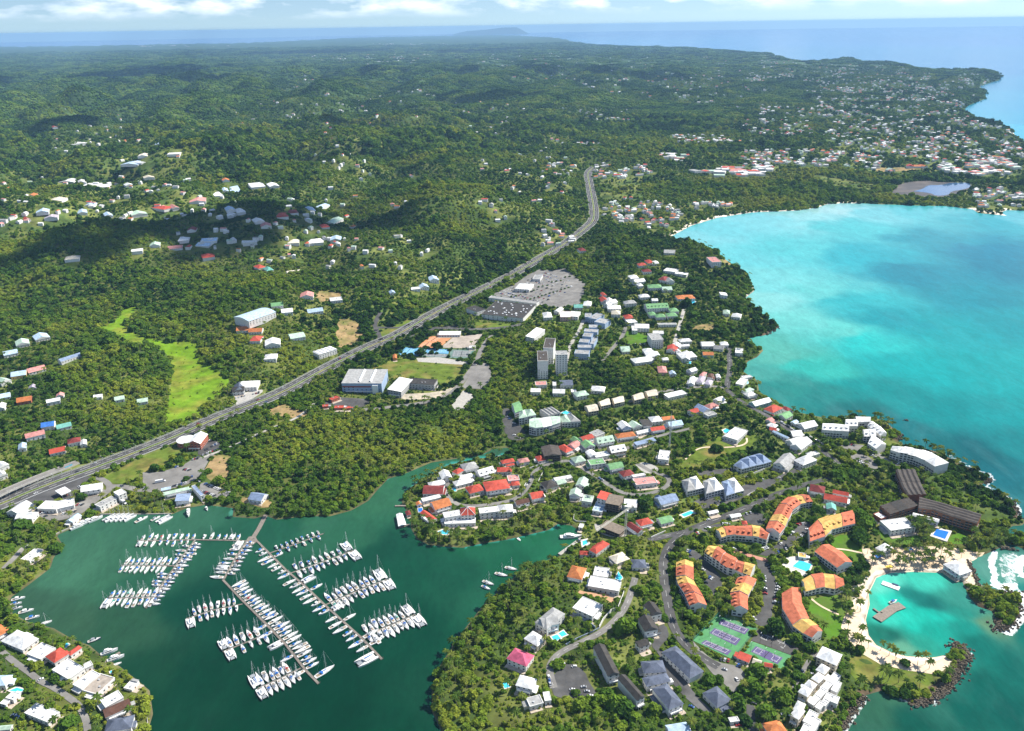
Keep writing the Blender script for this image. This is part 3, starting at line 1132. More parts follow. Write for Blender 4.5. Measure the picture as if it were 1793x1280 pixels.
# fields, lawns, sand, bare earth
for reg, pts, nm, m, lab, sm in [
 ('M', '890 130 800 145 760 200 700 250 610 275 770 335 800 370 990 395 1090 450 1105 600 1075 770 1050 880 1120 900 1280 840 1320 780 1460 640 1470 590 1380 540 1250 450 1275 390 1235 345 1050 365 940 335 830 290 790 245 850 180', 'field', BRIGHT_FIELD, 'bright green marsh meadow between wooded hills above the motorway', 1),
 ('NN', '690 275 800 280 835 350 880 385 740 470 660 445', 'field', DRY, 'dry hillside clearing above the motorway', 1),
 ('NN', '560 95 600 90 740 130 650 170 545 175', 'field', DRY, 'small dry clearing around the pink-roofed house', 1),
 ('Z7', '545 870 640 740 750 700 850 640 1000 630 1100 640 1115 690 1000 760 880 790 800 850 620 890', 'field', FIELD, 'mown meadow on the knoll below the white hilltop villa', 1),
 ('O', '500 645 800 515 830 520 1540 590 1430 790 1250 790 990 735 750 750 600 645', 'field', FIELD, 'worn grass sports ground behind the sports hall', 0),
 ('Z4', '965 470 1050 425 1150 480 1155 580 1085 595 980 520', 'lawn', LAWN, 'small green lawn beside the upper holiday flats', 1),
 ('Z4', '825 830 880 790 1060 770 1060 870 1030 1000 950 1040 920 960', 'lawn', LAWN, 'large green lawn between the holiday flats and the palms', 1),
 ('Z5', '258 900 330 880 420 935 560 965 690 975 700 1030 600 1070 480 1030 380 1040 268 1010', 'lawn', FIELD, 'grass headland behind the lagoon beach', 1),
 ('I', '280 420 470 430 720 460 700 580 480 560 300 520', 'lawn', LAWN, 'hotel garden lawn below the white hotel hall', 1),
 ('I', '1000 500 1080 430 1200 470 1220 540 1100 560 1010 540', 'lawn', LAWN, 'hotel lawn on the far side of the blue pool', 1),
 ('R', '575 960 640 955 800 1010 780 1090 700 1095 570 1090', 'lawn', LAWN, 'green park lawn below the headland houses', 0),
 ('K', '1080 330 1180 290 1330 200 1560 100 1793 40 1793 200 1600 230 1420 370 1250 410 1100 370', 'lawn', FIELD, 'grass verge between the motorway and the marina car park', 1),
 ('L', '0 720 170 650 340 600 420 650 330 720 240 800 120 870 0 880', 'lawn', FIELD, 'grass verge beside the white roadside showroom', 1),
 ('L', '740 700 960 690 900 870 850 1040 700 960 620 900', 'bare_ground', DRY, 'bare sandy ground behind the marina car park', 1),
 ('L', '1310 230 1480 150 1560 210 1740 260 1640 330 1480 290 1330 300', 'bare_ground', DRY, 'bare track beside the motorway woods', 1),
 ('L', '1020 1150 1120 1130 1360 1170 1320 1270 1040 1200', 'bare_ground', DRY, 'dry plot round the blue shed by the gangway', 1),
 ('R', '1250 930 1340 890 1480 880 1520 910 1440 960 1300 960', 'bare_ground', DRY, 'bare orange sand heap on the headland', 1),
 ('R', '1540 240 1590 200 1680 215 1710 260 1640 275 1550 265', 'field', DRY, 'dry terrace on the tip of the headland', 1),
 ('C', '1000 640 1180 640 1300 700 1270 780 1180 720 960 660 900 650 930 620', 'bare_ground', mat('terracotta_ground', (.52, .30, .17), .9, .2, .3), 'terracotta terraces between two white villas', 0),
 ('A', '1590 370 1690 360 1700 420 1600 440', 'lawn', FIELD, 'small dry lawn by the inlet road', 0),
 ('B', '1180 640 1280 960 1220 1000 1260 1150 1380 1100 1300 900', 'lawn', FIELD, 'x', 0),
 ('P', '0 570 10 560 400 560 700 830 480 1140 520 1260 400 1080 600 830', 'lawn', FIELD, 'x', 0),
 ('P', '1180 360 1270 280 1340 290 1280 370 1190 375', 'lawn', LAWN, 'grass island by the supermarket car park', 1),
 ('P', '300 740 700 760 640 800 320 800', 'lawn', FIELD, 'grass verge in front of the supermarket', 0),
 ('O', '640 190 860 160 940 80 1000 130 860 200 640 200', 'lawn', FIELD, 'grass inside the motorway slip road', 0),
 ('O', '640 230 840 210 720 310 640 330', 'lawn', FIELD, 'grass wedge beside the motorway slip road', 0),
 ('e', '930 1012 1000 950 1150 930 1250 940 1460 950 1455 985 1380 1005 1340 1035 1200 1042 1000 1030', 'mud_flat', mat('mud', (.085, .075, .068), .6, .25, .03, col2=(.20, .16, .13), cover=.4), 'grey mud flat behind the far beach', 1),
 ('e', '1090 1000 1150 985 1180 960 1260 962 1330 945 1450 945 1452 975 1400 990 1330 1000 1310 1025 1230 1030 1200 1012', 'pond', mat('pond_water', (.06, .12, .24), .1, .1, .05, .6), 'still blue pond on the far mud flat', 1),
 ('e', '840 850 1150 842 1160 858 1000 872 860 878', 'bare_ground', DRY, 'brown sports field in the far town', 0),
 ('Z8', '870 690 920 640 1040 570 1080 600 1050 690 930 720', 'x', FIELD, 'x', 0),
]:
 if lab == 'x':
  continue
 W = to_ground(zp(reg, P(pts)))
 tag(drape(nm, W, m, 0.34 if nm == 'pond' else 0.14, 8.0, sm, -3.5 if nm == 'field' else 0, 3 if nm in ('field', 'bare_ground') else 1), None, lab, None, 'structure')
W = to_ground(zp('Z5', P('325 330 560 322 760 320 900 340 965 350 940 385 905 400 893 420 905 480 912 520 870 500 860 490 800 472 760 458 590 453 470 458 400 484 360 562 365 622 345 702 360 782 400 832 480 872 560 892 '
                         '700 897 765 895 790 950 700 985 560 965 420 932 330 880 250 800 216 740 230 690 290 620 325 545 372 460 335 400')))
tag(drape('beach', W, SAND, 0.16, 7.0, 0, block=0), None, 'pale sand beach curving round the lagoon', None, 'structure')
BEACH_W = W
mark(W, 1)

# roads
ROADS = []


def road(reg, pts, width, label, m=ASPHALT, name='road', dash=True, clear=1.0):
 W = smooth_line(to_ground(zp(reg, P(pts))), 2)
 o = tag(strip(name, W, (-width / 2, width / 2), m, 0.30, clear=clear), None, label, None, 'structure')
 if dash and width >= 6:
  tag(strip('road_marking', W, (-0.08, 0.08), PAINT, 0.36, 5.0, None, 1), None, 'broken white centre line along the ' + label.split(' ', 1)[1][:44], None, 'structure')
 ROADS.append((W, width, label))
 return W


HWS = smooth_line(HW, 2)
tag(strip('motorway', HWS, (-13.2, -1.8), ASPHALT, 0.30, clear=3), None, 'grey motorway carriageway on the landward side', None, 'structure')
tag(strip('motorway', HWS, (1.8, 13.2), ASPHALT, 0.30, clear=3), None, 'grey motorway carriageway on the marina side', None, 'structure')
tag(strip('motorway_verge', HWS, (-1.8, 1.8), FIELD, 0.28), None, 'grass strip between the two motorway carriageways', None, 'structure')
for a, nm in ((-12.5, 'outer line of the landward carriageway'), (-2.4, 'inner line of the landward carriageway'), (2.4, 'inner line of the marina-side carriageway'), (12.5, 'outer line of the marina-side carriageway')):
 tag(strip('road_marking', HWS, (a - .18, a + .18), PAINT, 0.37), None, 'solid white ' + nm, None, 'structure')
for a, nm in ((-7.4, 'landward'), (7.4, 'marina-side')):
 tag(strip('road_marking', HWS, (a - .18, a + .18), PAINT, 0.37, 6.0, None, 1), None, 'broken white lane line of the ' + nm + ' carriageway', None, 'structure')
for a, nm in ((-16.3, 'landward side'), (16.3, 'marina side')):
 pass
road('0', '1367 863 1330 880 1290 897 1240 915 1199 932 1172 954 1161 980 1162 1010 1168 1050 1177 1092 1189 1115 1206 1135 1230 1152 1258 1168', 8.5, 'the curving road past the orange holiday flats')
road('0', '1136 946 1160 940 1199 932', 7, 'the short side road to the inlet')
road('0', '1367 863 1410 848 1452 838', 7, 'the road up behind the holiday flats', dash=False)
road('0', '1112 1012 1106 1035 1097 1060 1085 1078 1058 1105 1018 1125 981 1142 964 1160 962 1180 970 1205', 6, 'the lane between the villas on the southern shore', ASPHALT_LIGHT)
road('A', '1720 290 1600 320 1480 380 1450 430 1430 500 1390 570 1340 630 1250 690 1120 720 1000 740 850 755 700 750 610 710 550 650 530 580 545 540 575 505', 5.5, 'the loop lane on the wooded peninsula', ASPHALT_LIGHT)
road('0', '975 809 1000 806 1034 829 1050 838 1072 854 1091 864 1120 867 1141 864 1166 854 1174 842 1165 832 1144 828 1130 820 1116 812', 5.5, 'the winding lane through the hillside houses', ASPHALT_LIGHT)
road('0', '1276 610 1279 650 1271 680 1283 693 1314 713 1351 733 1389 758 1425 778 1452 798 1470 815', 8, 'the shore road lined with parked cars')
road('0', '1271 680 1250 676 1213 678 1155 686 1130 695 1100 704', 6, 'the lane below the tall dark trees', ASPHALT_LIGHT)
road('0', '1210 750 1157 762 1096 784 1075 800', 5.5, 'the lane behind the small coloured houses', ASPHALT_LIGHT)
road('0', '1096 572 1091 587 1078 604 1067 616 1056 632', 6, 'the lane climbing past the park lawn', ASPHALT_LIGHT, dash=False)
road('0', '1198 541 1191 565 1184 590 1181 600', 6, 'the pale stepped lane down the headland', CONCRETE, dash=False)
road('0', '1022 560 1015 578 1003 596 996 612 990 640', 6, 'the lane beside the three tower blocks', CONCRETE, dash=False)
road('O', '1793 280 1690 420 1640 560 1545 700 1440 830 1330 920 1100 990 850 1020 600 1050 460 1062', 8, 'the road round the sports ground', ASPHALT_LIGHT, dash=False)
road('P', '-350 790 -200 800 0 805 200 815 400 815 600 800 740 780 820 755', 9, 'the road in front of the supermarket')
road('O', '640 40 600 110 570 170 600 240 640 330', 8, 'the slip road joining the motorway from the woods', dash=False)
road('O', '570 200 700 200 850 205 930 160', 7, 'the slip road under the wooded hill', dash=False)
road('O', '820 350 950 300 1100 240 1250 200 1450 190', 7, 'the slip road towards the supermarket', dash=False)
road('K', '1000 330 1100 370 1160 430 1120 500 950 600', 7, 'the marina entrance road', ASPHALT_LIGHT, dash=False)
road('K', '1160 430 1300 430 1500 480 1793 450 2000 350 2150 250', 8, 'the road through the marina car park', ASPHALT_LIGHT, dash=False)
road('L', '0 1070 200 1010 400 1010 520 960 600 860 660 740 720 690', 9, 'the car park road behind the blue-roofed hall', ASPHALT_LIGHT, dash=False)
road('L', '640 720 860 640 1020 570 1200 480 1440 380 1640 300 1793 160', 4, 'the pale track through the mangrove wood', CONCRETE, dash=False)
road('J', '0 430 150 560 300 660 420 760 560 820 720 930 830 1010 900 1150 920 1290', 5, 'the lane behind the quayside villas', ASPHALT_LIGHT, dash=False)
road('K', '40 1290 150 1180 240 1080 270 1040', 5, 'the lane on the western shore', ASPHALT_LIGHT, dash=False)
road('Z8', '550 560 620 530 720 560 850 660', 7, 'the road to the white shore flats', ASPHALT_LIGHT, dash=False)
road('d', '622 90 618 140 625 190 600 260', 14, 'the straight far road through the woods', ASPHALT_LIGHT, dash=False, clear=4)
road('D', '1520 440 1600 560 1700 700 1793 850', 5, 'the drive between the slate-roofed blocks', ASPHALT, dash=False)
LOTS = {}
for key, reg, pts, m, lab in [
 ('marina', 'L', '0 880 140 880 250 860 430 800 560 720 640 720 600 860 520 960 300 1040 0 1080', ASPHALT_LIGHT, 'car park between the marina and the motorway'),
 ('showroom', 'L', '620 580 760 540 830 600 640 710 560 690', ASPHALT, 'small car park beside the white roadside showroom'),
 ('east_marina', 'L', '600 1000 660 980 920 1090 920 1130 640 1160 590 1120', ASPHALT_LIGHT, 'car park beside the blue-roofed wedge building'),
 ('station', 'K', '330 660 540 700 640 700 880 560 880 470 1000 440 1150 480 980 620 820 740 560 800 400 740', ASPHALT_LIGHT, 'forecourt of the white marina sheds'),
 ('fuel', 'K', '60 620 300 560 560 430 820 330 1000 320 860 400 840 480 700 570 420 620 140 640', ASPHALT, 'dark forecourt beside the motorway fuel canopy'),
 ('south', 'D', '460 650 580 560 740 650 790 780 880 900 880 950 660 940 430 930 395 850 390 720', ASPHALT, 'car park of the dark-roofed apartment blocks'),
 ('dark', 'D', '1490 190 1590 160 1630 300 1540 380 1500 460 1430 380 1490 300', ASPHALT, 'small car park behind the dark-roofed villas'),
 ('slate', 'Z3', '910 890 1000 960 1100 1100 1190 1180 1150 1200 1000 1070 900 920', ASPHALT, 'car park between the slate-roofed blocks'),
 ('condo_a', 'E', '370 600 470 620 640 790 740 900 740 1060 650 1110 560 1010 580 880 480 780 380 680', ASPHALT, 'curving car park between the western holiday flats'),
 ('condo_b', 'E', '1080 720 1180 700 1290 880 1340 1040 1290 1190 1240 1279 1130 1279 1180 1140 1170 900', ASPHALT, 'long car park between the holiday flats and the pool'),
 ('condo_c', 'E', '1120 660 1330 560 1480 440 1560 320 1640 300 1680 380 1600 480 1440 600 1240 690', ASPHALT, 'sloping car park between the upper holiday flats'),
 ('condo_d', 'E', '950 250 1080 220 1180 240 1220 300 1130 370 1000 330', ASPHALT, 'round car park above the holiday flats'),
 ('condo_e', 'E', '520 400 640 350 760 340 680 410 560 430', ASPHALT, 'small car park at the gate of the holiday flats'),
 ('condo_f', 'Z4', '560 860 640 830 650 900 600 960 530 920', ASPHALT, 'turning circle beside the tennis courts'),
 ('tennis', 'G', '80 340 200 470 330 560 560 600 640 700 560 780 520 900 470 850 380 760 250 650 100 420', ASPHALT_LIGHT, 'car park beside the tennis courts'),
 ('tennis_lower', 'G', '640 1000 740 1020 720 1150 800 1280 640 1280 640 1150', ASPHALT, 'dark drive under the spreading trees'),
 ('white', 'G', '1380 420 1400 500 1310 560 1200 760 1130 850 1110 810 1190 680 1290 500', ASPHALT_LIGHT, 'drive beside the white terraced houses'),
 ('pyramid', 'Z7', '650 1110 870 1020 1040 990 1290 920 1400 850 1440 880 1300 960 1000 1090 800 1150 700 1160', ASPHALT, 'car park below the three pyramid-roofed blocks'),
 ('pyramid_top', 'Z7', '620 920 760 890 930 880 900 930 760 930', ASPHALT, 'upper car park behind the pyramid-roofed blocks'),
 ('shore', 'H', '530 470 620 440 740 480 830 590 820 650 780 640 680 560 560 510', ASPHALT_LIGHT, 'oval car park behind the white shore flats'),
 ('shore_top', 'H', '400 360 640 340 720 400 600 420 420 400', ASPHALT_LIGHT, 'car park of the white dormered flats'),
 ('hotel', 'H', '860 460 960 520 1080 590 1000 610 920 560 840 480', ASPHALT, 'drive in front of the long white hotel'),
 ('green_hotel', 'Q', '120 690 200 690 210 800 340 900 380 1000 200 1040 120 900', ASPHALT, 'car park of the pale green hotel'),
 ('supermarket', 'P', '520 440 700 360 860 250 980 190 1120 200 1290 170 1330 250 1480 350 1450 470 1400 560 1180 590 1000 560 480 470', ASPHALT_LIGHT, 'large full car park behind the supermarket'),
 ('sports', 'O', '1640 600 1740 560 1793 640 1793 750 1700 845 1480 835', ASPHALT_LIGHT, 'empty grey lot beside the sports ground'),
 ('sports_low', 'O', '1500 860 1620 900 1560 1070 1340 1060', CONCRETE, 'pale dusty lot below the sports ground'),
 ('hall', 'O', '50 980 190 930 520 950 500 1030 330 1040 60 1010', ASPHALT, 'striped car park in front of the sports hall'),
 ('hall_apron', 'O', '840 900 1240 880 1460 800 1440 840 1300 930 1000 960 840 950', mat('paving_slabs', (.55, .47, .34), .9, .25, .25, col2=(.40, .36, .28)), 'checkered paved forecourt of the sports centre'),
 ('junk', 'NN', '40 760 210 720 220 740 140 790 50 840', CONCRETE, 'scrap yard beside the motorway'),
 ('crane', 'B', '600 1180 760 1190 900 1250 1000 1300 800 1330 620 1260', CONCRETE, 'building site ground below the crane'),
 ('villa_top', 'B', '1030 560 1120 530 1220 560 1300 620 1180 660 1110 640', CONCRETE, 'paved yard below the lattice mast'),
]:
 W = to_ground(zp(reg, P(pts)))
 LOTS[key] = W
 nm = 'parking_lot' if 'car park' in lab else ('paved_yard_path' if 'yard' in lab else 'pavement')
 nm = {'paved_yard_path': 'pavement'}.get(nm, nm)
 tag(drape(nm, W, m, 0.22, 7.0, 0 if key in ('supermarket', 'hall', 'sports') else 1, grow_block=1.0), None, lab, None, 'structure')

# ---------------------------------------------------------------- buildings
def mk_window(w, h):
 b = MB()
 b.box((0, -0.04, 0), (w, 0.10, h), 0)
 b.box((0, -0.07, -h / 2 - 0.06), (w + 0.3, 0.2, 0.1), 1)
 return b.mesh('window', [WINDOW_GLASS, WHITE_PAINT])


WIN = mk_window(1.5, 1.3)
WIN_WIDE = mk_window(2.6, 1.7)
_d = MB()
_d.box((0, -0.05, 1.05), (1.1, 0.12, 2.1))
DOOR = _d.mesh('door', mat('door_wood', (.16, .09, .05), .6, .2, .8))
_v = MB()
_v.box((0, 0, .35), (1.3, 1.0, .7))
_v.box((0, 0, .78), (1.6, 1.3, .12))
VENT = _v.mesh('roof_vent', METAL)
HOUSE_AREAS = []


def roof_parts(q, h, t, rise, m_roof, m_wall, over=0.7):
 """roof over the eave quad q (local places, front-left, front-right, back-right, back-left) at height h"""
 c = ((q[0][0] + q[1][0] + q[2][0] + q[3][0]) / 4, (q[0][1] + q[1][1] + q[2][1] + q[3][1]) / 4)
 o = grow(q, over)
 e1 = math.hypot(o[1][0] - o[0][0], o[1][1] - o[0][1])
 e2 = math.hypot(o[2][0] - o[1][0], o[2][1] - o[1][1])
 if e2 > e1:
  o = o[1:] + o[:1]
  q = q[1:] + q[:1]
  e1, e2 = e2, e1
 b = MB()

 def mid(a, b_, f=.5):
  return (a[0] + (b_[0] - a[0]) * f, a[1] + (b_[1] - a[1]) * f)
 ml, mr = mid(o[0], o[3]), mid(o[1], o[2])
 z0, z1 = h - 0.02, h + rise
 low = [(p[0], p[1], z0) for p in o]
 if t in 'hpgdsb':
  for i in range(4):
   j = (i + 1) % 4
   b.face([(o[i][0], o[i][1], h - 0.3), (o[j][0], o[j][1], h - 0.3), low[j], low[i]], 1)
  b.face([(p[0], p[1], h - 0.3) for p in o[::-1]], 1)
 if t in 'hp':
  f = min(0.5, 0.5 * e2 / e1) if t == 'h' else 0.5
  r0_, r1_ = mid(ml, mr, f), mid(ml, mr, 1 - f)
  a, c_ = (*r0_, z1), (*r1_, z1)
  if f > 0.47:
   a = c_ = (*mid(ml, mr), z1)
   for i in range(4):
    b.face([low[i], low[(i + 1) % 4], a])
  else:
   b.face([low[0], low[1], c_, a])
   b.face([low[1], low[2], c_])
   b.face([low[2], low[3], a, c_])
   b.face([low[3], low[0], a])
 elif t in 'gd':
  a, c_ = (*ml, z1), (*mr, z1)
  b.face([low[0], low[1], c_, a])
  b.face([low[2], low[3], a, c_])
  b.face([low[1], low[2], c_], 1)
  b.face([low[3], low[0], a], 1)
 elif t == 'b':
  k = 6
  pa = []
  for i in range(k + 1):
   f = i / k
   zz = z0 + rise * math.sin(math.pi * f)
   pa.append(((*mid(o[0], o[3], f), zz), (*mid(o[1], o[2], f), zz)))
  for i in range(k):
   b.face([pa[i][0], pa[i][1], pa[i + 1][1], pa[i + 1][0]])
  b.face([p[0] for p in pa][::-1], 1)
  b.face([p[1] for p in pa], 1)
 elif t == 's':
  k = max(4, int(e1 / 6))
  for i in range(k):
   f0_, f1_ = i / k, (i + 1) / k
   fm = f0_ * .65 + f1_ * .35
   for fa, fb, za, zb, mi in ((f0_, fm, z0, z0 + rise, 0), (fm, f1_, z0 + rise, z0, 0)):
    A, B = mid(o[0], o[1], fa), mid(o[0], o[1], fb)
    C, D = mid(o[3], o[2], fb), mid(o[3], o[2], fa)
    b.face([(*A, za), (*B, zb), (*C, zb), (*D, za)], mi)
  for u_, v_ in ((o[0], o[1]), (o[3], o[2])):
   for i in range(k):
    f0_, f1_ = i / k, (i + 1) / k
    fm = f0_ * .65 + f1_ * .35
    b.face([(*mid(u_, v_, f0_), z0), (*mid(u_, v_, f1_), z0), (*mid(u_, v_, fm), z0 + rise)], 1)
 elif t == 'm':
  zz = [h, h, h + rise, h + rise]
  lo = [(p[0], p[1], h - .4 if i < 2 else h + rise - .4) for i, p in enumerate(o)]
  hi = [(p[0], p[1], zz[i]) for i, p in enumerate(o)]
  b.face(hi)
  for i in range(4):
   j = (i + 1) % 4
   b.face([lo[i], lo[j], hi[j], hi[i]], 1)
  b.face(lo[::-1], 1)
 else:   # flat, with a parapet
  o = grow(q, 0.35)
  n_ = grow(q, -0.35)
  zt = h + 0.55
  for i in range(4):
   j = (i + 1) % 4
   b.face([(*o[i], h - .25), (*o[j], h - .25), (*o[j], zt), (*o[i], zt)], 1)
   b.face([(*o[i], zt), (*o[j], zt), (*n_[j], zt), (*n_[i], zt)], 1)
   b.face([(*n_[j], h + .12), (*n_[i], h + .12), (*n_[i], zt), (*n_[j], zt)], 1)
  b.face([(*p, h + .12) for p in n_])
  b.face([(*p, h - .25) for p in o[::-1]], 1)
 return b, q, (ml, mr, e1, e2)


def facade_windows(root, q, h, z0, faces, per, cap, kind=None):
 """windows as parts on the chosen sides of the quad q (0 is the front)"""
 c = (sum(p[0] for p in q) / 4, sum(p[1] for p in q) / 4)
 n = 0
 st = max(1, int((h + .4) / 3.0))
 for fi in faces:
  a, b = q[fi], q[(fi + 1) % 4]
  L = math.hypot(b[0] - a[0], b[1] - a[1])
  k = min(max(1, int(L / per)), 9)
  ang = math.atan2(b[1] - a[1], b[0] - a[0])
  nx, ny = math.sin(ang), -math.cos(ang)
  if (nx * ((a[0] + b[0]) / 2 - c[0]) + ny * ((a[1] + b[1]) / 2 - c[1])) < 0:
   ang += math.pi
  for s in range(st):
   for i in range(k):
    if n >= cap:
     return n
    f = (i + .5) / k
    zz = 1.75 + s * 3.0
    if fi == faces[0] and s == 0 and i == k // 2 and kind is None:
     link('door', DOOR, root, (a[0] + (b[0] - a[0]) * f, a[1] + (b[1] - a[1]) * f, max(0.0, z0)), ang)
     continue
    link('window', WIN_WIDE if kind == 'wide' else WIN, root, (a[0] + (b[0] - a[0]) * f, a[1] + (b[1] - a[1]) * f, zz), ang)
    n += 1
 return n


def order_quad(q):
 """start the quad at the side that faces the camera most"""
 best, bi = -9, 0
 cx = sum(p[0] for p in q) / 4
 cy_ = sum(p[1] for p in q) / 4
 for i in range(4):
  mx, my = (q[i][0] + q[(i + 1) % 4][0]) / 2 - cx, (q[i][1] + q[(i + 1) % 4][1]) / 2 - cy_
  L = math.hypot(mx, my) + 1e-9
  d = -(mx * cx + my * cy_) / L
  if d > best:
   best, bi = d, i
 return q[bi:] + q[:bi]


RISE = {'h': .30, 'g': .30, 'd': .36, 'p': .42, 'b': .22, 's': .10, 'm': .12, 'f': 0}
LOOK = {'h': 'hip-roofed', 'g': 'gable-roofed', 'd': 'dormer-roofed', 'p': 'pyramid-roofed', 'b': 'curved-roof', 's': 'ridged-roof', 'm': 'sloping-roof', 'f': 'flat-roofed'}


def building(q, gz, h, t, rc, wc, name, cat, group, detail=2, win_cap=10, rise=None):
 """q: footprint in places; a thing with walls, roof, windows ..."""
 a2 = sum(q[i][0] * q[(i + 1) % 4][1] - q[(i + 1) % 4][0] * q[i][1] for i in range(4))
 if a2 < 0:
  q = q[::-1]
 q = order_quad(q)
 cx, cy_ = sum(p[0] for p in q) / 4, sum(p[1] for p in q) / 4
 root = thing(name, (cx, cy_, gz), 0, cat, group)
 L = [(p[0] - cx, p[1] - cy_) for p in q]
 short = min(math.hypot(L[1][0] - L[0][0], L[1][1] - L[0][1]), math.hypot(L[2][0] - L[1][0], L[2][1] - L[1][1]))
 w = MB()
 w.prism(L, -4.0, h - 0.15)
 w.build('wall', wall_mat(wc), root)
 b, qq, (ml, mr, e1, e2) = roof_parts(L, h, t, (rise if rise else RISE[t] * min(short, 14)), None, None)
 trim = wall_mat(wc) if rc not in 'K' else mat('dark_trim', (.16, .15, .14), .8, .15, .5)
 ro = b.build('roof', [roof_mat(rc), trim], root)
 if detail >= 1:
  facade_windows(root, L, h, 0, (0, 1, 3) if detail > 1 else (0,), 4.2 if h < 9 else 3.6, win_cap)
 if detail >= 1 and t == 'f' and short > 6:
  for k in range(2 if short > 9 else 1):
   f, g = random.uniform(.25, .75), random.uniform(.25, .75)
   px = L[0][0] + (L[1][0] - L[0][0]) * f + (L[3][0] - L[0][0]) * g
   py = L[0][1] + (L[1][1] - L[0][1]) * f + (L[3][1] - L[0][1]) * g
   link('roof_vent', VENT, ro, (px, py, h + .1), random.uniform(0, 3))
 if t == 'd':
  o = qq
  n = max(2, int(e1 / 6))
  nx, ny = o[0][0] - o[3][0], o[0][1] - o[3][1]
  k = math.hypot(nx, ny) + 1e-9
  nx, ny = nx / k, ny / k
  if nx * cx + ny * cy_ > 0:
   nx, ny = -nx, -ny
  ang = math.atan2(ny, nx) + math.pi / 2
  d = MB()
  s, dp, hh = 1.1, 2.0, 1.5
  d.face([(-s, -dp / 2, 0), (s, -dp / 2, 0), (s, -dp / 2, hh * .5), (0, -dp / 2, hh), (-s, -dp / 2, hh * .5)], 1)
  d.face([(-s - .2, -dp / 2 - .2, hh * .45), (0, -dp / 2 - .2, hh + .1), (0, dp, hh + .1), (-s - .2, dp, hh * .45)], 0)
  d.face([(0, -dp / 2 - .2, hh + .1), (s + .2, -dp / 2 - .2, hh * .45), (s + .2, dp, hh * .45), (0, dp, hh + .1)], 0)
  d.face([(-s, -dp / 2, 0), (-s, dp, 0), (-s, dp, hh * .5), (-s, -dp / 2, hh * .5)][::-1], 0)
  d.face([(s, -dp / 2, 0), (s, dp, 0), (s, dp, hh * .5), (s, -dp / 2, hh * .5)], 0)
  me = d.mesh('dormer', [roof_mat(rc), WINDOW_GLASS])
  rs = RISE[t] * min(short, 14) if not rise else rise
  for i in range(n):
   f = (i + .5) / n
   px, py = ml[0] + (mr[0] - ml[0]) * f + nx * e2 * .27, ml[1] + (mr[1] - ml[1]) * f + ny * e2 * .27
   link('dormer', me, ro, (px, py, h + rs * .36), ang)
 if detail > 1 and h >= 5 and t != 'f' and random.random() < .6:
  a_, b_ = L[0], L[1]
  ang = math.atan2(b_[1] - a_[1], b_[0] - a_[0])
  Lf = math.hypot(b_[0] - a_[0], b_[1] - a_[1])
  v = MB()
  v.box((0, -1.1, 2.85), (Lf * .8, 2.2, .18))
  v.box((0, -2.1, 3.4), (Lf * .8, .08, .9))
  for i in range(4):
   v.box(((i / 3 - .5) * Lf * .76, -2.0, 1.0), (.22, .22, 3.8))
  v.build('balcony', WHITE_PAINT, root, ((a_[0] + b_[0]) / 2, (a_[1] + b_[1]) / 2, 0), ang)
 if detail > 1 and short > 6 and h < 9:
  k = random.choice((1, 3))
  a_, b_ = L[k], L[(k + 1) % 4]
  ex, ey = b_[0] - a_[0], b_[1] - a_[1]
  Le = math.hypot(ex, ey)
  nx, ny = ey / Le, -ex / Le
  if nx * (a_[0] + b_[0]) + ny * (a_[1] + b_[1]) < 0:
   nx, ny = -nx, -ny
  f0_, f1_ = sorted((random.uniform(.05, .4), random.uniform(.6, .95)))
  dp = random.uniform(2.2, 4.0)
  p0, p1 = (a_[0] + ex * f0_, a_[1] + ey * f0_), (a_[0] + ex * f1_, a_[1] + ey * f1_)
  po = [p0, p1, (p1[0] + nx * dp, p1[1] + ny * dp), (p0[0] + nx * dp, p0[1] + ny * dp)]
  w = MB()
  w.prism(po, -3.0, 2.5)
  an = w.build('annex', wall_mat(random.choice('WWC')), root)
  w = MB()
  w.prism(grow(po, .4), [2.9, 2.9, 2.45, 2.45], [3.1, 3.1, 2.65, 2.65])
  w.build('annex_roof', roof_mat(random.choice((rc, 'W', 'E', rc))), an)
 if detail > 1 and h < 9:
  a_, b_ = L[0], L[1]
  ex, ey = b_[0] - a_[0], b_[1] - a_[1]
  Le = math.hypot(ex, ey)
  nx, ny = ey / Le, -ex / Le
  dp = random.uniform(2.5, 5)
  w = MB()
  po = [(a_[0] - ex * .04, a_[1] - ey * .04), (b_[0] + ex * .08, b_[1] + ey * .08), (b_[0] + ex * .08 + nx * dp, b_[1] + ey * .08 + ny * dp), (a_[0] - ex * .04 + nx * dp, a_[1] - ey * .04 + ny * dp)]
  w.prism(po, -3, .22)
  w.build('patio', mat('patio_tiles', (.50, .42, .33), .9, .3, .4), root)
 dist = math.hypot(cx, cy_)
 mark(grow(q, 1.6), 1)
 mark(hull_shift(q, max(0, (7.0 if dist < 1300 else 4.5) * dist / CAMZ - 3)), 2)
 HOUSE_AREAS.append((cx, cy_, max(short, 8)))
 return root


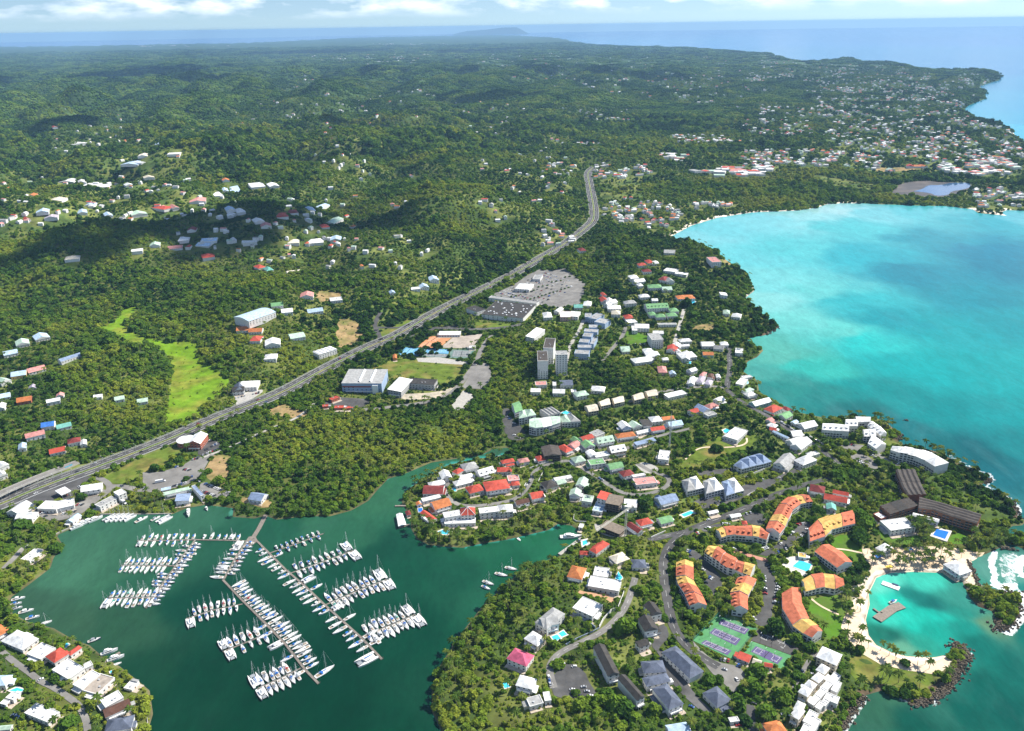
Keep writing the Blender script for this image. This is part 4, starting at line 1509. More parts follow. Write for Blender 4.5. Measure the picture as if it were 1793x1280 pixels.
def eave_quad(reg, pts, h):
 """three eave corners in the photograph: front left, front right, back right"""
 uv = zp(reg, [(pts[0], pts[1]), (pts[2], pts[3]), (pts[4], pts[5])])
 m = (sum(p[0] for p in uv) / 3, sum(p[1] for p in uv) / 3)
 gz = ground(m[0], m[1], h)[2]
 A, B, C = [tuple(map(float, at(u, v, gz + h))) for u, v in uv]
 ex, ey = B[0] - A[0], B[1] - A[1]
 L = math.hypot(ex, ey) + 1e-6
 ex, ey = ex / L, ey / L
 nx, ny = -ey, ex
 d = (C[0] - B[0]) * nx + (C[1] - B[1]) * ny
 # share the slant between the two sides so that A, B and C all stay close to where they were seen
 s = ((C[0] - B[0]) * ex + (C[1] - B[1]) * ey) * 0.5
 th = math.atan2(s, abs(d) + 1e-6) * 0.6 * (1 if d > 0 else -1)
 c_, s_ = math.cos(-th), math.sin(-th)
 ex, ey = ex * c_ - ey * s_, ex * s_ + ey * c_
 nx, ny = -ey, ex
 D = (A[0] + C[0] - B[0], A[1] + C[1] - B[1])
 cx, cy_ = (A[0] + C[0]) / 2, (A[1] + C[1]) / 2
 hw = max(2.0, (abs((B[0] - A[0]) * ex + (B[1] - A[1]) * ey) + abs((C[0] - D[0]) * ex + (C[1] - D[1]) * ey)) / 4)
 hd = max(2.0, abs((C[0] - B[0]) * nx + (C[1] - B[1]) * ny) / 2)
 hw, hd = min(hw, 60), min(hd, 60)
 q = [(cx + ex * i * hw + nx * j * hd, cy_ + ey * i * hw + ny * j * hd) for i, j in ((-1, -1), (1, -1), (1, 1), (-1, 1))]
 return q, gz, m


# reg|place phrase ; then lines: ax ay bx by cx cy height roof colour wall [name:look]
HOUSES = '''
A|on the wooded peninsula
988 590 1232 568 1150 480 7 h R W villa:grand red hip-roofed mansion
795 622 942 585 890 522 5 h R W
650 545 825 500 790 455 4 h W W
690 468 840 448 800 415 4 h W W
300 625 505 627 530 540 4 g r W
305 710 490 665 470 632 4 f W W
435 790 605 742 537 672 6 g O W
745 377 897 350 832 292 5 h E W
660 428 712 382 680 345 5 h R W
500 470 600 450 570 385 6 g W W
390 547 550 522 500 482 4 h W W
905 440 1060 397 1000 345 6 d W W
1135 310 1262 288 1240 255 4 h R W
1182 340 1255 322 1250 302 3 h R W
1090 392 1237 397 1220 350 4 h R W
1195 492 1310 482 1300 427 5 f P W
1230 542 1305 532 1310 492 4 h R W
1320 300 1420 285 1390 248 5 h P W
1490 292 1560 270 1570 215 4 h R W
1590 575 1705 540 1650 475 5 h K W
1450 680 1575 658 1530 598 5 g R W
1285 745 1412 710 1390 668 6 g N W
530 880 700 850 680 795 8 f W W villa:three-storey white balconied mansion
702 850 850 845 840 770 9 p R W tower_house:red and white striped pyramid-roofed tower house
530 940 850 935 850 880 4 f W W veranda_building:low white arcaded wing under the striped tower house
900 835 1095 810 1080 755 7 f W W villa:white mansion with stepped terraces
1100 820 1250 810 1230 735 7 h W U
240 747 285 737 277 710 3 g O W
285 828 385 920 437 887 3 g R W shed:long ribbed red shed
130 850 175 840 165 800 3 h r W
440 1050 520 1060 560 1020 1 f W W x
B|on the slope above the inlet
300 435 375 405 290 345 5 h R W
395 400 440 350 385 305 5 g P W
410 335 475 315 412 272 5 g G W
490 312 600 277 545 243 6 g R W
620 268 705 230 640 190 5 f E W
640 345 800 310 770 255 6 d g W
505 390 600 365 560 310 6 g G W
560 480 640 460 590 410 5 b W W
620 490 760 460 730 415 5 f W W
780 440 930 410 890 350 7 d W T
405 540 515 515 460 465 5 h g W
560 570 715 545 690 490 6 f G W
770 612 910 585 860 530 5 g G W
900 690 1010 660 980 605 6 h r W
1040 775 1260 750 1222 685 5 f P W villa:round pink-tiled courtyard villa
1010 690 1140 670 1120 650 7 f W W
195 735 365 697 350 665 4 f W W
220 770 300 745 270 705 4 g g W
405 775 500 790 540 715 6 g g W
330 880 440 887 475 830 5 g g W
455 940 560 950 610 890 5 f g W
625 915 740 935 790 865 9 m R W
590 1040 690 1060 715 960 4 f b W
905 1000 1040 1010 1055 930 5 f W W
1300 985 1475 932 1410 860 5 g B W
1255 940 1310 930 1300 885 4 g B W
1090 1200 1215 1170 1160 1115 5 h R W
940 1195 1055 1278 1112 1245 5 g r W
1310 1175 1440 1150 1370 1098 4 g G W
880 190 975 170 945 112 5 g W B
1010 180 1095 155 1040 110 5 g g W
1120 152 1215 147 1160 90 5 m K G
1200 115 1310 102 1280 50 6 h W W
1320 95 1437 80 1412 48 5 g O W
1400 158 1540 140 1480 98 5 g b W
1200 212 1332 187 1312 150 5 g R W
1060 240 1185 210 1150 185 4 g W W
850 282 1040 258 1000 215 5 h O W
1050 360 1240 305 1212 278 4 m B W
1260 500 1372 512 1402 420 5 f W W
460 1215 495 1230 470 1185 3 f W W
C|on the villa hill south of the channel
990 182 1075 214 1275 150 5 h R W villa:long red-roofed waterside villa with a quay
930 245 1010 247 1012 210 3 h R W
1230 268 1310 338 1450 290 4 h C W
1480 380 1630 382 1600 300 4 h S W
780 475 932 500 1012 390 5 h O W
1045 465 1200 476 1262 390 4 f W W
1010 577 1330 627 1362 520 5 f W W villa:long white flat-roofed villa with a curved pool
870 805 1070 905 1150 775 6 f W W villa:crisp white flat-roofed villa above the retaining wall
430 940 565 1002 802 878 8 h E W villa:large grey-roofed mansion with twin pools
545 1005 702 965 665 872 8 g E W gabled_wing:gabled wing of the grey-roofed mansion
340 1122 480 1197 580 1127 6 h W C
1660 892 1765 857 1722 742 8 g K W
1600 1052 1732 1022 1682 892 8 g K W
1560 1212 1662 1182 1602 1130 6 g K W
D|near the southern car parks
-60 520 130 607 197 490 6 h M W villa:raspberry pink roofed villa with a white edge
10 800 180 835 245 735 6 h W W villa:white octagonal villa
165 1030 300 987 270 900 4 f E W
320 967 385 957 372 870 4 f W W
965 707 1085 677 965 375 9 g K W apartment_block:long dark-roofed apartment block nearer the villas
1275 957 1357 917 1177 690 9 g K W apartment_block:long dark-roofed apartment block with a white end terrace
1375 667 1600 662 1540 545 6 h S W
1400 802 1650 762 1582 682 6 h S W
1610 1057 1757 992 1607 777 7 h S W
1640 1330 1850 1300 1790 1190 5 g b W
G|near the tennis courts
320 1042 457 957 342 800 5 h S W
1380 502 1580 592 1632 480 9 h W C villa:large white hip-roofed house at the head of the terraces
540 512 660 557 692 500 3 m R W clubhouse:red-roofed tennis clubhouse
700 565 780 590 800 545 3 g C W
830 600 905 612 910 575 3 g R W
900 1290 1100 1290 960 1190 6 h O W
470 1185 560 1170 545 1135 3 f W W
E|by the bend of the condo road
610 245 695 217 680 190 3 g W W
840 285 930 257 920 225 3 g W W
965 345 1015 350 990 315 3 p R W
1540 690 1620 700 1625 655 3 f Y W shelter:yellow canopy beside the resort pool
Z4|near the tennis courts
175 1245 250 1202 115 1055 6 h S W
F|between the knoll and the shore road
430 745 562 792 632 680 5 f W W villa:white flat-roofed hilltop villa with a round pool
945 1032 1065 1077 1127 960 6 g E W
1140 992 1240 1047 1372 985 6 p W W
1310 950 1410 925 1362 898 4 f W W
1080 832 1200 872 1342 800 5 g W W
1070 795 1150 850 1240 790 5 g W W
1090 697 1130 750 1217 722 4 g W W
1165 612 1250 662 1387 630 5 g W U
1100 595 1150 612 1187 590 4 g b W
960 525 1050 557 1132 520 4 g G W
840 460 930 502 1002 440 5 h R W
1005 445 1070 477 1107 455 5 h r W
840 572 900 592 932 570 4 g P W
845 627 925 647 982 625 4 h W A
880 672 950 682 957 655 3 g R W
930 692 1060 772 1072 755 4 g b W
645 380 720 415 925 385 5 g W A
615 295 660 330 732 300 5 h W W
590 262 640 282 722 250 5 h g W
525 190 600 206 657 145 5 f W W
95 440 190 492 267 465 5 g B W
195 420 260 452 352 420 4 h P W
20 472 75 502 152 480 5 g R W
290 360 360 387 417 357 5 g W W
190 500 240 532 332 510 4 f E W
0 42 60 62 142 50 5 g W W
150 102 190 112 222 75 5 h P W
115 170 180 182 212 120 5 h V W
195 190 260 202 292 160 5 h V W
25 190 90 197 117 130 5 g W W
225 120 280 127 302 90 5 h N W
310 130 350 127 377 95 4 g W W
H|by the dark-roofed hotel
265 917 500 967 490 905 4 g R W restaurant:long red-tiled restaurant range
280 1022 375 1032 382 980 4 g A W
100 832 250 857 272 790 5 h r W
340 857 500 882 522 850 4 g R W
I|in the hotel garden
310 327 410 432 637 365 6 f W W hotel_hall:low white hotel hall with a flat roof
625 262 890 322 907 290 5 b W W arcade:white arched arcade under the hotel wing
220 242 300 292 352 270 5 f W R
240 592 320 637 417 590 4 p W W pavilion:white pyramid-roofed beach pavilion
1110 887 1222 834 1085 715 6 h W W pavilion:long white pavilion on the tip of the beach
J|on the near left shore
-30 292 90 232 0 170 5 h O W
0 337 235 422 412 310 4 h W W
290 472 430 537 572 415 4 f W W
480 497 570 562 717 470 5 h R W villa:bright red hip-roofed quayside villa
700 462 740 482 857 410 4 h R W
525 642 720 727 907 620 5 f W W villa:large white flat-roofed quayside villa
860 580 900 612 985 592 4 f W W
760 792 850 837 1052 690 5 f W W
850 852 1010 892 1212 725 4 f T W
1030 947 1105 1012 1312 940 5 f W W
1115 1130 1375 1022 1332 948 5 g N W
1110 1290 1380 1252 1387 1120 5 h S W
260 1092 500 1192 622 1085 4 f W W
-80 800 60 802 112 700 5 h b W
70 932 140 957 202 890 4 f W W
0 992 60 1007 107 965 3 f W W
1300 830 1380 850 1445 775 2 f W W
0 1250 110 1275 100 1235 4 g g W
K|at the head of the marina
860 482 1060 457 1060 395 6 g W W showroom:white gable-roofed showroom by the motorway
425 652 600 682 642 598 5 f W W
625 657 800 627 747 560 5 f W W
140 692 230 742 277 625 5 g W W
230 742 350 792 332 722 5 g W W
985 617 1045 642 1227 560 6 f E W
1200 492 1240 532 1312 490 9 f W W
690 792 760 802 852 735 4 g b W
200 1192 300 1202 467 1100 4 f W W
L|behind the marina trees
475 577 610 580 667 482 9 g W R showroom:white roadside showroom with a steep pointed roof
340 1192 480 1172 502 1100 5 m B W
570 1142 592 1132 582 1000 7 f B W
230 1112 490 1062 472 1035 5 g g W
205 1067 295 1052 282 1030 4 g b W
1110 1157 1240 1182 1307 1112 4 g B W shed:blue-grey metal shed by the gangway
965 30 1080 30 1040 -10 6 g K W
M|on the green slope left of the meadow
110 385 195 370 175 345 5 g g W
230 350 320 330 297 305 5 g b W
30 447 120 430 102 413 5 g b W
80 582 175 570 165 545 5 g b Y
190 557 300 532 272 515 4 g P W
0 632 60 607 42 588 5 g g W
115 747 205 735 197 713 5 g O R
310 747 395 735 372 723 5 g W W
365 710 410 705 405 690 4 g P W
605 717 655 712 650 698 4 g W W
270 907 350 897 347 872 5 g U W
370 917 460 897 447 878 4 g A W
170 977 290 950 277 928 5 g P W
440 1012 520 997 507 973 5 h r W
520 1022 560 1015 548 990 4 g W W
325 1077 425 1057 412 1033 4 g R W
390 492 520 442 512 428 4 g B W
740 735 800 725 790 708 4 g g W
885 750 950 740 940 722 4 g g W
-20 790 40 785 30 760 4 g W W
-10 725 70 710 60 690 4 g b W
190 660 240 655 230 640 3 g V W
120 1050 170 1040 165 1010 4 g b W
-20 1180 40 1150 30 1120 5 g W W
-10 1230 40 1210 30 1185 5 g W W
NN|in the clearings across the motorway
125 298 290 238 207 210 9 b b W apartment_block:long white apartment block with a curved blue roof
60 354 135 353 125 332 4 g O W
135 362 215 363 210 345 4 g O W
150 417 210 421 200 392 5 h R W
245 447 340 441 310 410 5 g W W
460 144 540 141 525 117 5 g P W
645 170 720 163 705 143 4 f W W
275 202 350 196 335 181 4 g G W
340 242 410 236 395 218 5 g W W
505 242 600 231 580 216 4 g b W
390 407 480 391 465 363 5 b g W
570 507 680 471 640 453 8 s W W office_block:white office block with a solar roof beside the motorway
235 532 310 531 295 503 5 h W W
45 732 110 726 90 693 6 g S W
110 702 205 716 160 678 6 g W W
1150 98 1205 93 1195 80 4 f W W
1205 88 1260 82 1245 65 4 g b W
1262 42 1318 36 1310 15 5 g b W
1015 122 1048 118 1040 105 4 g b W
O|beside the sports ground
185 790 610 775 750 640 15 m E B sports_hall:large grey sports hall with twin white roof lights
695 855 838 868 985 745 9 m W E sports_hall:white sloping-roofed sports wing
920 785 1190 797 1240 745 8 f K E sports_hall:dark flat-roofed changing block
1245 277 1470 277 1475 240 4 f W W clubhouse:long white clubhouse above the clay courts
120 972 185 932 182 905 4 f R R container:red container at the corner of the sports hall
30 1030 90 1025 88 1005 3 f R R
155 1045 250 1043 250 1018 3 f R R
265 1048 320 1045 318 1025 3 f R R
765 525 805 522 805 485 4 g O O
1565 415 1630 415 1630 390 3 f W W
P|round the supermarket
330 660 775 690 990 560 9 f K W supermarket:huge dark flat supermarket roof dotted with vents
235 597 330 640 400 605 8 f K W
470 480 950 560 965 535 7 f E W shopping_gallery:long grey shopping gallery behind the supermarket
730 390 880 402 920 345 6 h W W restaurant:white hip-roofed restaurant in the car park
920 290 1000 295 1010 250 5 f E W
890 900 975 920 992 815 9 m W W
1020 695 1110 690 1110 640 6 h W W
1200 690 1310 690 1310 630 7 f W P
1300 680 1400 690 1400 635 6 f W W
1150 630 1200 640 1220 600 5 g W W
1350 590 1440 590 1430 565 5 g A W
1620 520 1690 520 1690 495 5 g R W
1640 470 1680 465 1670 435 5 g R W
1690 560 1740 580 1760 520 6 g W W
1450 565 1530 570 1520 530 5 h W W
R|on the headland slope
790 247 852 241 845 210 5 h R W
850 247 917 246 907 225 5 h W W
705 272 787 266 777 245 5 h R W
750 337 835 331 827 308 5 h r W
980 322 1100 342 1112 310 5 f W W
1100 352 1215 372 1212 350 5 f W W
620 407 710 401 682 370 5 h W W
670 452 762 431 742 408 5 g W W
700 485 748 480 740 458 5 h W W
930 417 1000 431 1012 395 5 h r W
1000 442 1072 436 1062 410 5 g E W
815 502 957 501 932 470 5 h G W
955 527 1052 521 1042 495 5 g g W
1435 240 1525 230 1552 175 10 f P W villa:tall white clifftop house with a pinkish roof
1110 622 1287 611 1277 575 6 h O W villa:long orange-roofed villa above a terrace pool
725 602 827 596 802 572 5 h W W
845 640 905 636 900 618 4 g W W
790 722 1012 706 992 662 7 d G W apartment_block:long green-roofed residence with dormers
820 792 887 786 872 755 5 h G W
890 812 987 806 972 778 5 h G W
1010 802 1112 796 1092 765 5 h G W
1040 752 1127 746 1102 715 5 h G W
565 827 652 821 632 785 5 h R W
600 872 692 862 662 830 6 f W W
680 922 832 932 802 885 6 f W W
635 950 690 950 690 900 6 f W W
860 980 975 985 960 955 5 f W W
830 1052 947 1042 932 975 15 f E W apartment_block:tall grey-topped apartment block beside the park lawn
1145 1067 1267 1061 1237 1035 5 h W W
1130 1117 1242 1111 1222 1095 5 g W W
1015 1152 1097 1172 1102 1130 5 g R W
1095 1182 1142 1175 1140 1150 4 g W W
1145 1242 1302 1222 1272 1165 6 h W W
770 1182 857 1166 842 1140 5 h W W
800 1212 927 1206 902 1170 5 h W W
690 1279 862 1251 832 1220 5 h W W
530 1175 610 1165 600 1135 4 h g W
1380 1207 1487 1206 1482 1178 5 g O A
1370 1112 1502 1111 1482 1070 5 g W W
1500 1135 1600 1150 1590 1120 4 g E W
1565 1102 1642 1101 1637 1070 5 h W W
1720 1182 1800 1190 1797 1140 5 f W W
1565 582 1632 581 1622 553 6 m W W
1690 802 1782 816 1772 780 5 h W W
1590 770 1660 775 1660 740 5 h g W
395 722 532 726 502 690 6 h W W
430 777 522 781 507 745 6 h C W
370 667 442 666 432 620 6 g W W
305 652 382 641 377 605 5 g R W
570 672 682 661 662 635 6 h E W
910 892 1102 886 1097 868 4 f E W
975 135 1090 140 1085 112 4 g E W
85 120 148 112 140 85 5 h r W
Q|along the shaded lane below the tower blocks
465 447 582 442 577 405 5 f P W
420 517 522 521 512 482 5 f W W
650 527 772 531 767 492 5 g W W
645 450 682 450 680 410 5 f W W
740 442 872 446 832 405 5 m S W
840 520 892 518 888 490 4 f W W
905 562 1037 546 977 505 6 h g W
1045 497 1182 511 1192 465 5 h W W
590 770 722 731 642 672 7 s E W warehouse:grey ridged-roof hall behind the green hotel
Z7|along the shaded lane below the tower blocks
480 387 607 356 572 330 5 f W W
1000 250 1060 240 1050 225 3 f W W
Z7|among the lane houses above the cream terrace
475 52 545 57 540 27 5 g R W
310 67 372 64 362 42 5 h W W
330 97 422 94 402 64 5 h W W
250 142 370 127 332 97 5 h W W
405 207 465 207 466 167 5 h P P
440 122 480 120 475 105 4 h W W
490 222 530 220 525 202 4 g b W
150 52 210 48 200 28 4 g g W
565 115 620 118 640 70 6 g W W
500 30 560 35 570 12 5 g W W
S|on the far wooded hillsides
360 170 440 160 430 130 6 g W W
270 70 295 68 292 60 5 g R W
840 505 890 490 870 470 6 h R W
895 495 930 490 920 472 6 g P W
690 720 750 715 745 697 6 f W W
1065 752 1130 745 1110 728 6 h R W
785 690 840 686 835 672 6 g g W
945 662 1000 660 985 640 6 f W W
1060 665 1140 662 1135 648 6 g b W
1270 675 1345 668 1340 652 6 f W W
1205 665 1240 662 1235 650 5 g W W
885 705 960 700 950 688 6 g P W
1060 680 1090 700 1085 684 5 g b W
1330 567 1380 560 1370 545 6 g W W
1365 590 1420 585 1415 570 6 g P W
1450 540 1510 535 1500 515 6 h R W
1510 520 1560 515 1550 500 6 h r W
1595 510 1650 505 1640 487 6 g b W
1660 495 1705 500 1695 475 6 g b W
1620 675 1700 670 1680 650 6 h W W
1510 675 1570 672 1560 655 6 h C W
1680 595 1720 590 1715 575 5 h R W
1725 570 1775 575 1765 545 6 g g W
1735 660 1793 658 1780 640 6 g b W
1185 505 1230 500 1220 485 6 g b W
1240 515 1285 510 1270 493 6 h W W
1190 535 1225 532 1220 520 5 g W W
985 610 1030 608 1025 595 6 g r W
1000 460 1085 455 1070 437 6 g P W
1160 405 1195 402 1190 388 6 g b W
1200 410 1260 405 1245 370 6 f b W
1120 430 1165 425 1150 405 6 f W W
1310 385 1385 378 1375 355 6 f W W
1410 380 1460 375 1445 360 6 g W W
1165 348 1200 345 1195 337 5 g O W
440 385 500 388 490 362 6 f W W
500 385 580 380 570 365 6 f W W
655 375 695 370 690 362 5 g W W
325 355 400 355 395 342 6 g W W
410 358 445 355 440 342 6 g W W
200 515 265 510 250 490 6 g b W
240 545 310 540 300 525 6 g V W
125 555 155 550 150 540 5 g R W
15 400 55 400 50 387 6 g O W
150 430 195 428 190 418 5 g O W
260 455 340 455 330 440 6 g C W
275 260 315 258 310 248 5 g R W
0 265 35 265 30 252 5 g R W
755 285 800 280 795 255 6 g O W
730 220 780 218 770 208 6 g C W
815 160 855 158 850 145 6 g b W
870 160 905 158 900 147 6 g b W
890 210 955 208 945 190 6 f W W
1035 160 1130 157 1125 147 7 f W W apartment_block:long white hillside block
725 260 740 255 735 245 5 g W W
550 130 600 128 595 122 5 g C W
660 262 740 265 735 250 5 g b W
635 145 670 145 665 135 5 g O W
755 335 810 330 800 322 5 g C W
450 480 505 478 495 465 6 g b W
410 520 460 515 450 500 6 g b W
550 535 590 530 580 515 6 g b W
690 530 770 520 755 505 6 g g W
350 760 425 755 410 740 6 h C W
1345 810 1380 800 1370 785 5 h R W
1390 822 1425 815 1415 798 5 h A W
1510 838 1580 830 1560 815 5 g C W
'''


def build_houses():
 reg = place = None
 near_regs = set('ABCDGEFHIJKLOPRQ') | {'Z4'}
 for line in HOUSES.strip().split('\n'):
  if '|' in line:
   reg, place = line.split('|')
   continue
  t = line.split(None, 10)
  if t[-1] == 'x':
   continue
  v = [float(a) for a in t[:6]]
  h, ty, rc, wc = float(t[6]), t[7], t[8], t[9]
  name, look = 'house', None
  if len(t) > 10 and ':' in t[10]:
   name, look = t[10].split(':')
  if reg == 'S':
   h = round(h * .6, 1)
   name = 'hillside_house' if name == 'house' else name
  q, gz, m = eave_quad(reg, v, h)
  detail = 2 if reg in near_regs and reg not in 'RPQ' else (1 if reg in 'RPQ' or reg in ('M', 'NN', 'Z7') else 0)
  o = building(q, gz, h, ty, rc, wc, name, name.replace('_', ' '), 'houses ' + place if name.endswith('house') else None, detail, 12 if name == 'house' else 20)
  if look:
   pend(o, look, place, m[0])
  else:
   lk = PAL[rc][1] + ' ' + LOOK[ty] + ' house'
   if wc in 'YURATPO' and wc != 'W':
    lk += ' with ' + PAL[wc][1] + ' walls'
   pend(o, lk, place, m[0])


build_houses()


# ---------------------------------------------------------------- terraces: blocks built as chains of units
def chain(reg, F, B, cols, h, t, wc, name, label, group=None, steps=0.5, rise=None, win=2, storeys=True):
 """front and back eave corners of the units in the photograph"""
 F, B = zp(reg, P(F)), zp(reg, P(B))
 mid = (sum(p[0] for p in F + B) / len(F + B), sum(p[1] for p in F + B) / len(F + B))
 gz = ground(mid[0], mid[1], h)[2]
 Fw = [tuple(map(float, at(u, v, gz + h))) for u, v in F]
 Bw = [tuple(map(float, at(u, v, gz + h))) for u, v in B]
 cx = sum(p[0] for p in Fw + Bw) / len(Fw + Bw)
 cy_ = sum(p[1] for p in Fw + Bw) / len(Fw + Bw)
 root = thing(name, (cx, cy_, gz), 0, name.replace('_', ' '), group)
 root['label'] = label
 for i in range(len(Fw) - 1):
  q = [Fw[i], Fw[i + 1], Bw[i + 1], Bw[i]]
  mark(grow(q, 1.6), 1)
  mark(hull_shift(q, max(0, 7.0 * math.hypot(cx, cy_) / CAMZ - 3)), 2)
  L = [(p[0] - cx, p[1] - cy_) for p in q]
  a2 = sum(L[k][0] * L[(k + 1) % 4][1] - L[(k + 1) % 4][0] * L[k][1] for k in range(4))
  if a2 < 0:
   L = [L[1], L[0], L[3], L[2]]
  L = grow(L, -0.06)
  hh = h + (0, steps, -steps * .6, steps * .4, -steps)[i % 5]
  w = MB()
  w.prism(L, -4.0, hh - .15)
  w.build('wall', wall_mat(wc), root)
  c = cols[i % len(cols)]
  if c == 'R' and name == 'holiday_flats':
   c = 'L'
  # the ridge of a unit runs along the terrace
  d = math.hypot(L[3][0] - L[0][0], L[3][1] - L[0][1])
  L2 = L
  ml = ((L[0][0] + L[3][0]) / 2, (L[0][1] + L[3][1]) / 2)
  mr = ((L[1][0] + L[2][0]) / 2, (L[1][1] + L[2][1]) / 2)
  b = MB()
  rs = rise or .26 * min(d, 13)
  if t == 'g' or t == 'd':
   s = 0.5
   dx, dy = L[3][0] - L[0][0], L[3][1] - L[0][1]
   o = [(L[0][0] - dx / d * s, L[0][1] - dy / d * s), (L[1][0] - dx / d * s, L[1][1] - dy / d * s), (L[2][0] + dx / d * s, L[2][1] + dy / d * s), (L[3][0] + dx / d * s, L[3][1] + dy / d * s)]
   a, e = (*ml, hh + rs), (*mr, hh + rs)
   lo = [(*p, hh - .1) for p in o]
   b.face([lo[0], lo[1], e, a])
   b.face([lo[2], lo[3], a, e])
   b.face([lo[1], lo[2], e], 1)
   b.face([lo[3], lo[0], a], 1)
   b.face(lo[::-1], 1)
  else:
   bb, _, _ = roof_parts(L, hh, t, rs, None, None, .4)
   b = bb
  ro = b.build('roof', [roof_mat(c), wall_mat(wc)], root)
  if t == 'd':
   dm = MB()
   dm.box((0, 0, .6), (1.5, 2.0, 1.2), 0)
   dm.box((0, -1.02, .65), (1.1, .08, .8), 1)
   dm.box((0, 0, 1.3), (2.0, 2.4, .2), 0)
   me = dm.mesh('dormer', [roof_mat(c), WINDOW_GLASS])
   ang = math.atan2(L[1][1] - L[0][1], L[1][0] - L[0][0])
   ww = math.hypot(L[1][0] - L[0][0], L[1][1] - L[0][1])
   for k in range(max(1, int(ww / 5))):
    f = (k + .5) / max(1, int(ww / 5))
    link('dormer', me, ro, (L[0][0] + (L[1][0] - L[0][0]) * f + (L[3][0] - L[0][0]) * .24, L[0][1] + (L[1][1] - L[0][1]) * f + (L[3][1] - L[0][1]) * .24, hh + rs * .42), ang)
  if win:
   facade_windows(root, L, hh, 0, (0,), 3.2, 8 if win > 1 else 4, 'wide')
   if i in (0, len(Fw) - 2):
    facade_windows(root, L, hh, 0, (3,) if i == 0 else (1,), 4.0, 4, 'wide')
 return root


HF = 'salmon and yellow holiday flats'
chain('E', '735 480 790 462 885 450 1065 465 1130 475 1212 500', '680 405 750 375 870 365 1050 355 1145 370 1245 440', 'YRRYR', 8, 'd', 'W', 'holiday_flats', 'curved salmon and yellow flats above the brick promenade', HF)
chain('E', '1345 440 1400 370 1432 290 1482 190 1570 125 1625 112 1692 105', '1205 392 1240 312 1280 250 1350 125 1440 60 1535 35 1605 35', 'RYRRYRY', 9, 'd', 'W', 'holiday_flats', 'longest salmon and yellow flats, climbing to the upper road', HF)
chain('E', '560 632 640 690 720 742 800 795 872 812 960 850 1040 880', '622 570 700 580 780 640 880 690 905 720 980 740 1092 772', 'YRRRRY', 9, 'd', 'W', 'holiday_flats', 'salmon flats with a yellow end on the near side of the brick promenade', HF)
chain('E', '268 742 265 800 265 890 290 975 355 1070 410 1195', '436 742 440 800 442 930 480 1000 540 1095 582 1185', 'YRYRR', 8, 'd', 'W', 'holiday_flats', 'salmon and yellow flats right beside the curving main road', HF)
chain('E', '905 905 880 980 832 1060 840 1140 850 1220', '1102 920 1062 1000 1012 1090 1005 1160 1012 1245', 'RYRR', 8, 'd', 'W', 'holiday_flats', 'salmon flats with one yellow roof beside the turning circle', HF)
chain('Z4', '703 762 706 850 762 942 822 986 872 1012', '802 732 812 822 852 906 902 942 927 978', 'RRYR', 8, 'g', 'W', 'holiday_flats', 'salmon flats stepping along the large lawn', HF)
chain('Z4', '832 752 892 737 942 727 1002 737 1052 717', '812 690 862 662 932 652 992 658 1032 680', 'YRYR', 7, 'g', 'W', 'holiday_flats', 'small yellow and salmon flats below the resort pool', HF)
chain('Z4', '885 527 945 572 1012 622', '962 488 1032 530 1095 592', 'RR', 7, 'g', 'W', 'holiday_flats', 'short salmon flats between the resort pool and a lawn', HF)
chain('Z4', '858 472 945 442 985 402 1042 387 1112 372', '850 402 902 352 962 330 1032 315 1097 300', 'RYYR', 8, 'd', 'W', 'holiday_flats', 'salmon and yellow dormered flats beside the dark tree', HF)
chain('F', '592 1082 672 1062 747 1042 822 1026 902 1002', '505 1042 572 987 652 952 727 932 782 920', 'BBBB', 7, 'p', 'W', 'terraced_house', 'white terrace with four blue-grey pyramid roofs under the knoll', None, 0.2, 4.5)
chain('Z7', '612 1037 670 1024 727 1010', '572 962 625 945 672 930', 'EW', 7, 'p', 'W', 'terraced_house', 'twin grey pyramid-roofed house at the near end of its row', None, .2, 4.5)
chain('Z7', '742 1052 802 1036 867 1020', '720 967 760 952 802 940', 'EW', 7, 'p', 'W', 'terraced_house', 'twin grey pyramid-roofed house in the middle of its row', None, .2, 4.5)
chain('Z7', '882 1067 942 1048 1007 1030', '850 972 893 957 937 940', 'BW', 7, 'p', 'W', 'terraced_house', 'twin blue-grey pyramid-roofed house at the road end of its row', None, .2, 4.5)
WF = 'white dormered shore flats'
chain('H', '236 190 357 200 520 210', '240 128 360 130 512 148', 'WW', 10, 'd', 'W', 'apartment_block', 'white dormered flats nearest the shore road', WF, .2)
chain('H', '478 152 612 152', '480 85 602 85', 'W', 10, 'd', 'W', 'apartment_block', 'short white dormered flats behind the first block', WF)
chain('H', '600 112 742 107', '568 55 742 60', 'W', 9, 'g', 'W', 'apartment_block', 'white flats closest to the water behind the palms', WF)
chain('H', '712 148 782 204 852 258', '765 105 842 160 912 232', 'WW', 9, 'd', 'W', 'apartment_block', 'diagonal white dormered flats on the seaward side', WF)
chain('H', '672 262 740 262 802 262', '660 195 720 188 790 200', 'WW', 9, 'd', 'W', 'apartment_block', 'white flats in the crook of the shore flats', WF)
chain('H', '715 332 802 392', '772 250 907 345', 'W', 9, 'd', 'W', 'apartment_block', 'white dormered flats above the oval car park', WF)
chain('H', '953 402 1050 434 1135 447 1200 464 1315 512', '980 372 1100 374 1190 388 1290 405 1392 438', 'WWWW', 12, 'g', 'W', 'hotel', 'long white three-storey hotel block along the rocky shore', None, .6, 3.0)
chain('H', '1315 514 1415 576', '1395 440 1562 538', 'W', 12, 'p', 'W', 'hotel', 'white pyramid-roofed end pavilion of the shore hotel', None, .0, 4.5)
chain('H', '1010 614 1030 680 1055 740 1085 810 1130 880', '1207 610 1235 680 1262 740 1290 800 1325 870', 'DDDD', 10, 's', 'N', 'hotel_wing', 'long dark-roofed hotel wing running up to the shore drive', None, .15, 1.1)
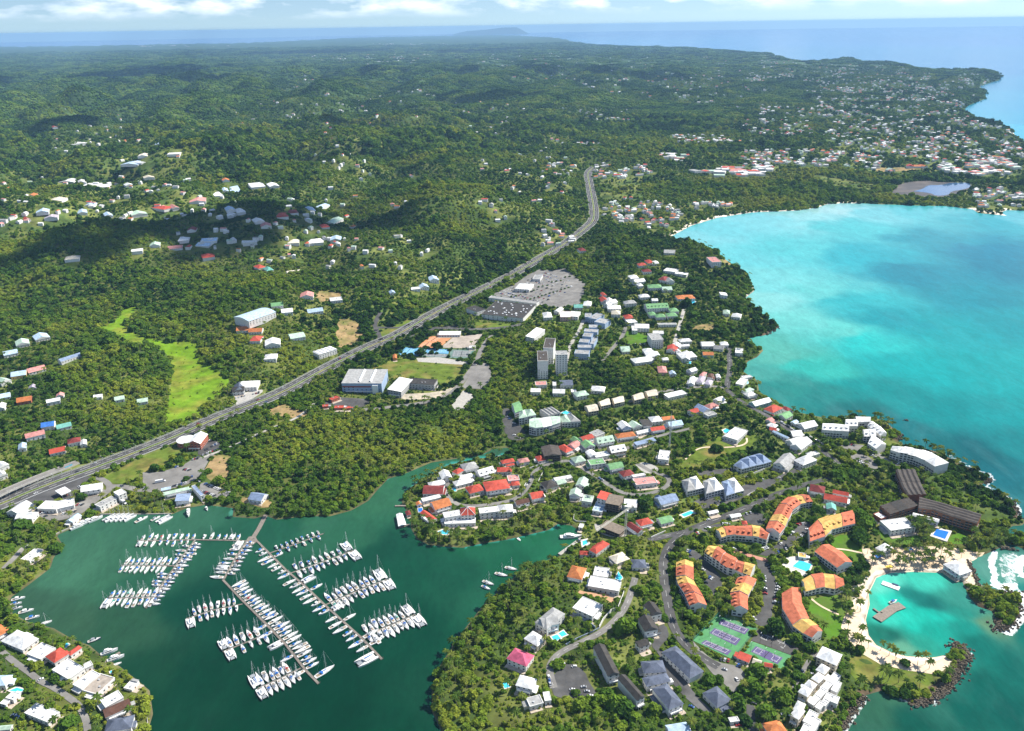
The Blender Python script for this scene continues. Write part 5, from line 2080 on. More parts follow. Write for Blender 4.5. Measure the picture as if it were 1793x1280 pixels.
chain('H', '945 1076 1040 1048 1135 1018 1235 985', '842 990 940 960 1035 930 1130 900', 'DKD', 9, 's', 'N', 'hotel_wing', 'dark glazed-roof hotel wing with pale skylight strips', None, .2, 1.0)
chain('I', '690 178 825 192 940 232 1060 270 1180 305 1302 338', '700 60 897 112 1010 145 1120 175 1235 208 1350 240', 'DDDDD', 10, 's', 'N', 'hotel_wing', 'long dark-roofed hotel wing with an orange balcony front facing the pool', None, .15, 1.0)
CT = 'cream gabled terrace blocks'
for k, (F_, B_, lab) in enumerate([('1020 722 1127 706', '975 665 1090 640', 'first cream-ended white terrace block from the green hotel'), ('1150 662 1252 642', '1115 625 1222 580', 'second cream-ended white terrace block from the green hotel'),
                                   ('1290 637 1397 612', '1255 590 1372 555', 'third cream-ended white terrace block from the green hotel'), ('1500 602 1607 577', '1470 555 1572 520', 'fourth cream-ended white terrace block from the green hotel'),
                                   ('1640 562 1747 546', '1600 515 1722 485', 'fifth cream-ended white terrace block, below the tall dark trees')]):
 chain('Q', F_, B_, 'C', 7, 'g', 'C', 'terraced_house', lab, CT, 0, 3.4)
chain('Q', '250 732 332 702', '215 640 290 612', 'G', 9, 'g', 'W', 'hotel', 'green gable-roofed hotel wing at the edge of the wood')
chain('Q', '290 792 380 775 470 757', '295 725 355 700 425 700', 'gg', 10, 'h', 'W', 'hotel', 'pale green hip-roofed hotel wing beside its car park')
chain('Q', '398 872 470 890 545 882 640 860 727 832', '400 800 450 790 510 790 620 772 722 772', 'ggWg', 11, 'g', 'W', 'hotel', 'four-storey pale hotel block with deep balconies', None, .3, 3.0)
chain('Q', '740 832 835 830 937 825', '722 775 790 755 842 745', 'gE', 8, 'h', 'W', 'hotel', 'grey-green hotel restaurant wing beside its pool')


# small stepped blocks and tower blocks
def block(reg, pts, h, rc, wc, name, look, place, t='f', win=24, base=None):
 q, gz, m = eave_quad(reg, pts, h)
 if base is not None:
  gz = base
 o = building(q, gz, h, t, rc, wc, name, name.replace('_', ' '), None, 2, win)
 pend(o, look, place, m[0])
 return o


block('P', (1035, 1012, 1140, 1017, 1140, 915), 28, 'D', 'W', 'tower_block', 'tower block with a dark brown gravel roof', 'behind the other two towers', win=16)
block('P', (960, 1150, 1068, 1148, 1070, 1045), 28, 'D', 'W', 'tower_block', 'tower block with a dark brown gravel roof', 'beside the white tower, on the sports ground side', win=16)
block('P', (1155, 1085, 1275, 1082, 1272, 1042), 33, 'E', 'W', 'tower_block', 'tallest white tower block', 'with one column of small windows', win=60)
for r in ((1520, 700, 1600, 720, 1640, 660), (1590, 740, 1690, 770, 1700, 720), (1450, 690, 1520, 690, 1540, 650), (1500, 800, 1590, 800, 1595, 770), (1450, 840, 1590, 850, 1600, 820),
          (1440, 890, 1530, 900, 1540, 860), (1530, 970, 1570, 975, 1575, 900), (1400, 950, 1500, 960, 1510, 925), (1380, 1010, 1520, 1010, 1530, 980), (1350, 1070, 1500, 1080, 1510, 1040)):
 block('P', r, 9, 'E', 'B', 'apartment_block', 'small grey stepped apartment block', 'in the cluster below the supermarket', win=6)
for r in ((1380, 640, 1460, 690, 1500, 620), (1330, 730, 1400, 780, 1450, 710), (1250, 800, 1330, 850, 1370, 790), (1190, 870, 1280, 920, 1320, 850)):
 block('G', r, 8, 'W', 'C', 'terraced_house', 'white terraced house with a grey pyramid top', 'beside the lagoon drive', 'p', 5)
for r in ((1490, 760, 1560, 800, 1620, 700), (1530, 850, 1590, 880, 1630, 780), (1420, 830, 1480, 870, 1540, 780), (1440, 960, 1500, 990, 1540, 900), (1370, 900, 1430, 940, 1480, 850),
          (1500, 960, 1590, 1000, 1610, 930), (1290, 980, 1350, 1020, 1410, 930), (1360, 1030, 1410, 1060, 1460, 990), (1430, 1000, 1460, 1020, 1490, 960)):
 block('G', r, 5, 'W', 'W', 'terraced_house', 'low flat white terrace house', 'stepping down from the grey pyramid tops', 'f', 3)
for r in ((1140, 1050, 1220, 1090, 1250, 1000), (1110, 1110, 1190, 1160, 1240, 1070)):
 block('G', r, 8, 'W', 'C', 'terraced_house', 'white terraced house with a grey pyramid top', 'at the bottom edge near the sea wall', 'p', 5)
for r in ((1240, 1180, 1330, 1230, 1380, 1100), (1260, 1260, 1340, 1300, 1420, 1170), (1200, 1290, 1260, 1320, 1300, 1230)):
 block('G', r, 6, 'W', 'W', 'terraced_house', 'low flat white terrace house', 'at the bottom edge near the sea wall', 'f', 4)


# details of the big buildings that the photograph shows
def hall_details():
 for o in bpy.data.objects:
  if o.name.startswith('sports_hall') and o.type == 'EMPTY' and 'twin white' in str([p[1] for p in PENDING if p[0] == o]):
   w = [c for c in o.children if c.name.startswith('wall')][0]
   q = [tuple(v.co[:2]) for v in w.data.vertices[:4]]
   ex, ey = q[1][0] - q[0][0], q[1][1] - q[0][1]
   fx, fy = q[3][0] - q[0][0], q[3][1] - q[0][1]
   L1, L2 = math.hypot(ex, ey), math.hypot(fx, fy)
   for f in (.42, .70):
    a = (q[0][0] + ex * f, q[0][1] + ey * f)
    b = MB()
    ang = math.atan2(fy, fx)
    hw = 2.0
    nx, ny = -math.sin(ang), math.cos(ang)
    p0 = (a[0] + fx * .08, a[1] + fy * .08)
    p1 = (a[0] + fx * .92, a[1] + fy * .92)
    z0, z1 = 15.2, 15.2 + .12 * min(L1, L2, 14) * .92
    b.face([(p0[0] - nx * hw, p0[1] - ny * hw, z0), (p1[0] - nx * hw, p1[1] - ny * hw, z1 + .2), (p1[0], p1[1], z1 + 2.2), (p0[0], p0[1], z0 + 2.0)])
    b.face([(p0[0], p0[1], z0 + 2.0), (p1[0], p1[1], z1 + 2.2), (p1[0] + nx * hw, p1[1] + ny * hw, z1 + .2), (p0[0] + nx * hw, p0[1] + ny * hw, z0)])
    b.face([(p0[0] - nx * hw, p0[1] - ny * hw, z0), (p0[0], p0[1], z0 + 2.0), (p0[0] + nx * hw, p0[1] + ny * hw, z0)], 1)
    b.build('roof_light', [WHITE_PAINT, WINDOW_GLASS], o)
   ang = math.atan2(ey, ex)
   b = MB()
   b.box((0, -.08, 9.5), (L1 * .72, .2, 2.0), 0)
   b.build('red_band', mat('red_cladding', (.28, .06, .05), .6, .1, .4), o, (q[0][0] + ex * .37, q[0][1] + ey * .37, 0), ang)
   b = MB()
   b.box((0, -1.3, 6.2), (8, 2.5, 12.8), 0)
   b.build('stair_tower', WHITE_PAINT, o, (q[0][0] + ex * .84, q[0][1] + ey * .84, 0), ang)
  if o.name == 'supermarket':
   w = [c for c in o.children if c.name.startswith('wall')][0]
   q = [tuple(v.co[:2]) for v in w.data.vertices[:4]]
   ro = [c for c in o.children if c.name.startswith('roof')][0]
   for k in range(34):
    f, g = random.uniform(.05, .95), random.uniform(.08, .92)
    px = q[0][0] + (q[1][0] - q[0][0]) * f + (q[3][0] - q[0][0]) * g
    py = q[0][1] + (q[1][1] - q[0][1]) * f + (q[3][1] - q[0][1]) * g
    v = link('roof_vent', VENT_BIG, ro, (px, py, 9.1), random.choice((0.3, 1.9)))
  if o.name.startswith('tower_house'):
   r_ = [c for c in o.children if c.name.startswith('roof')][0]
   b = MB()
   vs = [v.co for v in r_.data.vertices]
   top = max(vs, key=lambda p: p.z)
   low = [p for p in vs if abs(p.z - 8.98) < .05]
   seen = []
   for p in low:
    if all((p - s).length > 1 for s in seen):
     seen.append(p)
   for i, p in enumerate(seen):
    b.tube([p + Vector((0, 0, .1)), top + Vector((0, 0, .1))], [.28, .28], 5)
    qn = seen[(i + 1) % len(seen)]
    m = (p + qn) / 2
    b.tube([m + Vector((0, 0, .1)), top + Vector((0, 0, .1))], [.2, .2], 5)
   b.build('roof_stripe', WHITE_PAINT, r_)


_v = MB()
_v.box((0, 0, .5), (2.6, 1.8, 1.0))
_v.box((0, 0, 1.06), (3.0, 2.2, .14))
VENT_BIG = _v.mesh('roof_vent', WHITE_PAINT)
hall_details()


# fuel canopy on columns
q, gz, m = eave_quad('K', (575, 475, 640, 520, 745, 475), 6)
cx, cy_ = sum(p[0] for p in q) / 4, sum(p[1] for p in q) / 4
t = thing('fuel_canopy', (cx, cy_, gz), 0, 'fuel station')
t['label'] = 'white flat fuel station canopy on columns beside the motorway'
L = [(p[0] - cx, p[1] - cy_) for p in q]
b = MB()
b.prism(L, 5.2, 6.2)
b.build('canopy', WHITE_PAINT, t)
for p in grow(L, -2.5):
 c = MB()
 c.box((p[0], p[1], 2.4), (.5, .5, 5.6))
 c.build('column', METAL, t)
for i in (-1, 1):
 c = MB()
 c.box((i * 3, 0, .9), (1.0, .7, 1.9))
 c.build('fuel_pump', mat('pump_paint', (.5, .08, .06), .5, .1, .5), t)
mark(grow(q, 2), 1)


# octagonal white hall with red front by the motorway
def octagon(reg, x, y, rad, h, name, label, rc='W', wc='R'):
 u, v = zp(reg, [(x, y)])[0]
 X, Y, z = ground(u, v, h)
 t = thing(name, (X, Y, z), 0, name.replace('_', ' '))
 t['label'] = label
 po = [(rad * math.cos(2 * math.pi * k / 12), rad * math.sin(2 * math.pi * k / 12)) for k in range(12)]
 b = MB()
 b.prism(po, -3, h - .1)
 b.build('wall', wall_mat(wc), t)
 b = MB()
 b.prism(grow(po, .6), h - .3, h + .25)
 b.build('roof', roof_mat(rc), t)
 for k in range(7, 12):
  a = 2 * math.pi * (k + .5) / 12
  r_ = rad * math.cos(math.pi / 12)
  link('window', WIN_WIDE, t, (math.cos(a) * r_, math.sin(a) * r_, h * .55), a + math.pi / 2)
 mark([(X + p[0] * 1.1, Y + p[1] * 1.1) for p in po], 1)


octagon('L', 452, 535, 11, 7, 'rotunda', 'round flat-roofed rotunda with a red wall beside the pointed showroom')


# swimming pools
def pool(reg, pts, place, look='turquoise', deck=1.6, water=None, deckm=None, name='swimming_pool'):
 W = to_ground(zp(reg, P(pts)))
 W = [tuple(p) for p in W]
 if sum(W[i][0] * W[(i + 1) % len(W)][1] - W[(i + 1) % len(W)][0] * W[i][1] for i in range(len(W))) < 0:
  W = W[::-1]
 cx, cy_ = sum(p[0] for p in W) / len(W), sum(p[1] for p in W) / len(W)
 z = float(terrain([cx], [cy_])[0])
 t = thing(name, (cx, cy_, z), 0, 'swimming pool', None)
 L = [(p[0] - cx, p[1] - cy_) for p in W]
 b = MB()
 o = grow(L, deck)
 b.prism(o, -1.5, .45)
 b.build('deck', deckm or mat('pool_deck', (.66, .62, .55), .85, .12, .4), t)
 b = MB()
 b.prism(L, .2, .52)
 b.build('pool_water', water or POOL, t)
 mark([(p[0] + cx, p[1] + cy_) for p in grow(o, 1)], 1)
 pend(t, look + ' swimming pool', place, zp(reg, P(pts))[0][0])
 return t


pool('I', '880 395 1005 430 965 512 840 462', 'beside the dark-roofed hotel wing', 'deep blue', 4, POOL_BLUE)
pool('E', '1555 725 1678 770 1645 852 1480 790', 'amid the salmon holiday flats', 'large turquoise', 2)
pool('C', '630 1110 690 1085 728 1125 665 1155', 'nearest the grey-roofed mansion', 'rectangular', 1.5)
pool('C', '705 1075 755 1045 795 1085 740 1110', 'beyond its twin at the grey-roofed mansion', 'rectangular', 1.5)
pool('C', '1330 425 1375 490 1350 520 1300 500 1318 460', 'curving round the end of the long white villa', 'turquoise', 1)
pool('C', '1300 545 1360 540 1350 590 1320 600', 'on the terrace of the long white villa', 'pale', 1)
pool('C', '955 110 1000 95 1010 130 960 155', 'beside the red-roofed waterside villa', 'blue', 3)
pool('B', '1510 1085 1610 1045 1645 1070 1545 1110', 'in the white-paved garden below the pyramid-roofed houses', 'turquoise', 3)
pool('B', '510 960 545 925 560 940 525 975', 'at the pale green house above the inlet', 'small blue', 1)
pool('A', '450 1030 510 1005 580 1015 600 1035 540 1055 470 1050', 'below the white balconied mansion', 'pale oval', 2)
pool('A', '610 575 640 560 665 580 645 600 615 598', 'in the ring of white peninsula houses', 'small round', 1)
pool('A', '250 780 295 775 300 815 255 820', 'beside the orange-roofed cabin', 'small deep blue', 1, POOL_BLUE)
pool('F', '395 680 430 660 470 680 460 705 410 710', 'at the hilltop villa', 'round', 2)
pool('F', '620 175 655 165 660 190 630 200', 'behind the shore house', 'small pale', 1)
pool('J', '100 860 180 830 250 850 200 890 150 870', 'in the hedged left garden', 'turquoise', 2)
pool('J', '660 395 700 360 725 375 690 410', 'behind the bright red villa', 'small turquoise', 1)
pool('J', '1370 800 1420 770 1440 790 1390 820', 'on the quay of the big white house', 'small', 2)
pool('J', '1150 660 1190 645 1200 670 1160 680', 'at the head of the taupe roof', 'dark round', 1)
pool('Q', '730 740 780 715 830 735 790 755', 'behind the pale green hotel', 'turquoise', 2)
pool('R', '1215 665 1280 640 1305 650 1250 680', 'on the terrace of the orange-roofed villa', 'pale', 2)
pool('Z3', '85 1025 110 1030 130 1050 100 1060', 'beside the white octagonal villa', 'small dark', 1)
pool('Z7', '600 130 640 135 635 150 600 145', 'behind the lane of white houses', 'small pale', 1)


# sports courts
def court(reg, green, inner, place, gm, im, look):
 g = to_ground(zp(reg, P(green)))
 o = tag(drape('tennis_court', g, gm, .22, 9), 'tennis court', look + ' ' + place)
 ls = []
 for pts in inner:
  w = to_ground(zp(reg, P(pts)))
  c = drape('playing_surface', w, im, .27, 9)
  c.parent = o
  m = MB()
  W = [Vector((p[0], p[1], float(terrain([p[0]], [p[1]])[0]) + .33)) for p in w]
  inn = lambda f, g_: W[0] + (W[1] - W[0]) * f + (W[3] - W[0]) * g_
  for (f1, g1), (f2, g2) in (((.08, .08), (.92, .08)), ((.08, .92), (.92, .92)), ((.08, .08), (.08, .92)), ((.92, .08), (.92, .92)), ((.08, .2), (.92, .2)), ((.08, .8), (.92, .8)), ((.28, .2), (.28, .8)), ((.72, .2), (.72, .8)), ((.28, .5), (.72, .5))):
   a, b = inn(f1, g1), inn(f2, g2)
   d = (b - a).normalized() * .0
   nrm = Vector((-(b - a).y, (b - a).x, 0)).normalized() * .09
   m.face([a - nrm, b - nrm, b + nrm, a + nrm])
  l_ = m.build('court_marking', PAINT)
  l_.parent = o
  m = MB()
  a, b = inn(.5, .04), inn(.5, .96)
  m.face([a, b, b + Vector((0, 0, 1.0)), a + Vector((0, 0, 1.0))])
  for p in (a, b):
   m.box((p.x, p.y, p.z + .5), (.14, .14, 1.1))
  n_ = m.build('net', mat('net', (.10, .10, .10), .9, .1, 1))
  n_.parent = o
 return o


GREEN_C = mat('court_green', (.085, .26, .10), .85, .16, .15, col2=(.12, .31, .15), cover=.4)
PURPLE = mat('court_purple', (.115, .095, .20), .85, .12, .15)
court('G', '350 62 757 208 498 532 82 335', ['385 112 672 215 622 272 345 160', '308 203 582 318 528 388 252 255', '212 328 484 440 440 488 160 362'], 'with three purple courts beside the palms', GREEN_C, PURPLE, 'green tennis enclosure')
court('G', '690 340 1112 492 1010 642 590 462', ['738 393 1022 515 965 582 684 450'], 'with one purple court behind the red clubhouse', GREEN_C, PURPLE, 'green tennis enclosure')
court('G', '757 215 1192 420 1112 488 690 332', ['800 250 1080 380 1030 430 760 300'], 'beside the big dark tree', mat('dark_hardcourt', (.09, .085, .08), .9, .2, .15), mat('dark_hardcourt_play', (.10, .095, .09), .9, .2, .2), 'dark worn hard court')
court('O', '895 408 1115 420 1030 502 820 487', ['905 420 1000 424 940 490 845 480'], 'nearest the motorway trees', mat('court_blue', (.12, .32, .50), .85, .12, .1), mat('court_blue_play', (.16, .40, .58), .85, .1, .1), 'light blue tennis court')
court('O', '1130 420 1355 430 1345 477 1095 466', ['1150 430 1340 438 1330 465 1120 458'], 'in the middle of the fenced row', mat('court_blue', (.12, .32, .50)), mat('court_blue_play', (.16, .40, .58)), 'light blue tennis court')
court('O', '1372 430 1622 437 1562 527 1350 518', ['1400 440 1590 446 1550 510 1380 505'], 'at the road end of the fenced row', mat('court_grey_green', (.14, .22, .19), .85, .2, .1), mat('court_grey', (.20, .22, .22), .85, .15, .1), 'grey-green hard court')
court('O', '1095 470 1345 480 1335 515 1065 508', ['1110 474 1330 482 1325 510 1090 502'], 'in front of the light blue courts', mat('court_grey_green', (.14, .22, .19)), mat('court_grey', (.20, .22, .22)), 'narrow grey hard court')
CLAY = mat('clay', (.55, .24, .11), .95, .14, .12)
court('O', '1165 290 1392 296 1250 415 1010 405', ['1180 300 1280 302 1220 350 1110 346', '1090 356 1200 360 1140 408 1030 400'], 'behind the blue courts', CLAY, mat('clay_play', (.60, .27, .13), .95, .1, .12), 'orange clay tennis courts')
tag(drape('hardstand', to_ground(zp('O', P('1400 297 1720 265 1690 330 1560 420 1260 412'))), mat('pale_gravel', (.42, .36, .30), .95, .25, .1, col2=(.30, .26, .21), cover=.4), .2, 9), None, 'pale gravel yard behind the clay courts', None, 'structure')
tag(drape('hardstand', to_ground(zp('O', P('1010 520 1240 510 1560 560 1540 592 1180 570 1030 560'))), CONCRETE, .2, 9), None, 'pale concrete strip between the courts and the grass', None, 'structure')
tag(drape('promenade', to_ground(zp('E', P('640 560 720 565 900 620 1100 680 1250 720 1240 745 1160 730 900 655 700 590'))), mat('brick_paving', (.50, .24, .17), .9, .2, .3), .3, 6), None, 'brick promenade between the holiday flats', None, 'structure')
tag(drape('pool_terrace', to_ground(zp('E', P('1370 770 1420 692 1520 682 1685 740 1660 880 1520 900 1450 842'))), mat('pool_deck', (.66, .62, .55)), .2, 6), None, 'pale terrace round the large resort pool', None, 'structure')
for reg, pts, lab in (('Z4', '860 792 920 840 1020 885', 'curving sandy path across the large lawn'), ('Z4', '990 515 1060 520 1150 540', 'straight sandy path across the upper lawn'), ('Z4', '1160 505 1160 580', 'sandy path along the hotel beach edge'),
                     ('F', '0 985 90 890 200 850 350 865 560 850 650 810 640 760', 'sandy track over the grassy knoll')):
 W = smooth_line(to_ground(zp(reg, P(pts))), 2)
 tag(strip('path', W, (-1.1, 1.1), SAND, .3, 5), None, lab, None, 'structure')


# walls and fences
def wall_line(reg, pts, h, w, m, label, name='garden_wall'):
 W = resample(to_ground(zp(reg, P(pts))), 5)
 z = terrain([p[0] for p in W], [p[1] for p in W])
 b = MB()
 A, B = offset_line(W, -w / 2), offset_line(W, w / 2)
 for i in range(len(W) - 1):
  b.prism([A[i], B[i], B[i + 1], A[i + 1]], [z[i] - 1, z[i] - 1, z[i + 1] - 1, z[i + 1] - 1], [z[i] + h, z[i] + h, z[i + 1] + h, z[i + 1] + h])
 o = b.build(name, m)
 tag(o, name.replace('_', ' '), label)


WW = mat('whitewashed_wall', (.66, .65, .62), .9, .15, .4)
wall_line('C', '850 870 900 895 1000 950 1090 1020', 2.4, .5, mat('grey_blue_wall', (.30, .36, .44), .9, .15, .3), 'long grey-blue retaining wall below the crisp white villa')
wall_line('C', '780 1195 900 1130 1080 1050 1130 1020', 1.6, .4, mat('grey_blue_wall', (.30, .36, .44)), 'pale wall along the villa lane')
wall_line('C', '1130 1020 1170 940 1260 840 1300 830', 3, .5, WW, 'white curved gateway wall of the crisp white villa')
wall_line('C', '1330 800 1380 670 1400 600', 1.8, .4, WW, 'white wall between the terracotta terraces and the lane')
wall_line('A', '1420 365 1560 315 1690 270', 1.8, .4, WW, 'white wall along the inlet road')
wall_line('A', '1510 500 1550 420 1580 360', 1.5, .4, WW, 'white wall beside the small dry lawn')
wall_line('A', '1290 620 1340 590 1380 520', 1.5, .4, WW, 'white wall beside the row of parked cars on the peninsula')
wall_line('E', '0 490 80 455 150 425', 1.6, .5, WW, 'long pale wall beside the side road')
wall_line('E', '980 70 1040 30 1100 0', 1.6, .4, WW, 'white wall below the three pyramid-roofed blocks')
wall_line('F', '620 1180 700 1140 830 1090', 2, .4, WW, 'white wall under the four-roofed terrace')
wall_line('B', '390 1080 385 1140 420 1160 520 1165', 1.5, .4, WW, 'white wall above the head of the inlet')
wall_line('B', '540 1140 590 1060 600 1010', 1.5, .4, WW, 'white wall beside the terraced blue house')
wall_line('J', '1545 1280 1545 1150', 1.2, .4, CONCRETE, 'low sea wall on the near left point', 'sea_wall')
wall_line('K', '540 945 650 900 770 850', 1.0, .8, CONCRETE, 'concrete quay edge beside the moored motor yachts', 'sea_wall')
wall_line('K', '1050 725 1300 720 1500 725 1793 718', 1.0, .8, CONCRETE, 'concrete quay edge on the north side of the marina', 'sea_wall')
for a, nm in ((-14, 'landward side of the motorway'), (14, 'marina side of the motorway')):
 LL = offset_line(HWS, a)
 z = terrain([p[0] for p in LL], [p[1] for p in LL])
 b = MB()
 A, B = offset_line(LL, -.08), offset_line(LL, .08)
 for i in range(len(LL) - 1):
  b.prism([A[i], B[i], B[i + 1], A[i + 1]], [z[i] + .5, z[i] + .5, z[i + 1] + .5, z[i + 1] + .5], [z[i] + .95, z[i] + .95, z[i + 1] + .95, z[i + 1] + .95])
 tag(b.build('crash_barrier', METAL), 'crash barrier', 'thin metal crash barrier on the ' + nm)


def mesh_fence(reg, pts, label, m, h=3.2):
 W = to_ground(zp(reg, P(pts)))
 W2 = resample(W, 6)
 z = terrain([p[0] for p in W2], [p[1] for p in W2])
 t = thing('court_fence', (W2[0][0], W2[0][1], z[0]), 0, 'fence')
 t['label'] = label
 b, c = MB(), MB()
 for i in range(len(W2)):
  x, y = W2[i][0] - W2[0][0], W2[i][1] - W2[0][1]
  c.box((x, y, z[i] - z[0] + h / 2), (.12, .12, h))
  if i:
   x0, y0 = W2[i - 1][0] - W2[0][0], W2[i - 1][1] - W2[0][1]
   for k in range(5):
    zz = .4 + (h - .5) * k / 4
    b.tube([(x0, y0, z[i - 1] - z[0] + zz), (x, y, z[i] - z[0] + zz)], [.045, .045], 4, 0, False)
 c.build('fence_post', METAL, t)
 b.build('fence_netting', m, t)


GN_F = mat('green_netting', (.05, .30, .20), .8, .1, .5)
mesh_fence('G', '82 335 350 62 757 208', 'green net fence along the upper edge of the three purple courts', GN_F)
mesh_fence('G', '757 208 498 532', 'dark net fence between the tennis enclosures', mat('dark_netting', (.05, .06, .06), .8, .1, .5))
mesh_fence('O', '820 490 895 405 1120 418 1372 428 1622 435 1562 528', 'tall fence round the blue and grey courts', GN_F)


# viaduct at the left edge
def viaduct():
 W = smooth_line([tuple(map(float, at(u, v, 9.0 * max(0, 1 - k / 3.4) + 4))) for k, (u, v) in enumerate(zp('K', P('-260 640 0 505 400 330 820 170')))], 2)
 W = resample(W, 5)
 n = len(W)
 x0, y0 = W[0]
 z0 = float(terrain([x0], [y0])[0])
 t = thing('viaduct', (x0, y0, z0), 0, 'viaduct')
 t['label'] = 'grey road viaduct with pale parapets sloping down beside the motorway'
 zz = [13.0 - 8.6 * (i / (n - 1)) - z0 for i in range(n)]
 for nm, o0, o1, dz0, dz1, m in (('deck', -4.5, 4.5, -1.2, 0, ASPHALT_LIGHT), ('parapet', -4.9, -4.5, -1.3, 1.1, CONCRETE), ('parapet', 4.5, 4.9, -1.3, 1.1, CONCRETE)):
  A, B = offset_line(W, o0), offset_line(W, o1)
  b = MB()
  for i in range(n - 1):
   q = [(p[0] - x0, p[1] - y0) for p in (A[i], B[i], B[i + 1], A[i + 1])]
   b.prism(q, [zz[i] + dz0, zz[i] + dz0, zz[i + 1] + dz0, zz[i + 1] + dz0], [zz[i] + dz1, zz[i] + dz1, zz[i + 1] + dz1, zz[i + 1] + dz1])
  b.build(nm, m, t)
 for i in range(2, n - 6, 4):
  b = MB()
  b.box((W[i][0] - x0, W[i][1] - y0, zz[i] / 2 - 1.2), (1.4, 5, zz[i]))
  b.build('pier', CONCRETE, t)
 b = MB()
 i = n - 3
 b.box((W[i][0] - x0, W[i][1] - y0 - 5.4, zz[i] / 2), (9, .5, 4.4), 0, math.atan2(W[i + 1][1] - W[i][1], W[i + 1][0] - W[i][0]))
 b.build('painted_abutment', mat('turquoise_paint', (.04, .38, .55), .6, .15, .3), t)
 mark(offset_line(W, -7) + offset_line(W, 7)[::-1], 1)
 mark(offset_line(W, 7) + offset_line(W, 14)[::-1], 2)
 Wd = offset_line(W, 0)
 return W, [z + z0 for z in zz]


VIA = viaduct()


# unfinished buildings, crane and mast
def frame_building(reg, pts, h, label, slabs, name='unfinished_building', roof=True):
 q, gz, m = eave_quad(reg, pts, h)
 cx, cy_ = sum(p[0] for p in q) / 4, sum(p[1] for p in q) / 4
 t = thing(name, (cx, cy_, gz), 0, 'unfinished building')
 t['label'] = label
 L = [(p[0] - cx, p[1] - cy_) for p in q]
 bc = mat('bare_concrete', (.22, .18, .14), .95, .3, .4)
 for k in range(slabs):
  b = MB()
  zz = h * (k + 1) / slabs
  b.prism(grow(L, .2), zz - .35, zz)
  b.build('floor_slab', bc, t)
 b = MB()
 for f in np.linspace(.03, .97, 5):
  for g in (.04, .5, .96):
   x = L[0][0] + (L[1][0] - L[0][0]) * f + (L[3][0] - L[0][0]) * g
   y = L[0][1] + (L[1][1] - L[0][1]) * f + (L[3][1] - L[0][1]) * g
   b.box((x, y, h / 2 - 1), (.45, .45, h + 2))
 b.build('columns', bc, t)
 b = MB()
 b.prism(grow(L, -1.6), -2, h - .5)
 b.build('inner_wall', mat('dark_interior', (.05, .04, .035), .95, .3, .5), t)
 if roof:
  r, _, _ = roof_parts(L, h + .05, 'g', 2.2, None, None, .3)
  r.build('roof', [roof_mat('D'), bc], t)
 mark(grow(q, 1.5), 1)
 mark(hull_shift(q, 9), 2)


frame_building('B', (85, 470, 270, 460, 215, 362), 8, 'unfinished dark house with open concrete beams beside the inlet road', 3)
frame_building('B', (720, 960, 870, 990, 905, 890), 10, 'gutted brown concrete shell beside the red mono-pitch house', 4, roof=False)
frame_building('B', (640, 1205, 860, 1279, 960, 1220), 6, 'half-built curved block under timber formwork beside the crane', 2, roof=False)
u, v = zp('Z3', [(728, 268)])[0]
X, Y, z = ground(u, v)
t = thing('tower_crane', (X, Y, z), 0, 'crane')
t['label'] = 'pale tower crane with a long jib over the inlet building site'
CRM = mat('crane_paint', (.62, .60, .52), .5, .1, .5)
hm = 32.0


def lattice(b, p0, p1, w, n, r=.12):
 p0, p1 = Vector(p0), Vector(p1)
 d = (p1 - p0)
 a = d.cross(Vector((0, 0, 1)))
 if a.length < .01:
  a = Vector((1, 0, 0))
 a.normalize()
 c = d.cross(a).normalized()
 cor = [a * w + c * w, a * w - c * w, a * -w - c * w, a * -w + c * w]
 for k in cor:
  b.tube([p0 + k, p1 + k], [r, r], 4)
 for i in range(n):
  q0, q1 = p0 + d * (i / n), p0 + d * ((i + 1) / n)
  for s in range(4):
   b.tube([q0 + cor[s], q1 + cor[(s + 1) % 4]], [r * .6, r * .6], 3, 0, False)


b = MB()
lattice(b, (0, 0, 0), (0, 0, hm), .8, 14, .16)
b.build('crane_mast', CRM, t)
jx, jy = at(*zp('Z3', [(578, 236)])[0], z + hm)
d = Vector((float(jx) - X, float(jy) - Y, 0))
b = MB()
lattice(b, Vector((0, 0, hm)) - d * .25, Vector((0, 0, hm)) + d, .6, 18, .14)
b.build('crane_jib', CRM, t)
b = MB()
c = -d * .22
b.box((c.x, c.y, hm - 1.4), (2.2, 2.2, 2.4))
b.build('counterweight', CONCRETE, t)
b = MB()
b.box((1.2, -.6, hm - 1.2), (1.4, 1.6, 2))
b.build('crane_cab', WHITE_PAINT, t)
u, v = zp('B', [(1385, 395)])[0]
X, Y, z = ground(u, v)
t = thing('lattice_mast', (X, Y, z), 0, 'radio mast')
t['label'] = 'slim grey lattice radio mast rising from the hillside trees'
b = MB()
lattice(b, (0, 0, 0), (0, 0, 44), .7, 20, .16)
b.build('mast', METAL, t)
b = MB()
b.tube([(0, 0, 44), (0, 0, 50)], [.12, .05], 5)
for a in (0, 2.1, 4.2):
 b.box((math.cos(a), math.sin(a), 40), (.4, .3, 2.2))
b.build('antenna', WHITE_PAINT, t)

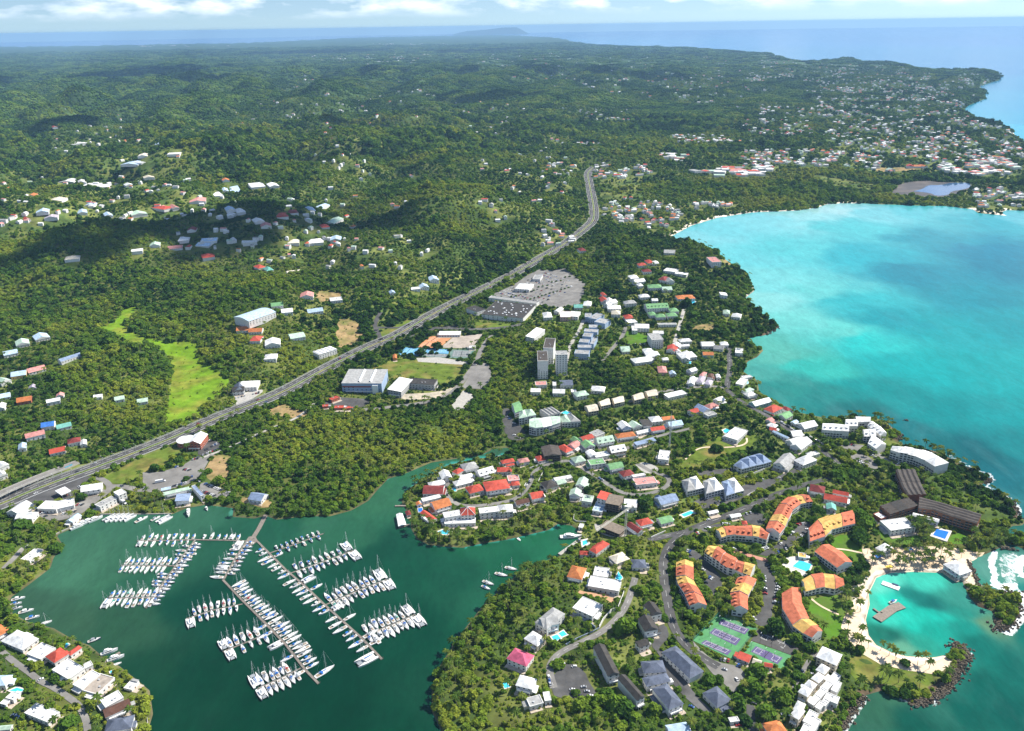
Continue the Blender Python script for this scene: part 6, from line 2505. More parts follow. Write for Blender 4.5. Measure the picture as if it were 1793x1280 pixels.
# motorway lamps
lb = MB()
lb.tube([(0, 0, 0), (0, 0, 10)], [.14, .09], 5)
lamp_pole = lb.mesh('pole', METAL)
lb = MB()
lb.tube([(0, 0, 10), (1.2, 0, 10.5), (2.6, 0, 10.6)], [.07, .06, .06], 4)
lb.tube([(0, 0, 10), (-1.2, 0, 10.5), (-2.6, 0, 10.6)], [.07, .06, .06], 4)
lamp_arm = lb.mesh('lamp_arm', METAL)
lb = MB()
for s in (-1, 1):
 lb.box((2.9 * s, 0, 10.55), (.9, .35, .18))
lamp_head = lb.mesh('lamp_head', WHITE_PAINT)
LP = resample(HWS, 45)
for k, p in enumerate(LP[1:40]):
 u, v = pix(p[0], p[1], 8)
 if not (-5 < u < 1800):
  continue
 q = LP[k + 2]
 t = thing('street_lamp', (p[0], p[1], float(terrain([p[0]], [p[1]])[0])), math.atan2(q[1] - p[1], q[0] - p[0]) + math.pi / 2, 'street lamp', 'motorway lamps')
 link('pole', lamp_pole, t)
 la = link('lamp_arm', lamp_arm, t)
 link('lamp_head', lamp_head, la)
 pend(t, 'double-armed lamp', 'on the motorway median', float(u))
for reg, pts in (('G', '350 180 460 230 582 275 248 290 372 340 482 395 255 410 402 470'), ('G', '680 455 780 360 900 400 830 520 922 560 1020 460')):
 for x, y in P(pts):
  u, v = zp(reg, [(x, y)])[0]
  X, Y, z = ground(u, v)
  t = thing('floodlight', (X, Y, z), .9, 'floodlight', 'tennis floodlights')
  b = MB()
  b.tube([(0, 0, 0), (0, 0, 11)], [.12, .08], 5)
  b.build('pole', mat('dark_metal', (.05, .055, .06), .5, .1, .5), t)
  b = MB()
  b.box((0, 0, 11), (1.8, .3, .35))
  b.build('lamp_head', METAL, t)
  pend(t, 'thin floodlight pole', 'between the purple tennis courts' if y < 500 and x < 600 else 'round the single purple court', u)


# ---------------------------------------------------------------- pontoons and boats
HULL = mat('boat_hull', (.80, .80, .80), .3, .05, .8, .5, per=.05)
DECK = mat('boat_deck', (.70, .69, .66), .55, .10, .8, .3, per=.10)
TEAK = mat('teak_deck', (.33, .25, .17), .8, .15, .8)
GLASS = mat('boat_glass', (.02, .03, .04), .12, .1, .8, .5)
BLUEC = mat('blue_canvas', (.03, .16, .50), .8, .15, .8, per=.2)
GREYC = mat('grey_canvas', (.28, .30, .32), .8, .15, .8, per=.2)
WHITEC = mat('white_canvas', (.74, .74, .72), .8, .1, .8)
REDC = mat('red_canvas', (.45, .06, .05), .8, .15, .8)
TEALC = mat('green_canvas', (.05, .35, .28), .8, .15, .8)
MAST = mat('mast_alloy', (.66, .67, .68), .35, .05, .8, .5)
DARKH = mat('navy_hull', (.04, .06, .13), .3, .1, .8, .5)


def hull_mesh(L, B, z0, z1, stern=.75, mats=(0, 1), off=0.0, bow=1.0):
 b = MB()
 n = 9
 deck, keel = [], []
 for s in (1, -1):
  for i in range(n):
   f = i / (n - 1)
   x = -L / 2 + L * f
   w = B / 2 * (stern + (1 - stern) * min(1, f * 3)) * (1 - max(0, (f - .45) / .55) ** 2.2)
   deck.append((x + (.04 * L * f if f == 1 else 0), s * w + off, z1 + bow * .35 * f * f))
   keel.append((x * .96, s * w * .72 + off, z0))
 for s in (0, n):
  for i in range(n - 1):
   q = [keel[s + i], keel[s + i + 1], deck[s + i + 1], deck[s + i]]
   b.face(q if s else q[::-1], mats[0])
 for i in range(n - 1):
  b.face([deck[n + i], deck[n + i + 1], deck[i + 1], deck[i]], mats[1])
 b.face([keel[0], deck[0], deck[n], keel[n]], mats[0])
 return b


def boat_proto(kind, L, cover, hullm=HULL):
 """parts of a boat, bow towards +x, waterline at z = 0"""
 parts = []
 if kind == 'sailboat':
  B = L * .29
  b = hull_mesh(L, B, -.4, 1.0)
  parts.append(('hull', b.mesh('hull', [hullm, DECK])))
  b = MB()
  b.prism([(-.12 * L, -.3 * B), (.18 * L, -.25 * B), (.26 * L, 0), (.18 * L, .25 * B), (-.12 * L, .3 * B)], 1.0, [1.65, 1.5, 1.35, 1.5, 1.65])
  parts.append(('cabin', b.mesh('cabin', WHITE_PAINT)))
  b = MB()
  b.box((.02 * L, .28 * B, 1.38), (.2 * L, .06, .22))
  b.box((.02 * L, -.28 * B, 1.38), (.2 * L, .06, .22))
  b.box((-.135 * L, 0, 1.45), (.06, .4 * B, .35))
  parts.append(('cabin_window', b.mesh('cabin_window', GLASS)))
  b = MB()
  b.box((-.30 * L, 0, 1.08), (.26 * L, .5 * B, .1))
  parts.append(('cockpit', b.mesh('cockpit', TEAK)))
  b = MB()
  H = L * 1.18
  b.tube([(.08 * L, 0, 1.0), (.08 * L, 0, H)], [.12, .075], 6)
  for z in (.45, .72):
   b.tube([(.08 * L, -.34 * B, H * z), (.08 * L, .34 * B, H * z)], [.04, .04], 4)
  for p in ((.51 * L, 0, 1.4), (-.49 * L, 0, 1.2)):
   b.tube([p, (.08 * L, 0, H)], [.03, .03], 3, 0, False)
  for s in (-1, 1):
   b.tube([(.06 * L, s * .46 * B, 1.1), (.08 * L, s * .34 * B, H * .45), (.08 * L, 0, H * .9)], [.025, .025, .025], 3, 0, False)
  parts.append(('mast', b.mesh('mast', MAST)))
  b = MB()
  b.tube([(.07 * L, 0, 2.3), (-.12 * L, 0, 2.25), (-.32 * L, 0, 2.2)], [.30, .26, .16], 7)
  parts.append(('sail_cover', b.mesh('sail_cover', cover)))
  b = MB()
  for s in (-1, 1):
   b.tube([(.5 * L, 0, 1.9), (.33 * L, s * .3 * B, 1.8), (0, s * .47 * B, 1.65), (-.45 * L, s * .37 * B, 1.6)], [.025] * 4, 3, 0, False)
  b.prism([(-.2 * L, -.34 * B), (-.11 * L, -.3 * B), (-.11 * L, .3 * B), (-.2 * L, .34 * B)], 1.6, 2.15)
  parts.append(('spray_hood', b.mesh('spray_hood', cover)))
 elif kind == 'motorboat':
  B = L * .33
  b = hull_mesh(L, B, -.35, 1.15, .9, bow=1.6)
  parts.append(('hull', b.mesh('hull', [hullm, DECK])))
  b = MB()
  b.prism([(-.22 * L, -.36 * B), (.1 * L, -.34 * B), (.26 * L, -.12 * B), (.26 * L, .12 * B), (.1 * L, .34 * B), (-.22 * L, .36 * B)], 1.15, [2.0, 2.0, 1.5, 1.5, 2.0, 2.0])
  parts.append(('cabin', b.mesh('cabin', WHITE_PAINT)))
  b = MB()
  b.prism([(.08 * L, -.35 * B), (.2 * L, -.2 * B), (.2 * L, .2 * B), (.08 * L, .35 * B)], 1.7, [2.25, 1.95, 1.95, 2.25])
  parts.append(('windscreen', b.mesh('windscreen', GLASS)))
  b = MB()
  b.box((-.08 * L, 0, 2.75), (.26 * L, .66 * B, .14))
  for x in (-.2, .03):
   for s in (-1, 1):
    b.box((x * L, s * .3 * B, 2.3), (.08, .08, .9))
  parts.append(('bimini', b.mesh('bimini', cover)))
  b = MB()
  b.box((-.34 * L, 0, 1.2), (.22 * L, .6 * B, .12))
  b.box((-.51 * L, 0, .6), (.05 * L, .3 * B, .9))
  parts.append(('cockpit', b.mesh('cockpit', TEAK)))
 elif kind == 'catamaran':
  B = L * .55
  hb = MB()
  for s in (-1, 1):
   b = hull_mesh(L, B * .26, -.4, 1.45, .8, off=s * B * .36)
   k = len(hb.v)
   hb.v += b.v
   hb.f += [tuple(i + k for i in f) for f in b.f]
   hb.m += b.m
  parts.append(('hull', hb.mesh('hull', [hullm, DECK])))
  b = MB()
  b.box((-.1 * L, 0, 1.2), (.62 * L, .6 * B, .5))
  parts.append(('bridge_deck', b.mesh('bridge_deck', DECK)))
  b = MB()
  b.prism([(-.25 * L, -.3 * B), (.1 * L, -.28 * B), (.2 * L, -.12 * B), (.2 * L, .12 * B), (.1 * L, .28 * B), (-.25 * L, .3 * B)], 1.45, [2.6, 2.5, 1.9, 1.9, 2.5, 2.6])
  parts.append(('cabin', b.mesh('cabin', WHITE_PAINT)))
  b = MB()
  b.prism([(-.1 * L, -.305 * B), (.105 * L, -.287 * B), (.207 * L, -.123 * B), (.207 * L, .123 * B), (.105 * L, .287 * B), (-.1 * L, .305 * B)], 1.75, 2.1)
  parts.append(('cabin_window', b.mesh('cabin_window', GLASS)))
  b = MB()
  b.box((.34 * L, 0, 1.32), (.26 * L, .44 * B, .06))
  parts.append(('trampoline', b.mesh('trampoline', GREYC)))
  b = MB()
  H = L * 1.25
  b.tube([(.1 * L, 0, 2.0), (.1 * L, 0, H)], [.14, .09], 6)
  b.tube([(.1 * L, -.12 * B, H * .6), (.1 * L, .12 * B, H * .6)], [.05, .05], 4)
  for p in ((.48 * L, 0, 1.6), (-.3 * L, .45 * B, 1.5), (-.3 * L, -.45 * B, 1.5)):
   b.tube([p, (.1 * L, 0, H)], [.03, .03], 3, 0, False)
  parts.append(('mast', b.mesh('mast', MAST)))
  b = MB()
  b.tube([(.09 * L, 0, 3.4), (-.15 * L, 0, 3.35), (-.34 * L, 0, 3.3)], [.34, .3, .18], 7)
  parts.append(('sail_cover', b.mesh('sail_cover', cover)))
 elif kind == 'motor_yacht':
  B = L * .25
  b = hull_mesh(L, B, -.5, 1.9, .9, bow=2.5)
  parts.append(('hull', b.mesh('hull', [hullm, DECK])))
  b = MB()
  b.prism([(-.3 * L, -.38 * B), (.12 * L, -.38 * B), (.26 * L, 0), (.12 * L, .38 * B), (-.3 * L, .38 * B)], 1.9, [3.7, 3.6, 2.6, 3.6, 3.7])
  parts.append(('cabin', b.mesh('cabin', WHITE_PAINT)))
  b = MB()
  b.prism([(-.2 * L, -.39 * B), (.125 * L, -.388 * B), (.268 * L, 0), (.125 * L, .388 * B), (-.2 * L, .39 * B)], 2.4, [3.0, 3.0, 2.75, 3.0, 3.0])
  parts.append(('cabin_window', b.mesh('cabin_window', GLASS)))
  b = MB()
  b.box((-.1 * L, 0, 4.6), (.25 * L, .6 * B, .16))
  for x in (-.2, 0):
   for s in (-1, 1):
    b.box((x * L, s * .27 * B, 4.1), (.1, .1, .9))
  parts.append(('flybridge', b.mesh('flybridge', cover)))
 else:
  B = L * .38
  b = hull_mesh(L, B, -.25, .6, .9)
  parts.append(('hull', b.mesh('hull', [hullm, DECK])))
  b = MB()
  b.box((0, 0, .95), (.12 * L, .3 * B, .7))
  parts.append(('console', b.mesh('console', WHITE_PAINT)))
  b = MB()
  b.box((-.52 * L, 0, .6), (.08 * L, .2 * B, 1.1))
  parts.append(('outboard_motor', b.mesh('outboard_motor', mat('engine_black', (.03, .03, .035), .4, .1, .5))))
 return parts


PROTO = {}
COVERS = [('blue', BLUEC), ('white', WHITEC), ('grey', GREYC), ('blue', BLUEC), ('white', WHITEC), ('red', REDC), ('green', TEALC)]


def boat(kind, x, y, ang, L, ci, place, group, ordn=None, hullm=HULL, lookx=None):
 size = round(L * 1) / 1
 cname, cm = COVERS[ci % len(COVERS)]
 key = (kind, size, cname, hullm.name)
 if key not in PROTO:
  PROTO[key] = boat_proto(kind, size, cm, hullm)
 t = thing(kind, (x, y, 0), ang, kind.replace('_', ' '), group)
 cab = None
 for nm, me in PROTO[key]:
  c = link(nm, me, cab if cab is not None and nm in ('cabin_window', 'windscreen') else t)
  if nm == 'cabin':
   cab = c
 word = {'sailboat': ('sailboat with %s sail cover', 'sail'), 'catamaran': ('broad catamaran with %s sail cover', ''), 'motorboat': ('motorboat with %s canopy', ''), 'motor_yacht': ('white motor yacht', ''), 'dinghy': ('small open boat', '')}[kind][0]
 look = (word % cname) if '%s' in word else word
 if hullm is DARKH:
  look = 'navy-hulled ' + look
 elif kind in ('sailboat', 'motorboat', 'catamaran'):
  look = 'white ' + look
 if lookx:
  look = lookx
 if ordn:
  t['label'] = look + ', ' + ordn + ' ' + place
 else:
  u, v = pix(x, y)
  pend(t, look, place, float(u))
 return t


def pontoon(reg, pts, w, label, piles=True, place=None):
 W = [tuple(map(float, at(u, v, .6))) for u, v in zp(reg, P(pts))]
 x0, y0 = W[0]
 t = thing('pontoon', (x0, y0, 0), 0, 'pontoon', 'marina pontoons')
 t['label'] = label
 b = MB()
 A, B = offset_line(W, -w / 2), offset_line(W, w / 2)
 for i in range(len(W) - 1):
  b.prism([(p[0] - x0, p[1] - y0) for p in (A[i], B[i], B[i + 1], A[i + 1])], -.3, .55 + .01 * i)
 b.build('walkway', mat('pontoon_deck', (.22, .19, .16), .9, .25, .35), t)
 if piles:
  for i, p in enumerate(resample(W, 18)[1:]):
   c = MB()
   d = (w / 2 + .3) * (1 if i % 2 else -1)
   c.tube([(p[0] - x0 + d * .7, p[1] - y0 + d * .7, -2), (p[0] - x0 + d * .7, p[1] - y0 + d * .7, 2.2)], [.18, .18], 6)
   c.build('mooring_pile', mat('pile_steel', (.16, .14, .13), .7, .2, .5), t)
 return W


PP = {}
for key, reg, pts, w, lab in [
 ('gang', 'Z2', '196 150 160 220 120 285', 4.5, 'wide gangway pontoon running out from the mangrove shore'),
 ('a0', 'Z1', '1172 393 1050 388 910 386 760 390 640 392', 2.2, 'straight pontoon running along the far edge of the marina'),
 ('a1', 'Z1', '910 388 840 480 760 590 680 706', 2.4, 'diagonal pontoon on the left of the marina'),
 ('a2', 'Z1', '832 508 700 508 566 506', 1.8, 'middle finger pontoon off the left diagonal'),
 ('a3', 'Z1', '735 655 620 658 500 660', 1.8, 'lowest finger pontoon off the left diagonal'),
 ('b0', 'Z1', '1160 380 1100 470 1042 575', 2.6, 'short upper leg of the central pontoon'),
 ('b1', 'Z2', '-30 490 70 595 215 740 300 830 400 960 470 1032', 2.8, 'long central pontoon crowded with sailboats'),
 ('b2', 'Z1', '1132 686 990 716 870 756', 1.8, 'upper left finger of the central pontoon'),
 ('b3', 'Z2', '230 760 90 818 -30 866', 1.8, 'middle left finger of the central pontoon'),
 ('b4', 'Z2', '376 952 270 1005 150 1060', 1.8, 'lowest left finger of the central pontoon'),
 ('c1', 'Z2', '130 270 200 340 300 440 400 525 500 620 600 710 700 800 800 905', 2.8, 'long right-hand pontoon of the marina'),
 ('c2', 'Z2', '215 352 350 305 495 250', 1.8, 'first finger of the right-hand pontoon, with motorboats'),
 ('c3', 'Z2', '325 456 500 395 650 338', 1.8, 'second finger of the right-hand pontoon'),
 ('c4', 'Z2', '505 622 680 545 830 488', 1.8, 'third finger of the right-hand pontoon'),
 ('c5', 'Z2', '695 788 860 722 975 672', 1.8, 'last finger of the right-hand pontoon'),
]:
 PP[key] = pontoon(reg, pts, w * (1 if key == 'gang' else .72), lab)
W = [tuple(map(float, at(u, v, .6))) for u, v in zp('Z2', P('70 325 105 268 140 262 152 290 110 318'))]
t = thing('pontoon', (W[0][0], W[0][1], 0), 0, 'pontoon', 'marina pontoons')
t['label'] = 'triangular landing stage where the marina pontoons meet'
b = MB()
b.prism([(p[0] - W[0][0], p[1] - W[0][1]) for p in W], -.3, .75)
b.build('walkway', mat('pontoon_deck', (.34, .30, .25)), t)


def berth(key, f0_, f1_, side, n, L, kinds, place, group, gap=.6):
 """n boats at right angles to a pontoon; side +1 is to the right of its direction"""
 W = resample(PP[key], .5)
 items = []
 for i in range(n):
  f = f0_ + (f1_ - f0_) * ((i + .5) / n) + random.uniform(-.004, .004)
  k = min(len(W) - 2, max(1, int(f * (len(W) - 1))))
  p = W[k]
  q0, q1 = W[max(0, k - 6)], W[min(len(W) - 1, k + 6)]
  dx, dy = q1[0] - q0[0], q1[1] - q0[1]
  m = math.hypot(dx, dy)
  nx, ny = dy / m * side, -dx / m * side
  kind = kinds[i % len(kinds)]
  kd = {'s': 'sailboat', 'm': 'motorboat', 'c': 'catamaran', 'y': 'motor_yacht'}[kind]
  ll = L * 1.03 * random.uniform(.80, 1.12) * (1.08 if kd == 'catamaran' else (.78 if kd == 'motorboat' else 1))
  ll = round(ll)
  d = .9 + gap * .4 + ll / 2
  flip = 1 if random.random() < .8 else -1
  ang = math.atan2(ny * flip, nx * flip) + random.uniform(-.04, .04)
  x, y = p[0] + nx * d, p[1] + ny * d
  items.append((float(pix(x, y)[0]), kd, x, y, ang, ll))
 items.sort()
 for i, (u, kd, x, y, ang, ll) in enumerate(items):
  ci = random.choice((0, 0, 0, 1, 1, 2, 3, 4, 4, 0, 5 if random.random() < .15 else 0, 6 if random.random() < .15 else 1))
  hm_ = DARKH if kd == 'sailboat' and random.random() < .07 else HULL
  boat(kd, x, y, ang, ll, ci, place, group, ordinal(i + 1) + ' from left', hm_)


BG = 'boats moored at the marina pontoons'
berth('a0', .50, .99, 1, 9, 11, 'mmsmsmmsm', 'on the far side of the far-edge pontoon', BG)
berth('a0', .52, .99, -1, 8, 10, 'mmsmmsmc', 'on the near side of the far-edge pontoon', BG)
berth('a0', .10, .46, 1, 6, 10, 'mcmmsm', 'on the far side near the gangway', BG)
berth('a0', .05, .12, -1, 1, 13, 'c', 'beside the landing stage', BG)
berth('a1', .05, .97, -1, 19, 10.5, 'msmsmsmsmsm', 'on the right side of the left diagonal pontoon', BG)
berth('a1', .08, .28, 1, 3, 10, 'ms', 'high on the left side of the left diagonal pontoon', BG)
berth('a1', .52, .72, 1, 4, 10, 'sm', 'low on the left side of the left diagonal pontoon', BG)
berth('a2', .06, .99, 1, 10, 11.5, 'smssmsssms', 'on the far side of the middle left finger', BG)
berth('a2', .18, .99, -1, 9, 11, 'ssmsssmss', 'on the near side of the middle left finger', BG)
berth('a3', .05, .99, 1, 9, 11, 'smssmsssm', 'on the far side of the lowest left finger', BG)
berth('a3', .0, .99, -1, 9, 12, 'ssmsssmsc', 'on the near side of the lowest left finger', BG)
berth('b0', .08, .92, -1, 9, 10.5, 'mmsmmsmsm', 'on the right of the upper central leg', BG)
berth('b0', .15, 1.0, 1, 8, 11.5, 'msmsscss', 'on the left of the upper central leg', BG)
berth('b1', .08, .90, -1, 27, 13, 'ssssmsssss', 'on the right of the long central pontoon', BG)
berth('b1', .93, .99, -1, 1, 17, 's', 'at the outer right end of the central pontoon', BG)
berth('b1', .46, .58, 1, 2, 12.5, 's', 'on the left of the central pontoon by the middle finger', BG)
berth('b1', .63, .68, 1, 1, 13, 'c', 'alone on the left of the central pontoon', BG)
berth('b1', .74, .80, 1, 1, 12, 's', 'just above the lowest central finger', BG)
berth('b1', .86, .93, 1, 1, 13, 's', 'just below the lowest central finger', BG)
berth('b2', .10, .90, 1, 8, 11, 'sssmssss', 'on the far side of the upper central finger', BG)
berth('b2', .06, .84, -1, 7, 10.5, 'msmsmsm', 'on the near side of the upper central finger', BG)
berth('b2', .90, .99, -1, 1, 15, 'c', 'at the tip of the upper central finger', BG)
berth('b3', .22, .90, 1, 5, 12, 's', 'on the far side of the middle central finger', BG)
berth('b3', .10, .72, -1, 4, 11, 's', 'on the near side of the middle central finger', BG)
berth('b3', .80, .99, -1, 1, 14, 'c', 'at the near tip of the middle central finger', BG)
berth('b3', .90, 1.0, 1, 1, 13, 'c', 'at the far tip of the middle central finger', BG)
berth('b4', .20, .92, 1, 6, 12.5, 's', 'on the far side of the lowest central finger', BG)
berth('b4', .10, .86, -1, 6, 12, 's', 'on the near side of the lowest central finger', BG)
berth('b4', .92, 1.0, 1, 1, 14, 'c', 'at the far tip of the lowest central finger', BG)
berth('b4', .92, 1.0, -1, 1, 14, 'c', 'at the near tip of the lowest central finger', BG)
berth('c1', .10, .36, 1, 8, 12, 'mmsss', 'on the upper left of the right-hand pontoon', BG)
berth('c1', .38, .66, 1, 9, 13, 'smssssm', 'on the middle left of the right-hand pontoon', BG)
berth('c1', .68, .93, 1, 7, 13, 'sssmsss', 'on the lower left of the right-hand pontoon', BG)
berth('c1', .95, .99, 1, 1, 17, 'c', 'at the outer end of the right-hand pontoon', BG)
berth('c1', .17, .21, -1, 1, 11, 'm', 'below the first right finger', BG)
berth('c1', .40, .52, -1, 2, 13, 'cs', 'between the second and third right fingers', BG)
berth('c1', .62, .78, -1, 2, 13, 'cs', 'between the third and last right fingers', BG)
berth('c1', .84, .94, -1, 2, 14, 's', 'below the last right finger', BG)
berth('c2', .10, .98, -1, 9, 9.5, 'm', 'on the far side of the first right finger', BG)
berth('c2', .10, .95, 1, 6, 9.5, 'm', 'on the near side of the first right finger', BG)
berth('c3', .06, .86, -1, 8, 11.5, 'ssmsssms', 'on the far side of the second right finger', BG)
berth('c3', .06, .88, 1, 9, 11.5, 'smsssmsss', 'on the near side of the second right finger', BG)
berth('c3', .92, .99, -1, 1, 15, 'c', 'at the far tip of the second right finger', BG)
berth('c3', .94, 1.0, 1, 1, 14, 'c', 'at the near tip of the second right finger', BG)
berth('c4', .06, .84, -1, 9, 12.5, 's', 'on the far side of the third right finger', BG)
berth('c4', .06, .90, 1, 10, 12.5, 'ssssmssmss', 'on the near side of the third right finger', BG)
berth('c4', .90, .99, -1, 1, 15, 'c', 'at the far tip of the third right finger', BG)
berth('c4', .94, 1.0, 1, 1, 14, 'c', 'at the near tip of the third right finger', BG)
berth('c5', .08, .84, -1, 8, 13, 's', 'on the far side of the last right finger', BG)
berth('c5', .06, .88, 1, 9, 13, 'ssmsssmss', 'on the near side of the last right finger', BG)
berth('c5', .90, .99, -1, 1, 14, 'c', 'at the far tip of the last right finger', BG)
berth('c5', .94, 1.0, 1, 1, 14, 'c', 'at the near tip of the last right finger', BG)


def free_boat(reg, x, y, kind, L, ang, place, ci=1, lookx=None, hullm=HULL):
 u, v = zp(reg, [(x, y)])[0]
 X, Y = at(u, v, .8)
 return boat(kind, float(X), float(Y), ang, L, ci, place, 'boats moored outside the pontoons', None, hullm, lookx)


for k, (x, y) in enumerate(P('1150 762 1200 758 1250 755 1300 752 1350 755')):
 free_boat('K', x, y, 'catamaran', 14, R(56), 'at the north quay', 1)
for k, (x, y) in enumerate(P('815 850 880 815 935 795 1000 775')):
 free_boat('K', x, y, 'motor_yacht', 15, R(48), 'beside the western quay wall', 1)
free_boat('K', 1480, 775, 'motorboat', 14, R(52), 'alone at the north quay', 1)
free_boat('K', 1628, 765, 'motorboat', 10, R(50), 'beside the tall-masted catamaran at the quay', 2)
free_boat('K', 1718, 775, 'catamaran', 16, R(55), 'with a tall mast at the north quay', 2)
free_boat('Z1', 880, 262, 'motor_yacht', 15, R(-70), 'below the blue-roofed hall', 1)
free_boat('Z1', 965, 242, 'motorboat', 8, R(-60), 'beside the shrubs of the north quay', 1)
for k, (x, y, L_) in enumerate(((85, 662, 11), (75, 686, 9), (78, 706, 9), (122, 720, 12), (152, 750, 11))):
 free_boat('Z1', x, y, 'motorboat', L_, R(22), 'at the left shore moorings', (1, 0, 2)[k % 3])
free_boat('Z1', 212, 776, 'sailboat', 10, R(38), 'nearest the left shore jetty', 1)
free_boat('Z1', 440, 855, 'motorboat', 10, R(28), 'with dark deck off the red quayside villa', 2, None, DARKH)
free_boat('Z1', 510, 912, 'motor_yacht', 13, R(30), 'at the private jetty of the left point', 1)
free_boat('Z1', 540, 942, 'motor_yacht', 13, R(30), 'outside its neighbour at the private jetty', 1, 'larger white motor yacht')
free_boat('Z1', 545, 966, 'dinghy', 7, R(30), 'behind the private jetty', 1)
free_boat('Z3', 132, 432, 'sailboat', 12, R(-20), 'swinging at anchor nearest the channel', 1)
free_boat('Z3', 82, 464, 'sailboat', 13, R(-22), 'swinging at anchor second from the channel', 1)
free_boat('Z3', 14, 507, 'sailboat', 12, R(-30), 'swinging at anchor off the wooded shore', 4)
free_boat('Z3', 2, 532, 'sailboat', 10, R(-35), 'swinging at anchor closest to the marina', 0)
free_boat('Z3', 445, 268, 'motor_yacht', 22, R(3), 'at the private quay in the inlet', 1, 'large white motor yacht')
free_boat('Z3', 175, 280, 'dinghy', 6, R(-60), 'tied to the peninsula wall', 1)
free_boat('Z5', 488, 606, 'motorboat', 9, R(25), 'beside the stone jetty in the lagoon', 3)
free_boat('Z6', 783, 472, 'dinghy', 7, R(10), 'at the inner end of the channel', 1)
for k, (x, y) in enumerate(P('1700 905 1640 890 1760 915')):
 pass
# swimming raft with slide, boat house, jetties
u, v = zp('Z5', [(475, 522)])[0]
X, Y = map(float, at(u, v, .5))
t = thing('swim_raft', (X, Y, 0), R(-38), 'swim raft')
t['label'] = 'white rectangular swim raft moored in the lagoon'
b = MB()
b.box((0, 0, .25), (15, 6, .9))
b.build('raft_deck', WHITE_PAINT, t)
b = MB()
b.box((3, 3.4, .9), (6, 2.2, .8), 0, 0, True, .8)
b.build('pedal_boat', DARKH, t)
b = MB()
for x in (-6, -2, 2, 6):
 b.tube([(x, -2.8, .6), (x, -2.8, 1.5)], [.05, .05], 4)
b.tube([(-6, -2.8, 1.5), (6, -2.8, 1.5)], [.04, .04], 4)
b.build('railing', METAL, t)


def jetty(reg, pts, w, label, m=None, z=1.1):
 W = [tuple(map(float, at(u, v, z))) for u, v in zp(reg, P(pts))]
 x0, y0 = W[0]
 t = thing('jetty', (x0, y0, 0), 0, 'jetty')
 t['label'] = label
 A, B = offset_line(W, -w / 2), offset_line(W, w / 2)
 b = MB()
 for i in range(len(W) - 1):
  b.prism([(p[0] - x0, p[1] - y0) for p in (A[i], B[i], B[i + 1], A[i + 1])], z - .5, z + .01 * i)
 b.build('deck', m or WOOD, t)
 for i, p in enumerate(resample(W, 9)):
  c = MB()
  c.tube([(p[0] - x0, p[1] - y0, -2), (p[0] - x0, p[1] - y0, z - .4)], [.3, .3], 6)
  c.build('pile', WOOD, t)


jetty('Z5', '405 697 440 672 485 640 535 622', 8.5, 'broad timber jetty bending out into the lagoon')
jetty('Z5', '385 640 408 656 432 664', 1.6, 'narrow walkway from the beach to the timber jetty')
jetty('A', '10 750 70 748 140 750', 2.2, 'narrow jetty on the peninsula tip')
jetty('Z3', '385 358 440 320 500 275 520 268', 4, 'concrete quay below the red-roofed waterside villa', CONCRETE)
jetty('Z1', '490 960 530 930 560 912', 2.5, 'private timber jetty on the near left point')
jetty('Z1', '155 790 190 785 225 765', 2, 'small jetty beside the left shore villas')
jetty('A', '105 950 130 950 165 945', 2, 'short walkway to the floating boat house')
q = [tuple(map(float, at(u, v, 3))) for u, v in zp('A', P('45 968 128 948 88 832 22 842'))]
cx, cy_ = sum(p[0] for p in q) / 4, sum(p[1] for p in q) / 4
t = thing('boat_house', (cx, cy_, 0), 0, 'boat house')
t['label'] = 'white-roofed boat house standing in the water off the peninsula'
L = [(p[0] - cx, p[1] - cy_) for p in q]
r_, _, _ = roof_parts(L, 3.2, 'g', 1.2, None, None, .2)
r_.build('roof', [roof_mat('W'), WHITE_PAINT], t)
for p in grow(L, -.8):
 c = MB()
 c.box((p[0], p[1], .6), (.3, .3, 5))
 c.build('post', WOOD, t)
b = MB()
b.prism(grow(L, -.4), .3, .6)
b.build('deck', WOOD, t)


# ---------------------------------------------------------------- cars
CARC = [('white', (.74, .74, .74)), ('silver', (.45, .46, .48)), ('dark grey', (.06, .065, .07)), ('black', (.018, .018, .02)), ('blue', (.04, .10, .30)), ('red', (.35, .03, .025)), ('white', (.74, .74, .74)), ('silver', (.45, .46, .48))]
CAR_ME = {}
TYRE = mat('tyre', (.02, .02, .02), .9, .1, 1)


